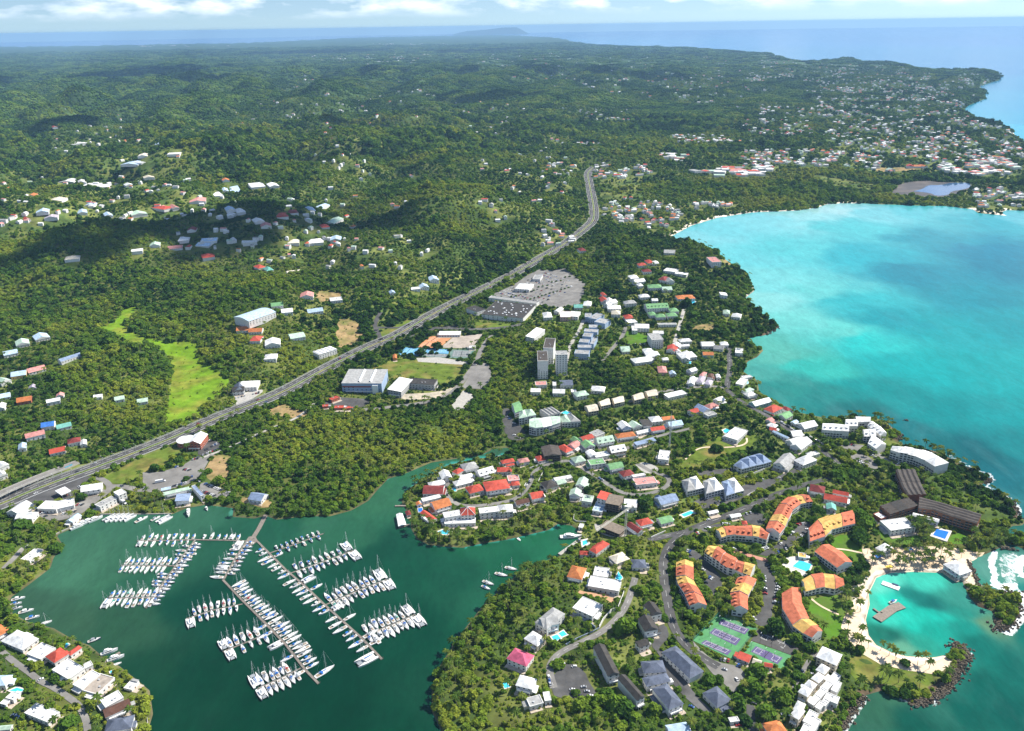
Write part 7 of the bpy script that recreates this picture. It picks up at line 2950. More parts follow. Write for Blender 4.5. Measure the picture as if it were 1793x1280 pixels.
def car_parts(kind, c):
 key = (kind, c)
 if key in CAR_ME:
  return CAR_ME[key]
 pm = mat('car_paint_' + CARC[c][0].replace(' ', '_'), CARC[c][1], .25, .05, .8, .5)
 L, Wd, hb, ht = (4.3, 1.8, .95, 1.5) if kind == 'car' else ((5.6, 2.1, 1.5, 2.4) if kind == 'van' else (11.5, 2.5, 1.4, 3.2))
 b = MB()
 hw = Wd / 2
 prof = [(-L / 2, .35), (L / 2, .35), (L / 2, .7), (L * .46, hb * .8), (L * .22, hb), (-L * .4, hb), (-L / 2, hb * .88)]
 n = len(prof)
 for s in (1, -1):
  pts = [(x, s * hw, z) for x, z in prof]
  b.face(pts if s < 0 else pts[::-1])
 for i in range(n):
  (xa, za), (xb, zb) = prof[i], prof[(i + 1) % n]
  b.face([(xa, hw, za), (xb, hw, zb), (xb, -hw, zb), (xa, -hw, za)])
 body = b
 r = MB()
 f0_, f1_ = (-.18, .10) if kind == 'car' else (-.46, .26)
 k = .82 if kind == 'car' else .95
 body.face([(L * f0_, -hw * k, ht), (L * f1_, -hw * k, ht), (L * f1_, hw * k, ht), (L * f0_, hw * k, ht)])
 g = MB()
 bx0, bx1 = (-.40, .24) if kind == 'car' else (-.49, .36)
 low = [(L * bx0, -hw * .96, hb), (L * bx1, -hw * .96, hb), (L * bx1, hw * .96, hb), (L * bx0, hw * .96, hb)]
 top = [(L * f0_, -hw * k, ht - .02), (L * f1_, -hw * k, ht - .02), (L * f1_, hw * k, ht - .02), (L * f0_, hw * k, ht - .02)]
 for i in range(4):
  j = (i + 1) % 4
  (g if kind == 'car' or i == 1 else body).face([low[i], low[j], top[j], top[i]])
 w = MB()
 for x in (-.3, .3):
  for s in (-1, 1):
   w.tube([(x * L, s * (hw - .22), .32), (x * L, s * (hw + .01), .32)], [.33, .33], 8)
 CAR_ME[key] = (body.mesh('body', pm), g.mesh('windows', WINDOW_GLASS), w.mesh('wheels', TYRE))
 return CAR_ME[key]


def car(x, y, z, ang, c, kind, place, group, ordn=None, u=None):
 t = thing({'car': 'parked_car' if ordn != 'moving' else 'car', 'van': 'van', 'bus': 'truck' if place == 'truck' else 'coach'}[kind], (x, y, z), ang, place if place == 'truck' else ('coach' if kind == 'bus' else kind), group)
 bo, gl, wh = car_parts(kind, c)
 link('body', bo, t)
 link('window', gl, t)
 link('wheel', wh, t)
 return t


CAR_N = [0]


def car_row(reg, a, b, n, place, rot=90, fill=.85, colors=None, group=None):
 """a row of parked cars from a to b, standing at `rot` degrees to the row"""
 (u0_, v0_), (u1_, v1_) = zp(reg, [a, b])
 A, B = ground(u0_, v0_), ground(u1_, v1_)
 ang = math.atan2(B[1] - A[1], B[0] - A[0]) + R(rot)
 items = []
 for i in range(n):
  if random.random() > fill:
   continue
  f = (i + .5) / n
  x, y = A[0] + (B[0] - A[0]) * f, A[1] + (B[1] - A[1]) * f
  items.append((float(pix(x, y, A[2])[0]), x, y))
 if not items:
  return
 zs = terrain([i[1] for i in items], [i[2] for i in items])
 order = sorted(range(len(items)), key=lambda k: items[k][0])
 for k, i in enumerate(order):
  u, x, y = items[i]
  c = colors[k % len(colors)] if colors else random.choice((0, 0, 0, 1, 1, 2, 3, 4, 5, 6, 7, 2))
  kind = 'van' if random.random() < .06 else 'car'
  t = car(x, y, float(zs[i]) + .24, ang + random.uniform(-.05, .05) + (math.pi if random.random() < .3 else 0), c, kind, place, group or 'cars parked ' + place)
  t['label'] = CARC[c][0] + ' ' + kind + ' parked ' + place + (', ' + ordinal(k + 1) + ' from left' if len(items) > 1 else '')
  CAR_N[0] += 1


for reg, x0, y0, x1, y1, n, place, rot in [
 ('E', 1175, 880, 1195, 1090, 8, 'in the left row of the long holiday car park', 90), ('E', 1335, 960, 1300, 1190, 7, 'in the right row of the long holiday car park', 90),
 ('E', 1210, 770, 1300, 870, 4, 'below the brick promenade', 90), ('E', 1320, 650, 1450, 590, 5, 'along the resort pool hedge', 60), ('E', 1330, 540, 1370, 560, 2, 'under the upper flats', 90),
 ('E', 1440, 460, 1500, 420, 3, 'on the slope of the upper flats', 90), ('E', 1530, 360, 1590, 325, 3, 'at the top of the sloping car park', 90), ('E', 1550, 490, 1650, 390, 3, 'on the far edge of the sloping car park', 90),
 ('E', 1165, 610, 1225, 590, 3, 'at the end of the first curved flats', 90), ('E', 990, 245, 1050, 225, 3, 'at the round car park', 70), ('E', 1170, 280, 1215, 275, 1, 'alone at the round car park', 10),
 ('E', 740, 345, 830, 350, 4, 'behind the first curved flats', 80), ('E', 560, 400, 620, 380, 2, 'beside the gate palms', 100), ('E', 445, 460, 500, 440, 4, 'at the resort gate by the main road', 70),
 ('E', 370, 625, 420, 640, 2, 'at the top of the western holiday car park', 90), ('E', 385, 665, 430, 675, 1, 'second in at the western holiday car park', 0), ('E', 490, 800, 560, 835, 2, 'in the middle of the western holiday car park', 10),
 ('E', 600, 900, 650, 925, 2, 'beside the turning tree', 90), ('E', 550, 955, 600, 965, 1, 'on the left of the turning circle', 0), ('E', 760, 1010, 780, 1080, 2, 'on the right of the turning circle', 90),
 ('G', 355, 530, 470, 550, 3, 'below the purple courts', 80), ('G', 540, 590, 590, 610, 2, 'behind the red tennis clubhouse', 80), ('G', 570, 670, 600, 690, 1, 'under the tennis trees', 100), ('G', 520, 760, 590, 700, 2, 'beside the tall palms', 60),
 ('G', 690, 85, 740, 140, 2, 'beside the tennis turning circle', 100), ('G', 400, 620, 420, 660, 1, 'in the middle of the tennis car park', 60), ('G', 1180, 710, 1235, 640, 2, 'on the drive above the white terraces', 60), ('G', 1290, 690, 1350, 690, 1, 'under the white terrace wall', 0),
 ('G', 690, 990, 740, 1000, 1, 'in the shade of the spreading tree', 0), ('G', 1000, 1110, 1060, 1110, 1, 'beside the bottom terraces', 0), ('G', 40, 1020, 90, 1040, 1, 'between slate roofs', 0), ('G', 510, 1225, 600, 1225, 1, 'at the bottom gatehouse', 0),
 ('D', 360, 700, 390, 850, 4, 'along the bend of the villa lane', 0), ('D', 440, 710, 500, 730, 1, 'alone on the apartment forecourt', 30), ('D', 480, 580, 540, 590, 1, 'by the lane at the apartment car park', 50), ('D', 570, 575, 650, 620, 2, 'in the top row of the apartment car park', 60),
 ('D', 600, 840, 690, 930, 4, 'in the bottom row of the apartment car park', 60), ('D', 710, 800, 820, 940, 3, 'at the edge of the apartment trees', 60), ('D', 1730, 900, 1760, 930, 1, 'beside the slate-roofed blocks', 0), ('D', 900, 900, 950, 910, 1, 'under the round tree', 0),
 ('Z7', 700, 1090, 780, 1110, 3, 'below the first pyramid-roofed house', 60), ('Z7', 800, 1130, 860, 1080, 3, 'below the middle pyramid-roofed house', 60), ('Z7', 860, 890, 930, 890, 3, 'behind the pyramid-roofed houses', 90), ('Z7', 1130, 960, 1160, 950, 2, 'by the white-striped bays', 60), ('Z7', 1240, 950, 1260, 945, 1, 'near the upper bend', 0), ('Z7', 780, 1150, 830, 1140, 2, 'beside the lower road', 0),
 ('F', 1000, 600, 1200, 720, 9, 'along the upper shore road', 0), ('F', 1260, 720, 1440, 830, 8, 'along the middle shore road', 0), ('F', 1460, 850, 1530, 900, 4, 'along the lower shore road', 0), ('F', 900, 520, 980, 575, 3, 'outside the red-roofed shore houses', 0), ('F', 470, 340, 520, 350, 2, 'at the shore road corner', 90),
 ('H', 610, 500, 690, 590, 6, 'inside the oval car park', 80), ('H', 750, 460, 830, 510, 3, 'on the outer edge of the oval car park', 80), ('H', 640, 400, 720, 440, 3, 'above the oval car park', 80), ('H', 510, 350, 560, 355, 2, 'in front of the white dormered flats', 60), ('H', 690, 940, 780, 980, 4, 'behind the hotel trees', 60), ('H', 930, 545, 1070, 555, 2, 'in front of the long white hotel', 30), ('H', 680, 670, 850, 650, 4, 'under the trees of the oval car park', 80), ('H', 30, 1160, 20, 1200, 1, 'at the dormered holiday flats', 30),
 ('L', 650, 530, 720, 560, 5, 'right beside the pointed showroom', 60), ('L', 650, 650, 780, 580, 8, 'in the first showroom row', 60), ('L', 620, 705, 820, 625, 10, 'in the second showroom row', 60), ('L', 520, 750, 590, 730, 4, 'beside the showroom hedge', 60), ('L', 285, 845, 410, 805, 5, 'on the marina verge', 60), ('L', 430, 850, 500, 860, 4, 'beside the marina island', 60), ('L', 480, 945, 530, 920, 2, 'on the marina bend', 60),
 ('L', 310, 1030, 460, 990, 7, 'behind the long green roof', 70), ('L', 650, 1000, 910, 1100, 13, 'in the row above the mangroves', 80), ('L', 620, 1080, 760, 1130, 8, 'beside the blue-roofed wedge', 80), ('L', 10, 1050, 40, 1040, 2, 'at the left end of the marina car park', 60), ('L', 580, 985, 620, 950, 2, 'at the marina crossroads', 60),
 ('K', 370, 660, 490, 750, 7, 'in front of the long white shed', 70), ('K', 290, 670, 330, 720, 4, 'beside the left white shed', 70), ('K', 880, 530, 1020, 500, 8, 'beside the white showroom', 60), ('K', 800, 625, 930, 620, 5, 'in front of the flat white shed', 60), ('K', 650, 720, 800, 690, 6, 'behind the quay shrubs', 60), ('K', 320, 608, 430, 605, 3, 'at the motorway exit by the fuel canopy', 0), ('K', 830, 430, 850, 450, 2, 'at the showroom corner', 60),
 ('Q', 160, 770, 250, 860, 4, 'at the pale green hotel entrance', 60), ('Q', 160, 920, 300, 1010, 6, 'under the hotel car park trees', 60), ('NN', 660, 550, 730, 515, 8, 'beside the solar-roofed office block', 60), ('NN', 40, 780, 200, 745, 9, 'in the scrap yard', 70),
 ('R', 570, 1100, 780, 1090, 9, 'along the edge of the park lawn', 80), ('J', 130, 1110, 240, 1160, 3, 'on the near left forecourt', 30), ('J', 410, 740, 450, 750, 1, 'in the villa lane', 60), ('A', 1350, 600, 1430, 480, 5, 'along the peninsula entrance', 0), ('A', 1290, 650, 1330, 650, 1, 'at the peninsula fork', 0), ('A', 555, 620, 560, 660, 1, 'on the peninsula loop', 0),
 ('O', 1210, 985, 1270, 960, 4, 'at the sports centre gate', 70), ('O', 1580, 600, 1640, 595, 2, 'by the sports ground corner', 0), ('B', 640, 700, 700, 730, 2, 'on the winding hillside lane', 0), ('C', 1440, 130, 1480, 100, 2, 'beside the building site', 60),
]:
 car_row(reg, (x0, y0), (x1, y1), n, place, rot)
# the supermarket car park: rows of cars
for k in range(7):
 f = k / 6
 car_row('P', (640 + 330 * f, 440 - 150 * f), (1040 + 350 * f, 540 - 150 * f), 9, 'in supermarket row ' + CARD[k] + ' from the store', 90, .8)
# beyond those, the crowd of small cars over the rest of the supermarket car park
def far_cars():
 V, F, M = [], [], []
 for k in range(12):
  f = k / 11
  a, b = (560 + 470 * f, 440 - 215 * f), (1080 + 360 * f, 572 - 220 * f)
  (ua, va), (ub, vb) = zp('P', [a, b])
  A, B = ground(ua, va), ground(ub, vb)
  n = 34
  ang = math.atan2(B[1] - A[1], B[0] - A[0]) + math.pi / 2
  ca, sa = math.cos(ang), math.sin(ang)
  for i in range(n):
   if random.random() < .3:
    continue
   t = (i + .5) / n
   x, y, z = A[0] + (B[0] - A[0]) * t, A[1] + (B[1] - A[1]) * t, A[2] + .25
   if not in_poly(np.array([x]), np.array([y]), LOTS['supermarket'])[0]:
    continue
   col = random.choice((0, 0, 0, 1, 1, 2, 3, 4, 5))
   for (x0, x1, hw, z0, z1, mi) in ((-2.1, 2.1, .88, .3, .95, col), (-1.6, .9, .78, .95, 1.45, 6)):
    k0 = len(V)
    for zz, tp in ((z0, 1), (z1, .86 if mi == 6 else 1)):
     for dx, dy in ((x0, -hw), (x1, -hw), (x1, hw), (x0, hw)):
      dx, dy = dx * tp, dy * tp
      V.append((x + dx * ca - dy * sa, y + dx * sa + dy * ca, z + zz))
    F.extend([(k0, k0 + 1, k0 + 5, k0 + 4), (k0 + 1, k0 + 2, k0 + 6, k0 + 5), (k0 + 2, k0 + 3, k0 + 7, k0 + 6), (k0 + 3, k0, k0 + 4, k0 + 7), (k0 + 4, k0 + 5, k0 + 6, k0 + 7)])
    M.extend([mi] * 4 + [col])
 me = np_mesh('distant_cars', np.array(V), np.array(F), [mat('car_paint_' + CARC[c][0].replace(' ', '_'), CARC[c][1], .25, .05, .8, .5) for c in range(6)] + [WINDOW_GLASS], M)
 tag(link('distant_cars', me), None, 'crowd of small parked cars filling the supermarket car park', None, 'stuff')


far_cars()
# cars on the move
MV = 'cars driving on the motorway'
rows = []
for off, dr in ((-9.9, 1), (-4.9, 1), (4.9, -1), (9.9, -1)):
 LL = resample(offset_line(HWS, off), 3)
 for k in range(16):
  i = int(len(LL) * (k + random.uniform(.1, .9)) / 16 * .95)
  p, q = LL[i], LL[min(i + 1, len(LL) - 1)]
  rows.append((p[0], p[1], math.atan2(q[1] - p[1], q[0] - p[0]) + (0 if dr > 0 else math.pi), off))
zs = terrain([r_[0] for r_ in rows], [r_[1] for r_ in rows])
for (x, y, a, off), z in zip(rows, zs):
 u, v = pix(x, y, 4)
 if not (0 < u < 1793 and 0 < v < 1280):
  continue
 c = random.choice((0, 0, 1, 2, 3, 4, 5))
 t = car(x, y, float(z) + .32, a, c, 'car', '', MV, 'moving')
 pend(t, CARC[c][0] + ' car', 'driving on the ' + ('landward' if off < 0 else 'marina-side') + ' carriageway', float(u))
for (reg, x, y, rot, place, c, kind) in (('K', 1680, 385, 20, 'white box truck in the marina car park', 0, 'bus'), ('K', 1290, 600, -35, 'pale coach beside the quay building', 0, 'bus'), ('E', 600, 305, 25, 'on the bend above the tennis road', 0, 'car'), ('E', 170, 690, 80, 'on the curving road beside the trees', 3, 'car'), ('E', 880, 620, -20, 'on the brick promenade', 0, 'van')):
 u, v = zp(reg, [(x, y)])[0]
 X, Y, z = ground(u, v)
 t = car(X, Y, z + .35, R(rot), c, kind, 'truck' if 'truck' in place else '', None, 'moving')
 t['label'] = place if kind == 'bus' else CARC[c][0] + ' ' + kind + ' ' + place


# ---------------------------------------------------------------- vegetation
def leaf_material(name, ramp):
 m = bpy.data.materials.new(name)
 m.use_nodes = True
 n, l = m.node_tree.nodes, m.node_tree.links
 n.clear()
 out = n.new('ShaderNodeOutputMaterial')
 a = n.new('ShaderNodeAttribute')
 a.attribute_type = 'INSTANCER'
 a.attribute_name = 'tint'
 cr = n.new('ShaderNodeValToRGB')
 e = cr.color_ramp.elements
 e[0].position, e[0].color = ramp[0][0], (*ramp[0][1], 1)
 e[1].position, e[1].color = ramp[-1][0], (*ramp[-1][1], 1)
 for p, c in ramp[1:-1]:
  q = e.new(p)
  q.color = (*c, 1)
 l.new(a.outputs['Fac'], cr.inputs[0])
 lf = n.new('ShaderNodeAttribute')
 lf.attribute_name = 'leaf'
 vm = n.new('ShaderNodeVectorMath')
 vm.operation = 'SCALE'
 l.new(cr.outputs[0], vm.inputs[0])
 l.new(lf.outputs['Fac'], vm.inputs['Scale'])
 d = n.new('ShaderNodeBsdfDiffuse')
 t = n.new('ShaderNodeBsdfTranslucent')
 l.new(vm.outputs[0], d.inputs[0])
 l.new(vm.outputs[0], t.inputs[0])
 mx = n.new('ShaderNodeMixShader')
 mx.inputs[0].default_value = 0.36
 l.new(d.outputs[0], mx.inputs[1])
 l.new(t.outputs[0], mx.inputs[2])
 l.new(mx.outputs[0], out.inputs[0])
 return m


LEAF = leaf_material('leaves', [(0.0, (.036, .085, .017)), (.28, (.085, .170, .022)), (.60, (.155, .245, .026)), (1.0, (.28, .32, .040))])
PALM = leaf_material('palm_fronds', [(0.0, (.045, .090, .018)), (.5, (.095, .155, .026)), (1.0, (.20, .225, .045))])
BARK = mat('bark', (.14, .11, .08), .95, .25, 1.0)


def leaf_attr(me, vals):
 float_attr(me, 'leaf', vals)


def crown_mesh(seed, lobes, leaves, flat=.8, leaf=.30, R0=1.0):
 """crown of unit radius made of leaf clumps spread over several lobes, with gaps"""
 g = np.random.default_rng(seed)
 V, F, lv = [], [], []
 cen = []
 for i in range(lobes):
  a = g.uniform(0, 6.28)
  r = g.uniform(.15, .62) if i else 0
  cen.append((math.cos(a) * r, math.sin(a) * r, g.uniform(.35, .85) * flat if i else .9 * flat, g.uniform(.36, .58)))
 for i in range(leaves):
  c = cen[int(g.integers(len(cen)))]
  d = g.normal(size=3)
  d[2] = abs(d[2]) * .9 - .25 if g.random() < .85 else d[2]
  d /= np.linalg.norm(d) + 1e-9
  rr = c[3] * g.uniform(.80, 1.12)
  p = np.array(c[:3]) + d * rr * np.array((1, 1, flat))
  nrm = d + g.normal(size=3) * .35
  nrm[2] += .65
  nrm /= np.linalg.norm(nrm)
  t = np.cross(nrm, (0.3, .2, 1.0))
  t /= np.linalg.norm(t) + 1e-9
  b = np.cross(nrm, t)
  s = leaf * g.uniform(.6, 1.25)
  w = s * g.uniform(.55, .95)
  k = len(V)
  ang = g.uniform(0, 6.28)
  t, b = t * math.cos(ang) + b * math.sin(ang), b * math.cos(ang) - t * math.sin(ang)
  bend = -nrm * s * .25
  V += [p - t * s + bend, p - b * w, p + t * s + bend, p + b * w]
  F.append((k, k + 1, k + 2, k + 3))
  q = g.uniform(.72, 1.3)
  lv += [q] * 4
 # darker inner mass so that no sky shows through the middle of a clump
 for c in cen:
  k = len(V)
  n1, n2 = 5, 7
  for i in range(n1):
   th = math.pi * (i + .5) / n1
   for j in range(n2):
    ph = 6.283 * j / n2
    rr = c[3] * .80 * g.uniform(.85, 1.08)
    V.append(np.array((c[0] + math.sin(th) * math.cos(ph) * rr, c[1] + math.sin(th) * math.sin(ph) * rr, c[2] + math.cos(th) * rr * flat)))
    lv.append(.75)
  for i in range(n1 - 1):
   for j in range(n2):
    j2 = (j + 1) % n2
    F.append((k + i * n2 + j, k + i * n2 + j2, k + (i + 1) * n2 + j2, k + (i + 1) * n2 + j))
 me = np_mesh('crown', np.array(V), np.array(F), [LEAF])
 leaf_attr(me, np.array(lv))
 return me


def trunk_mesh(h=1.0):
 b = MB()
 b.tube([(0, 0, -.6), (.02, .01, .15), (0, .03, .55)], [.085, .06, .045], 6)
 for a in (0.4, 2.5, 4.4):
  b.tube([(0, .02, .25), (math.cos(a) * .3, math.sin(a) * .3, .6)], [.04, .02], 5)
 return b.mesh('trunk', BARK)


def palm_meshes(seed):
 """coconut palm of unit height: leaning trunk and a crown of drooping fronds"""
 g = np.random.default_rng(seed)
 b = MB()
 top = (.10, .03, 1.0)
 b.tube([(0, 0, -.1), (.02, .0, .3), (.06, .02, .7), top], [.024, .017, .014, .012], 6)
 tr = b.mesh('trunk', mat('palm_bark', (.24, .20, .16), .95, .2, 1.0))
 V, F, lv = [], [], []
 for i in range(15):
  a = 6.283 * i / 15 + g.uniform(-.2, .2)
  el = g.uniform(-.15, .75)
  L = g.uniform(.36, .46)
  q = g.uniform(.75, 1.25)
  prev = None
  for s in range(5):
   f = s / 4
   x = L * (f * math.cos(el * (1 - f * .3)))
   z = L * (f * math.sin(el) - .55 * f * f)
   w = .062 * math.sin(math.pi * min(1, .18 + f * .8)) + .004
   c = np.array((top[0] + math.cos(a) * x, top[1] + math.sin(a) * x, top[2] + z))
   sd = np.array((-math.sin(a), math.cos(a), 0)) * w
   k = len(V)
   V += [c - sd + np.array((0, 0, -w * .7)), c, c + sd + np.array((0, 0, -w * .7))]
   lv += [q, q * 1.1, q]
   if s:
    F += [(k - 3, k - 2, k + 1, k), (k - 2, k - 1, k + 2, k + 1)]
 me = np_mesh('crown', np.array(V), np.array(F), [PALM])
 leaf_attr(me, np.array(lv))
 return me, tr


CROWNS = [crown_mesh(11, 5, 190), crown_mesh(12, 7, 230, .7), crown_mesh(13, 4, 170, .95), crown_mesh(14, 6, 210, .62, .26), crown_mesh(15, 5, 190, 1.1)]
KINDS_T = ['round-crowned tree', 'broad spreading tree', 'dense rounded tree', 'flat-topped spreading tree', 'tall upright tree']
TRUNK = trunk_mesh()
PALMS = [palm_meshes(s) for s in (1, 2, 3)]


def join_np(name, meshes, mats):
 V, F, A, mi = [], [], [], []
 k = 0
 for me, m in meshes:
  n = len(me.vertices)
  co = np.empty(n * 3, np.float32)
  me.vertices.foreach_get('co', co)
  V.append(co.reshape(-1, 3))
  for p in me.polygons:
   v = list(p.vertices)
   F.append([i + k for i in (v if len(v) == 4 else (v + [v[-1]] if len(v) == 3 else v[:4]))])
   mi.append(m)
  if 'leaf' in me.attributes:
   a = np.empty(n, np.float32)
   me.attributes['leaf'].data.foreach_get('value', a)
  else:
   a = np.ones(n, np.float32)
  A.append(a)
  k += n
 me = np_mesh(name, np.concatenate(V), np.array(F), mats, mi)
 leaf_attr(me, np.concatenate(A))
 return me


def patch_mesh(seed):
 """a piece of closed canopy, one unit across, seen from far away: many small crowns"""
 g = np.random.default_rng(seed)
 V, F, lv = [], [], []
 for i in range(16):
  cx, cy_ = g.uniform(-.55, .55, 2)
  r = g.uniform(.12, .21)
  z = g.uniform(.10, .26)
  q = g.uniform(.65, 1.3)
  k = len(V)
  n1, n2 = 3, 6
  for a in range(n1):
   th = math.pi * .5 * a / (n1 - .5)
   for b in range(n2):
    ph = 6.283 * (b + .5 * a) / n2
    rr = r * g.uniform(.8, 1.15)
    V.append((cx + math.sin(th + .2) * math.cos(ph) * rr, cy_ + math.sin(th + .2) * math.sin(ph) * rr, z + math.cos(th) * r * .8 * g.uniform(.85, 1.15) - (a == n1 - 1) * .25))
    lv.append(q * g.uniform(.85, 1.15))
  for a in range(n1 - 1):
   for b in range(n2):
    b2 = (b + 1) % n2
    F.append((k + a * n2 + b, k + a * n2 + b2, k + (a + 1) * n2 + b2, k + (a + 1) * n2 + b))
  F += [(k, k + 1, k + 2, k + 3), (k, k + 3, k + 4, k + 5)]
 me = np_mesh('canopy', np.array(V), np.array(F), [LEAF])
 leaf_attr(me, np.array(lv))
 return me


ALLP = [join_np('broadleaf', [(c, 0), (TRUNK, 1)], [LEAF, BARK]) for c in CROWNS] + \
       [join_np('palm', [(c, 0), (t_, 1)], [PALM, t_.materials[0]]) for c, t_ in PALMS] + [patch_mesh(s) for s in (3, 4, 5)]
BUSHES = [crown_mesh(21, 3, 60, .8, .4), crown_mesh(22, 4, 70, .7, .38)]


def scatter(name, pos, scale, rot, idx, tint, protos, label):
 """one object of many plants: geometry nodes place the meshes on points"""
 me = bpy.data.meshes.new(name)
 n = len(pos)
 me.vertices.add(n)
 me.vertices.foreach_set('co', np.ascontiguousarray(pos, np.float32).ravel())
 for nm, ty, val in (('sc', 'FLOAT_VECTOR', scale), ('ro', 'FLOAT_VECTOR', rot)):
  a = me.attributes.new(nm, ty, 'POINT')
  a.data.foreach_set('vector', np.ascontiguousarray(val, np.float32).ravel())
 a = me.attributes.new('kind_no', 'INT', 'POINT')
 a.data.foreach_set('value', np.ascontiguousarray(idx, np.int32))
 float_attr(me, 'tint', tint)
 o = link(name, me)
 tag(o, None, label, None, 'stuff')
 ng = bpy.data.node_groups.new(name, 'GeometryNodeTree')
 ng.interface.new_socket('Geometry', in_out='INPUT', socket_type='NodeSocketGeometry')
 ng.interface.new_socket('Geometry', in_out='OUTPUT', socket_type='NodeSocketGeometry')
 nn, nl = ng.nodes, ng.links
 gi, go = nn.new('NodeGroupInput'), nn.new('NodeGroupOutput')
 iop = nn.new('GeometryNodeInstanceOnPoints')
 nl.new(gi.outputs[0], iop.inputs['Points'])
 gti = nn.new('GeometryNodeGeometryToInstance')
 for p in reversed(protos):
  po = bpy.data.objects.new(p.name, p)
  oi = nn.new('GeometryNodeObjectInfo')
  oi.inputs['Object'].default_value = po
  oi.inputs['As Instance'].default_value = False
  nl.new(oi.outputs['Geometry'], gti.inputs[0])
 nl.new(gti.outputs[0], iop.inputs['Instance'])
 iop.inputs['Pick Instance'].default_value = True

 def named(nm, ty):
  q = nn.new('GeometryNodeInputNamedAttribute')
  q.data_type = ty
  q.inputs[0].default_value = nm
  return q.outputs[0]
 nl.new(named('kind_no', 'INT'), iop.inputs['Instance Index'])
 nl.new(named('ro', 'FLOAT_VECTOR'), iop.inputs['Rotation'])
 nl.new(named('sc', 'FLOAT_VECTOR'), iop.inputs['Scale'])
 nl.new(iop.outputs[0], go.inputs[0])
 md = o.modifiers.new('plants', 'NODES')
 md.node_group = ng
 return o


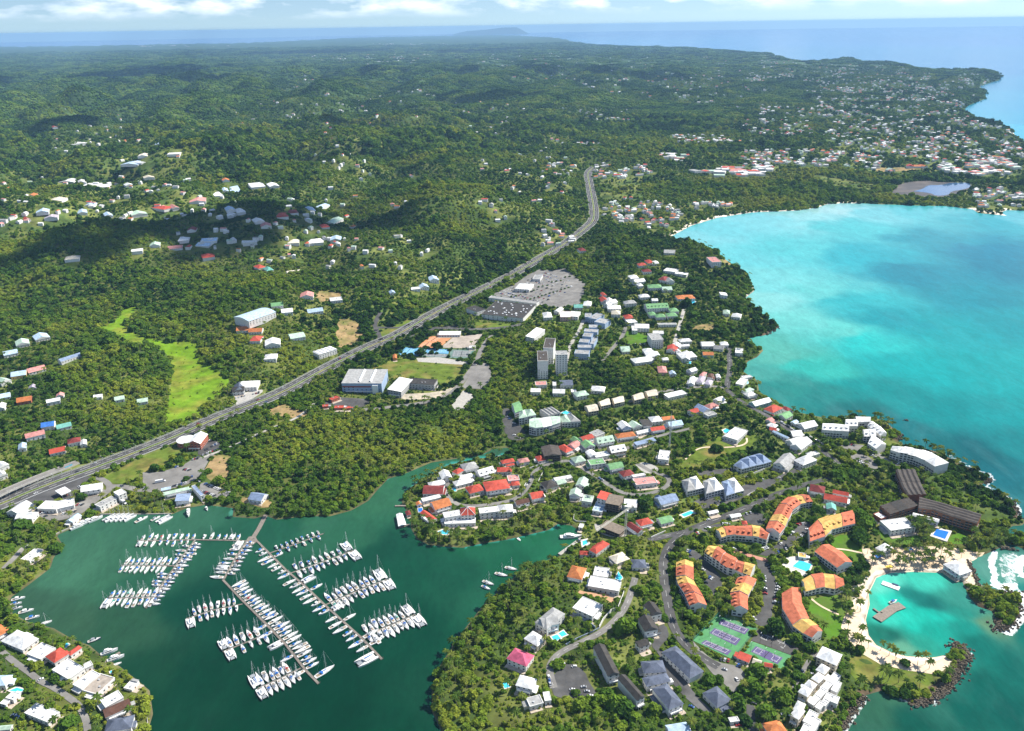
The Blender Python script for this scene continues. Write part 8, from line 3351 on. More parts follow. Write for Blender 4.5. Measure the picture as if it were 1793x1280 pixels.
# ---------------------------------------------------------------- the far town and scattered far houses
def far_town():
 zones = [('e', '0 130 180 135 360 190 600 190 960 200 1060 225 1180 245 1560 250 1600 290 1540 330 1500 360 1400 470 1300 440 1000 420 700 380 380 300 0 330', 620, 15, 1), ('e', '380 330 900 350 1350 470 1700 600 1780 690 1793 800 1700 900 1400 880 1150 820 900 760 600 700 520 640 560 560 480 480', 700, 14, 1), ('e', '0 540 420 540 460 640 0 640', 60, 15, 1), ('e', '0 740 500 730 900 780 860 860 300 830 0 900', 200, 15, 1),
             ('e', '1200 850 1750 770 1760 880 1420 900', 90, 22, 2), ('e', '1460 970 1680 970 1680 1090 1500 1100', 34, 14, 1), ('e', '1700 1010 1793 1000 1793 1110 1720 1100', 12, 14, 1), ('e', '850 840 1160 840 1150 870 850 880', 6, 30, 0),
             ('d', '880 370 1300 370 1290 410 1000 420 860 390', 46, 34, 2), ('d', '740 180 1180 190 1200 220 780 230', 70, 15, 1), ('d', '560 290 840 290 830 330 640 340', 16, 32, 2), ('d', '300 340 620 360 620 430 300 430', 60, 14, 1), ('d', '340 560 520 540 760 590 800 640 700 720 560 720 440 690 330 640', 95, 12, 1), ('d', '860 560 1090 565 1080 600 880 620', 28, 13, 1), ('d', '0 720 180 740 170 800 0 820', 16, 12, 1), ('d', '0 200 340 230 330 270 0 270', 14, 14, 1), ('d', '0 300 200 330 170 410 0 410', 14, 13, 1), ('d', '120 30 500 30 500 110 130 110', 22, 14, 1), ('d', '1240 10 1793 10 1793 60 1500 90 1240 160', 60, 15, 1),
             ('0', '120 165 330 235 310 300 90 270', 34, 14, 1), ('0', '0 300 330 305 330 390 0 395', 60, 13, 1), ('0', '260 320 720 330 700 430 300 440', 60, 13, 1), ('0', '500 120 760 130 760 210 500 210', 70, 17, 1), ('0', '540 92 740 96 720 118 560 112', 120, 26, 1), ('0', '740 95 1000 92 1000 120 760 125', 120, 26, 1), ('0', '850 100 1350 98 1380 130 1300 190 1150 170 900 150', 260, 18, 1), ('0', '820 250 1000 255 980 400 840 390', 40, 13, 1), ('0', '240 79 420 79 400 82 250 82', 26, 90, 2), ('0', '640 75 800 76 780 80 650 80', 40, 60, 2), ('0', '1030 76 1240 82 1250 88 1060 84', 60, 50, 2), ('0', '400 170 1000 180 1000 240 400 240', 60, 15, 1), ('0', '560 230 740 300 700 330 540 300', 20, 13, 1), ('0', '360 430 640 380 760 440 700 470 420 470', 34, 11, 1)]
 V, F, M = [], [], []
 cols = [0, 0, 0, 0, 1, 1, 2, 3, 4, 5]
 for reg, pts, n, sz, flat in zones:
  poly = zp(reg, P(pts))
  xs, ys = [p[0] for p in poly], [p[1] for p in poly]
  uu, vv = RNG.uniform(min(xs), max(xs), n * 6), RNG.uniform(min(ys), max(ys), n * 6)
  k = in_poly(uu, vv, poly)
  # houses gather along lanes
  dens = fbm(uu / 14, vv / 5, 77, 2)
  k &= dens > np.quantile(dens, .38)
  uu, vv = uu[k][:n], vv[k][:n]
  x, y, z = ground_many(list(zip(uu, vv)), 3)
  sd = coast_sd(x, y)
  for a, b, c, q in zip(x, y, z, sd):
   if q < 4:
    continue
   w, d_ = sz * random.uniform(.6, 1.25), sz * random.uniform(.5, .85)
   h = random.uniform(4, 7) * (1.3 if flat == 2 else 1)
   an = random.uniform(-.5, .5) + random.choice((0, 1.57))
   ca, sa = math.cos(an), math.sin(an)
   base = len(V)
   for zz in (c - 3, c + h):
    for dx, dy in ((-w, -d_), (w, -d_), (w, d_), (-w, d_)):
     V.append((a + (dx * ca - dy * sa) / 2, b + (dx * sa + dy * ca) / 2, zz))
   rise = 0.3 if flat == 2 else d_ * .22
   for dx in (-w * .98, w * .98):
    V.append((a + dx * ca / 2, b + dx * sa / 2, c + h + rise))
   B = base
   F.extend([(B, B + 1, B + 5, B + 4), (B + 1, B + 2, B + 6, B + 5), (B + 2, B + 3, B + 7, B + 6), (B + 3, B, B + 4, B + 7)])
   M.extend([6] * 4)
   col = random.choice(cols)
   F.extend([(B + 4, B + 5, B + 9, B + 8), (B + 6, B + 7, B + 8, B + 9), (B + 5, B + 6, B + 9, B + 9), (B + 7, B + 4, B + 8, B + 8)])
   M.extend([col] * 4)
 me = bpy.data.meshes.new('distant_houses')
 me.from_pydata(V, [], [f if len(set(f)) == 4 else f[:3] for f in F])
 for c in 'WERPgO':
  me.materials.append(roof_mat(c))
 me.materials.append(wall_mat('W'))
 me.polygons.foreach_set('material_index', M)
 me.update()
 tag(link('distant_houses', me), None, 'hundreds of small far houses of the coastal town and the hill villages', None, 'stuff')
 return np.array(V)[::10, :2]


FT = far_town()
FTN, FTS = 1500, 10.0
FTR = np.zeros((1400, FTN), np.uint8)      # 10 m raster: 1 in front of a far house, 2 elsewhere in the far town
_fx, _fy = FT[:, 0], FT[:, 1]
for val, width, steps in ((2, 90, 1), (1, 9, 14)):
 for k in range(steps):
  d = np.hypot(_fx, _fy)
  back = k / max(1, steps - 1) * np.minimum(5.0 * d / CAMZ, 110) - (8 if val == 1 else 0)
  cx, cy_ = _fx - _fx / d * back, _fy - _fy / d * back
  for ox in np.arange(-width, width + 1, 9):
   for oy in (np.arange(-width, width + 1, 9) if val == 2 else (0,)):
    i, j = ((cx + ox + 7000) / FTS).astype(int), ((cy_ + oy - 1500) / FTS).astype(int)
    ok = (i >= 0) & (i < FTN) & (j >= 0) & (j < 1400)
    FTR[j[ok], i[ok]] = val


def town(x, y):
 i, j = ((x + 7000) / FTS).astype(int), ((y - 1500) / FTS).astype(int)
 ok = (i >= 0) & (i < FTN) & (j >= 0) & (j < 1400)
 r = np.zeros(len(x), np.uint8)
 r[ok] = FTR[j[ok], i[ok]]
 return r


RES = np.zeros_like(BLOCK)
for cx, cy_, s in HOUSE_AREAS:
 i, j = int((cx - GX0) / GS), int((cy_ - GY0) / GS)
 k = int((s + 16) / GS)
 RES[max(0, j - k):max(0, j + k), max(0, i - k):max(0, i + k)] = 1


def lookup(arr, x, y):
 i = ((x - GX0) / GS).astype(int)
 j = ((y - GY0) / GS).astype(int)
 ok = (i >= 0) & (i < GNX) & (j >= 0) & (j < GNY)
 r = np.zeros(len(x), np.uint8)
 r[ok] = arr[j[ok], i[ok]]
 return r


def jitter_grid(r0_, r1_, step, half=37.5):
 xm = r1_ * math.sin(R(half))
 gx, gy = np.meshgrid(np.arange(-xm, xm, step), np.arange(r0_ * math.cos(R(half)), r1_, step))
 gx = (gx + RNG.uniform(-.46, .46, gx.shape) * step).ravel()
 gy = (gy + RNG.uniform(-.46, .46, gy.shape) * step).ravel()
 r = np.hypot(gx, gy)
 k = (r >= r0_) & (r < r1_) & (np.abs(np.arctan2(gx, gy)) < R(half))
 return gx[k], gy[k]


# pieces of bare and grassy ground inside the woods, and coast scrub
OPEN = [(zp(a, P(b)), f) for a, b, f in [
 ('Z6', '130 250 250 230 400 250 440 330 380 340 300 280 180 300', .25), ('I', '1300 0 1500 60 1700 150 1720 260 1500 420 1300 400 1200 130', .45), ('H', '1250 720 1793 800 1793 1050 1450 900', .5),
 ('H', '880 210 1060 230 1040 330 900 330', .25), ('Z5', '330 880 700 960 720 1040 400 1040', .05), ('d', '320 440 560 440 560 540 330 550', .3), ('d', '520 790 640 740 680 780 540 830', .1),
 ('c', '1650 120 1600 150 1640 200 1560 140', .2), ('e', '400 880 850 950 830 1000 650 980 560 960', .15), ('D', '600 560 760 560 800 700 660 650', .3), ('D', '1000 420 1150 420 1300 650 1100 640', .35), ('C', '720 700 900 740 860 860 740 820', .5),
 ('Z2', '1200 940 1340 900 1340 1280 1230 1280', .7), ('c', '1230 270 1330 290 1400 320 1300 330', .3), ('Z3', '0 1080 180 1090 180 1279 0 1279', .65), ('L', '1480 900 1600 880 1700 950 1650 1000 1500 960', .4)]]


def thin(u, v, keep):
 for poly, f in OPEN:
  k = in_poly(u, v, poly)
  keep &= ~(k & (RNG.random(len(u)) > f))
 return keep


MANGROVE = P('410 800 480 740 640 710 800 720 860 760 860 790 760 810 680 840 620 890 490 910 400 880')

WETLAND = P('1050 335 1300 305 1480 292 1570 330 1700 345 1690 362 1450 352 1300 372 1170 385 1060 362')


def hill_tint(x, y):
 u, v = pix(x, y, 0)
 t = fbm(x / 110, y / 110, 41, 3) * 1.6 + fbm(x / 700, y / 700, 43, 2) * .5 - .66 + .22 * in_poly(u, v, MANGROVE) + .3 * in_poly(u, v, WETLAND)
 return np.clip(t + RNG.normal(0, .15, len(x)), .02, 1)


px_, py_, ps_, ph_, pi_, pt_ = [], [], [], [], [], []
for r0_, r1_, st, rad in ((360, 1150, 4.9, 3.5), (1150, 1900, 6.8, 4.4), (1900, 2900, 8.8, 5.6), (2900, 4600, 13.5, 8.6)):
 x, y = jitter_grid(r0_, r1_, st, 47 if r0_ < 1500 else 38)
 u, v = pix(x, y, 5)
 k = (u > -260) & (u < 2050) & (v < 1420)
 x, y, u, v = x[k], y[k], u[k], v[k]
 k = coast_sd(x, y) > 2.2
 x, y, u, v = x[k], y[k], u[k], v[k]
 b = lookup(BLOCK, x, y)
 res = lookup(RES, x, y) > 0
 k = b == 0
 k &= ~(res & (RNG.random(len(x)) > .88))
 tw = town(x, y)
 k &= tw != 1
 res = res | (tw == 2)
 k = thin(u, v, k)
 x, y, res = x[k], y[k], res[k]
 n = len(x)
 s = rad * RNG.choice([.58, .85, 1.0, 1.3, 1.7, 2.2], n, p=[.2, .28, .25, .16, .08, .03]) * RNG.uniform(.85, 1.15, n) * np.where(res, .66, 1.0)
 s = np.where((np.hypot(x, y) < 1150), np.minimum(s, 5.6), s)
 hh = s * RNG.uniform(.70, 1.1, n)
 px_.append(x), py_.append(y), ps_.append(s), ph_.append(hh), pi_.append(RNG.integers(0, 5, n)), pt_.append(hill_tint(x, y))
TX, TY, TS, TH, TI, TT = [np.concatenate(a) for a in (px_, py_, ps_, ph_, pi_, pt_)]
# great single trees that the photograph shows clearly
BIG = [('G', 960, 200, 10, .12), ('G', 700, 800, 9, .35), ('G', 1020, 880, 9.5, .45), ('G', 830, 1070, 8.5, .4), ('G', 250, 720, 6.5, .25), ('G', 345, 700, 5.5, .2), ('G', 560, 980, 8, .25), ('G', 760, 640, 8.5, .35), ('G', 1320, 370, 7, .25), ('G', 1180, 300, 7, .4), ('E', 840, 130, 6, .35),
       ('Z4', 905, 295, 9, .12), ('Z4', 1125, 455, 9, .12), ('Z4', 1170, 350, 9, .3), ('Z4', 745, 190, 7, .25), ('Z4', 370, 270, 6, .3), ('B', 1140, 950, 10, .15), ('B', 1120, 1090, 7, .1), ('D', 1140, 200, 11, .45), ('D', 980, 860, 6, .3), ('D', 640, 840, 4, .4), ('D', 1060, 990, 9, .5), ('D', 1150, 1020, 9, .15),
       ('H', 300, 500, 7, .15), ('H', 190, 620, 8, .35), ('H', 400, 660, 10, .3), ('H', 570, 640, 9, .3), ('H', 690, 620, 7, .15), ('H', 270, 290, 4.5, .15), ('H', 480, 310, 5, .25), ('F', 420, 440, 8, .1), ('F', 580, 430, 7, .1), ('F', 320, 850, 9, .12), ('F', 1060, 700, 6, .2), ('F', 1460, 770, 5, .15), ('F', 1490, 980, 7, .15),
       ('K', 840, 530, 7, .15), ('K', 940, 700, 7, .4), ('K', 590, 1050, 9, .2), ('K', 400, 860, 8, .3), ('K', 200, 830, 10, .2), ('L', 380, 730, 8, .1), ('L', 110, 820, 7, .1), ('L', 270, 780, 5, .1), ('L', 680, 840, 6, .3), ('L', 800, 950, 8, .6), ('L', 450, 920, 4.5, .15), ('O', 720, 400, 11, .1), ('O', 1130, 180, 9, .15), ('O', 560, 540, 10, .1), ('O', 350, 590, 9, .2), ('O', 1300, 960, 5, .1), ('O', 1650, 540, 5, .1),
       ('J', 360, 570, 6, .85), ('J', 570, 710, 5.5, .2), ('J', 430, 365, 4, .9), ('J', 1440, 1030, 5, .95), ('J', 1465, 1100, 4, .9), ('J', 120, 80, 6, .7), ('J', 930, 1010, 4, .8), ('J', 1010, 1120, 4.5, .7), ('J', 700, 1170, 7, .3), ('B', 1590, 890, 3, .9), ('I', 60, 250, 10, .3), ('I', 130, 330, 9, .4), ('I', 80, 430, 10, .15), ('Z5', 550, 910, 5, .2), ('Z5', 480, 1060, 6, .15), ('Z5', 560, 1070, 6, .15)] + [('P', 690 + 47 * i, 455 - 17 * i + 8 * (i % 3), 2.6, .3 + .05 * (i % 5)) for i in range(14)] + [('P', 985, 1245, 9, .2), ('P', 920, 1220, 9, .15), ('P', 1060, 1235, 8, .3), ('P', 1110, 1190, 7, .15), ('P', 1000, 1150, 6, .2), ('Q', 620, 330, 8, .25), ('Q', 520, 300, 9, .2)] + [('P', 850 + 40 * i, 490 - 12 * i, 2.4, .3) for i in range(12)]
bx, by, bs, bt = [], [], [], []
bu = [(zp(a, [(x, y)])[0]) for a, x, y, s, t_ in BIG]
gx_, gy_, gz_ = ground_many(bu, 5)
for k, (a, x, y, s, t_) in enumerate(BIG):
 bx.append(gx_[k]), by.append(gy_[k]), bs.append(s), bt.append(t_)
d = np.full(len(TX), 1e9)
for a, b, s in zip(bx, by, bs):
 d = np.minimum(d, np.hypot(TX - a, TY - b) / s)
k = d > .8
TX, TY, TS, TH, TI, TT = TX[k], TY[k], TS[k], TH[k], TI[k], TT[k]
NB = len(bx)
TX, TY = np.concatenate([bx, TX]), np.concatenate([by, TY])
TS, TH = np.concatenate([bs, TS]), np.concatenate([np.array(bs) * 1.05, TH])
TI, TT = np.concatenate([np.array([(0, 1, 3)[i % 3] for i in range(NB)]), TI]), np.concatenate([bt, TT])
TZ = ground_z(TX, TY)

# palms
PALM_ZONES = [('I', '140 600 420 560 700 560 960 600 1180 680 1000 740 700 800 460 810 200 800 150 700', 46, 'on the sand north of the lagoon', False), ('Z5', '215 540 330 480 370 560 330 640 280 700 215 700', 22, 'on the shady west side of the lagoon beach', False), ('Z5', '215 720 300 730 380 820 490 880 640 900 740 930 700 960 560 930 420 900 300 850', 14, 'on the southern arc of lagoon sand', False),
              ('Z5', '400 980 520 990 650 1040 620 1070 420 1010', 6, 'on the grass headland', False), ('I', '640 330 800 330 830 500 760 560 500 560 300 480 420 440', 24, 'in the hotel garden', True), ('I', '1050 480 1300 440 1580 420 1600 560 1300 640 1060 580', 22, 'beyond the blue hotel pool', True),
              ('H', '780 70 960 80 1000 200 880 190', 12, 'behind the white shore flats', True), ('H', '1180 330 1400 400 1620 500 1640 540 1400 440', 12, 'along the rocky hotel shore', True), ('H', '660 720 900 700 1050 700 1060 860 840 900 700 860', 14, 'in the grove beside the dark hotel wing', True),
              ('C', '180 520 420 380 620 340 700 420 600 560 420 700 260 760 60 800', 34, 'on the wooded southern channel shore', True), ('C', '260 880 420 860 440 1040 280 1120', 10, 'beside the grey-roofed mansion', True), ('Z2', '1080 980 1240 700 1340 640 1340 900 1200 1000 1100 1200', 22, 'on the south-eastern marina shore', True),
              ('A', '100 560 240 480 420 400 520 380 460 460 250 620 240 700 120 700', 16, 'on the channel bank of the peninsula', True), ('A', '170 880 340 860 430 1000 880 1010 870 1130 500 1140 260 1080', 16, 'on the near tip of the peninsula', True), ('A', '1130 900 1400 860 1640 850 1640 1000 1400 1030 1150 1060', 16, 'on the inlet bank of the peninsula', True),
              ('K', '1440 500 1680 500 1740 580 1650 640 1440 620', 14, 'in the clump beside the north quay', True), ('F', '1180 500 1470 500 1470 560 1330 560', 12, 'between the shore road and the bay', True), ('E', '520 430 720 470 700 500 540 500', 6, 'beside the first curved flats', True), ('G', '120 290 270 290 270 370 140 370', 4, 'on the corner of the tennis enclosure', True),
              ('G', '420 560 500 560 470 760 400 740', 4, 'in the tennis car park', True), ('Q', '1380 640 1600 680 1500 760 1300 760 1180 760', 12, 'below the cream terrace blocks', True), ('J', '560 200 740 220 720 300 520 290', 7, 'beside the near left shore', True), ('J', '960 420 1080 430 1050 520 940 540', 4, 'by the private jetty', True), ('J', '1480 760 1560 760 1600 900 1500 900', 5, 'on the near left point', True), ('Z3', '520 860 620 820 700 860 640 920', 5, 'above the apartment car park', True), ('P', '1150 700 1400 680 1400 760 1180 760', 10, 'below the supermarket shops', True), ('0', '1408 655 1420 655 1420 665', 0, 'x', True)]
palm_rows = []
for reg, pts, n, place, respect in PALM_ZONES:
 poly = zp(reg, P(pts))
 xs, ys = [p[0] for p in poly], [p[1] for p in poly]
 got = []
 tries = 0
 while len(got) < n and tries < n * 60:
  tries += 1
  u, v = random.uniform(min(xs), max(xs)), random.uniform(min(ys), max(ys))
  if not bool(in_poly(np.array([u]), np.array([v]), poly)[0]):
   continue
  x, y = map(float, at(u, v, 3))
  if coast_sd([x], [y])[0] < 1.5 or any(math.hypot(x - a, y - b) < s * .62 + 2 for a, b, s in HOUSE_AREAS):
   continue
  if respect and int(blocked(np.array([x]), np.array([y]))[0]) == 1:
   continue
  if any(math.hypot(x - a, y - b) < 3.2 for a, b in got):
   continue
  got.append((x, y))
 palm_rows += [(x, y, place) for x, y in got]
pz = terrain([p[0] for p in palm_rows], [p[1] for p in palm_rows])
# no broadleaf tree right on top of a palm
PXY = np.array([(p[0], p[1]) for p in palm_rows])
kk = np.ones(len(TX), bool)
near = np.hypot(TX, TY) < 1300
idx = np.nonzero(near)[0]
dm = np.full(len(idx), 1e9)
for a, b in PXY:
 dm = np.minimum(dm, np.hypot(TX[idx] - a, TY[idx] - b))
kk[idx[dm < 3.4]] = False
kk[:NB] = True
TX, TY, TS, TH, TI, TT, TZ = [a[kk] for a in (TX, TY, TS, TH, TI, TT, TZ)]

TZONES = [(900, 1200, 'on the wooded bank at the near edge of the marina'), (1000, 1255, 'in the bottom thicket below the apartment car park'), (1100, 1262, 'in the bottom thicket below the dark-roofed blocks'), (840, 1130, 'on the south-eastern marina bank'), (900, 1050, 'in the southern channel wood'), (960, 1010, 'beside the orange hip-roofed villa'),
          (1130, 1000, 'in the green strip beside the main road'), (1100, 1110, 'behind the dark-roofed apartment blocks'), (1060, 1180, 'between the apartment blocks'), (1180, 1100, 'under the curving main road'), (1320, 1090, 'beside the dark hard court'), (1310, 1180, 'over the tennis car park'), (1345, 1210, 'over the drive near the white terraces'), (1240, 1240, 'around the lowest slate roof'),
          (1240, 1060, 'in the hedge above the tennis enclosure'), (1300, 1000, 'among the salmon flats'), (1410, 930, 'among the upper salmon flats'), (1500, 940, 'beside the hotel beach lawn'), (1450, 830, 'in the grove behind the dormered flats'), (1530, 850, 'beside the dark hotel wing'), (1650, 870, 'on the rocky hotel headland'), (1590, 1010, 'on the lagoon beach'), (1560, 1180, 'on the grass headland'), (1460, 1240, 'along the southern sea wall'),
          (750, 1000, 'on the near tip of the peninsula'), (850, 930, 'on the inlet side of the peninsula'), (730, 830, 'on the channel side of the peninsula'), (960, 880, 'above the head of the inlet'), (1130, 880, 'beside the winding hillside lane'), (1240, 780, 'round the grassy knoll'), (1350, 740, 'along the shore road'), (60, 1140, 'behind the left shore villas'), (60, 1240, 'in the near left gardens'), (240, 1240, 'on the near left point'), (130, 1200, 'between the left shore villas'), (20, 980, 'on the western marina shore'), (70, 920, 'behind the western quay'),
          (330, 800, 'on the marina car park verge'), (150, 860, 'among the white marina sheds'), (420, 860, 'at the edge of the mangrove wood'), (560, 860, 'on the mangrove shore'), (650, 620, 'along the motorway by the sports ground'), (1250, 900, 'beside the upper condo road')]
tzx = np.array([z[0] for z in TZONES], float)
tzy = np.array([z[1] for z in TZONES], float)


def tree_look(i, t_):
 c = 'dark green ' if t_ < .22 else ('yellow-green ' if t_ > .66 else ('light green ' if t_ > .45 else 'mid-green '))
 return c + KINDS_T[i]


def zone(u, v):
 return TZONES[int(np.argmin((tzx - u) ** 2 + ((tzy - v) * 1.3) ** 2))][2]


U, V_ = pix(TX, TY, TZ + TH * .7)
size = TS * FPX / np.sqrt(TX ** 2 + TY ** 2 + CAMZ ** 2)
vis = (U > 5) & (U < 1788) & (V_ > 0) & (V_ < 1275)
order = np.argsort(-(np.where(vis, size, 0) + np.where(np.arange(len(TX)) < NB, 100, 0)))
single = order[:298]
for i in single:
 i = int(i)
 k = int(TI[i])
 t = thing('broadleaf_tree', (TX[i], TY[i], TZ[i]), random.uniform(0, 6.28), 'tree', 'single trees near the marina and the flats')
 t.scale = (TS[i], TS[i], TH[i])
 c = link('crown', CROWNS[k], t)
 c['tint'] = float(TT[i])
 link('trunk', TRUNK, t)
 pend(t, tree_look(k, TT[i]), zone(float(U[i]), float(V_[i])), float(U[i]))
rest = np.ones(len(TX), bool)
rest[single] = False
for (x, y, place), z in zip(palm_rows[:295], pz):
 hgt = random.uniform(7.5, 12.5)
 t = thing('coconut_palm', (x, y, float(z)), random.uniform(0, 6.28), 'palm tree', 'palms ' + place)
 t.scale = (hgt, hgt, hgt)
 me, tr = random.choice(PALMS)
 c = link('crown', me, t)
 c['tint'] = random.uniform(.1, .95)
 link('trunk', tr, t)
 pend(t, 'coconut palm', place, float(pix(x, y, z)[0]))

# everything else: woods, mangroves and far canopy as one mass of plants
sx = [np.stack([TX[rest], TY[rest], TZ[rest] - .2], -1)]
ss = [np.stack([TS[rest], TS[rest], TH[rest]], -1)]
si, st_ = [TI[rest]], [TT[rest]]
sr = [tilted(TX[rest], TY[rest], .8)]
k = (RNG.random(rest.sum()) < .09) & (np.hypot(TX[rest], TY[rest]) < 1900)
si[0] = np.where(k, RNG.integers(5, 8, len(k)), si[0])
hp = RNG.uniform(8, 12.5, len(k))[:, None]
ss[0] = np.where(k[:, None], hp, ss[0])
st_[0] = np.where(k, RNG.uniform(.2, 1, len(k)), st_[0])
for r0_, r1_, stp in ((4500, 7500, 34), (7500, 13500, 62), (13500, 24000, 130)):
 x, y = jitter_grid(r0_, r1_, stp, 36)
 k = coast_sd(x, y) > stp * .4
 x, y = x[k], y[k]
 k = town(x, y) == 0
 x, y = x[k], y[k]
 n = len(x)
 sx.append(np.stack([x, y, ground_z(x, y) - stp * .03], -1))
 sr.append(tilted(x, y, 1.0))
 s = stp * RNG.uniform(1.05, 1.5, n)
 ss.append(np.stack([s, s, np.clip(s * RNG.uniform(.4, .8, n), 20, 42)], -1))
 si.append(RNG.integers(8, 11, n))
 st_.append(np.clip(hill_tint(x, y) * .8, .02, 1))
x, y = jitter_grid(4500, 9500, 15.0, 36)
tw = town(x, y)
k = (tw == 2) & (RNG.random(len(x)) < .8)
x, y = x[k], y[k]
k = coast_sd(x, y) > 6
x, y = x[k], y[k]
n = len(x)
sx.append(np.stack([x, y, ground_z(x, y) - .3], -1))
sr.append(tilted(x, y, .8))
s = RNG.uniform(4.5, 9, n)
ss.append(np.stack([s, s, s * RNG.uniform(.7, 1.1, n)], -1))
si.append(RNG.integers(0, 5, n))
st_.append(hill_tint(x, y))
sx, ss, si, st_, rot = np.concatenate(sx), np.concatenate(ss), np.concatenate(si), np.concatenate(st_), np.concatenate(sr)
scatter('woodland', sx, ss, rot, si, st_, ALLP, 'dense tropical woods, mangroves and far green canopy over the hills')
# shrubs and hedges round the gardens
x, y = jitter_grid(360, 1500, 4.0, 47)
u, v = pix(x, y, 1)
k = (u > -150) & (u < 1950) & (v < 1380) & (coast_sd(x, y) > 1.5)
x, y = x[k], y[k]
b = lookup(BLOCK, x, y)
res = lookup(RES, x, y) > 0
k = ((b == 3) & (RNG.random(len(x)) < .05)) | ((b == 2) & (RNG.random(len(x)) < .55)) | ((b == 0) & res & (RNG.random(len(x)) < .62)) | ((b == 0) & ~res & (RNG.random(len(x)) < .15))
x, y = x[k], y[k]
n = len(x)
s = RNG.uniform(.8, 1.9, n)
rot = np.zeros((n, 3))
rot[:, 2] = RNG.uniform(0, 6.28, n)
scatter('garden_shrubbery', np.stack([x, y, ground_z(x, y) - .1], -1), np.stack([s, s, s * RNG.uniform(.7, 1.1, n)], -1), rot, RNG.integers(0, 2, n), np.clip(hill_tint(x, y) + .12, 0, 1), BUSHES, 'low shrubs and hedges in the gardens between the houses')


# ---------------------------------------------------------------- rocks along the breakwaters
def rocks():
 V, F = [], []
 lines = [('Z5', '1112 560 1120 610 1105 680 1060 735 1030 738', 9, 560), ('Z5', '805 828 860 860 850 920 800 990 740 1060 660 1110 600 1130', 8, 820), ('Z5', '210 1280 260 1200 330 1100', 4, 200), ('I', '1640 80 1690 150 1740 240 1700 300', 5, 120), ('Z8', '1400 690 1490 730 1550 770 1500 790', 6, 140), ('Z8', '860 430 930 450 900 480', 5, 70), ('Z8', '952 342 965 345', 2, 10), ('I', '1200 730 1260 830 1320 990', 3, 120), ('I', '1560 600 1620 590 1700 610', 3, 50), ('0', '1340 556 1364 572 1342 586', 5, 90)]
 for reg, pts, w, n in lines:
  W = resample([tuple(map(float, at(u, v, 1))) for u, v in zp(reg, P(pts))], 1.0)
  for i in range(n):
   p = random.choice(W)
   x, y = p[0] + random.gauss(0, w * .42), p[1] + random.gauss(0, w * .42)
   s = random.uniform(.6, 1.6)
   z = max(0.0, float(1.6 - math.hypot(x - p[0], y - p[1]) / w * 1.6))
   k = len(V)
   for a in range(3):
    th = math.pi * (a + .6) / 3.3
    for b_ in range(5):
     ph = 6.283 * (b_ + .4 * a) / 5
     r = s * random.uniform(.75, 1.2)
     V.append((x + math.sin(th) * math.cos(ph) * r, y + math.sin(th) * math.sin(ph) * r, z + math.cos(th) * r * .8))
   for a in range(2):
    for b_ in range(5):
     c = (b_ + 1) % 5
     F.append((k + a * 5 + b_, k + a * 5 + c, k + (a + 1) * 5 + c, k + (a + 1) * 5 + b_))
   F.append((k, k + 1, k + 2, k + 3))
 me = np_mesh('shore_rocks', np.array(V), np.array(F), [mat('rock', (.13, .105, .075), .95, .35, .5, .1, col2=(.20, .17, .13), cover=.42)])
 tag(link('shore_rocks', me), None, 'piled brown boulders along the breakwaters and the rocky shore', None, 'stuff')


rocks()


# far straight-topped island on the horizon
b = MB()
pts = [at(u, 44, 0) for u in (790, 815, 850, 880, 905, 925)]
hs = [40, 190, 240, 330, 330, 40]
dist = 52000.0
xs = [math.tan(math.atan2(float(p[0]), float(p[1]))) * dist for p in pts]
b.prism([(xs[0], dist), (xs[-1], dist), (xs[-1], dist + 3000), (xs[0], dist + 3000)], -5, 5)
for i in range(5):
 b.face([(xs[i], dist, 0), (xs[i + 1], dist, 0), (xs[i + 1], dist + 1200, hs[i + 1] * 1.15), (xs[i], dist + 1200, hs[i] * 1.15)])
 b.face([(xs[i], dist + 1200, hs[i] * 1.15), (xs[i + 1], dist + 1200, hs[i + 1] * 1.15), (xs[i + 1], dist + 3000, 0), (xs[i], dist + 3000, 0)])
tag(b.build('far_hills', mat('far_rock', (.06, .08, .05), .95, .2, .01)), None, 'low flat-topped island on the horizon', None, 'structure')

# canopies on the beach
for x, y, c, lab in ((590, 608, BLUEC, 'deep blue shade canopy on the lagoon sand'), (270, 682, BLUEC, 'small blue sunshade at the beach edge'), (380, 795, mat('yellow_canvas', (.7, .5, .08), .8, .1, .8), 'yellow beach canopy near the waterline')):
 u, v = zp('I', [(x, y)])[0]
 X, Y, z = ground(u, v, 2)
 t = thing('beach_canopy', (X, Y, z), .3, 'beach canopy')
 t['label'] = lab
 b = MB()
 b.box((0, 0, 2.5), (7, 4, .25), 0, 0, True, .8)
 b.build('canopy', c, t)
 for sx_ in (-1, 1):
  for sy_ in (-1, 1):
   p = MB()
   p.tube([(3 * sx_, 1.6 * sy_, 0), (3 * sx_, 1.6 * sy_, 2.5)], [.06, .06], 5)
   p.build('post', METAL, t)


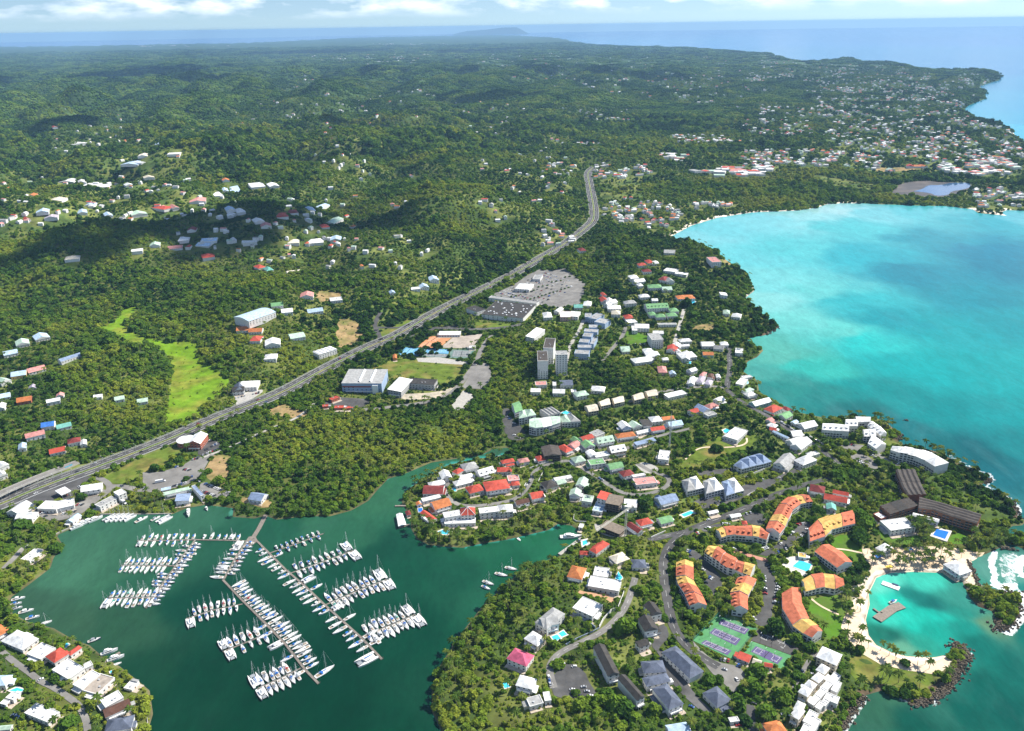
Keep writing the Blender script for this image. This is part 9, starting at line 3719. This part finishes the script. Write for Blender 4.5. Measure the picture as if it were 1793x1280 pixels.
# ---------------------------------------------------------------- clouds high above, whose shadows lie over the hills
def clouds():
 V, F = [], []
 sh = [(110, 445, 230, 40), (300, 425, 200, 36), (480, 408, 150, 22), (640, 402, 90, 12), (140, 138, 170, 20), (330, 152, 110, 9), (700, 138, 150, 7), (930, 128, 70, 10), (1050, 135, 60, 12), (1140, 141, 90, 6), (880, 88, 160, 3.5), (480, 93, 260, 3.5), (620, 225, 90, 7), (860, 178, 120, 5), (60, 235, 80, 10), (1200, 96, 120, 3)]
 for cu, cv, hw, hd in sh:
  x0, y0 = at(cu, cv, 20)
  x1, _ = at(cu + hw, cv, 20)
  _, ya = at(cu, cv - hd, 20)
  _, yb = at(cu, cv + hd, 20)
  rx, ry = abs(float(x1 - x0)), abs(float(ya - yb)) / 2
  far = math.hypot(float(x0), float(y0))
  zc = 3400.0
  k = zc / math.tan(SUN_EL)
  ox, oy = float(x0) + k * math.sin(SUN_AZ), float(y0) + k * math.cos(SUN_AZ)
  for i in range(11):
   a, r = random.uniform(0, 6.28), math.sqrt(random.random())
   cx, cy_ = ox + math.cos(a) * r * rx, oy + math.sin(a) * r * ry
   s = (.13 + .24 * (1 - r)) * random.uniform(.6, 1.4)
   sx_, sy_ = max(s * rx, 30), max(s * ry * 1.6, 30)
   sz = min(sx_, sy_) * .6
   b0 = len(V)
   n1, n2 = 7, 10
   for p in range(n1):
    th = math.pi * (p + .02) / (n1 - .96)
    for q in range(n2):
     ph = 6.283 * q / n2
     w = random.uniform(.85, 1.15)
     V.append((cx + math.sin(th) * math.cos(ph) * sx_ * w, cy_ + math.sin(th) * math.sin(ph) * sy_ * w, zc + max(-.25, math.cos(th)) * sz * w))
   for p in range(n1 - 1):
    for q in range(n2):
     q2 = (q + 1) % n2
     F.append((b0 + p * n2 + q, b0 + p * n2 + q2, b0 + (p + 1) * n2 + q2, b0 + (p + 1) * n2 + q))
 me = np_mesh('clouds', np.array(V), np.array(F), [mat('cloud', (.85, .86, .88), 1.0, .05, .002)], smooth=True)
 tag(link('clouds', me), None, 'scattered fair-weather clouds high above the hills', None, 'stuff')


clouds()


# ---------------------------------------------------------------- haze
def haze():
 b = MB()
 b.box((0, 31000, 249.5), (112000, 65000, 511))
 m = bpy.data.materials.new('haze')
 m.use_nodes = True
 n, l = m.node_tree.nodes, m.node_tree.links
 n.clear()
 out = n.new('ShaderNodeOutputMaterial')
 v = n.new('ShaderNodeVolumePrincipled')
 v.inputs['Color'].default_value = (.38, .66, 1.0, 1)
 v.inputs['Density'].default_value = HAZE_DENSITY
 v.inputs['Anisotropy'].default_value = 0.1
 l.new(v.outputs[0], out.inputs['Volume'])
 o = b.build('haze', m)
 tag(o, None, 'thin blue haze over the hills and the sea', None, 'stuff')


haze()
finish_labels()


def shorten(s):
 w = s.split()
 for drop in ('the', 'white', 'mid-green', 'broad', 'a', 'sail'):
  while len(w) > 16 and drop in w:
   i = len(w) - 1 - w[::-1].index(drop)
   w.pop(i)
 return ' '.join(w)


for o in bpy.data.objects:
 t = o.get('label')
 if isinstance(t, str) and len(t.split()) > 16:
  o['label'] = shorten(t)
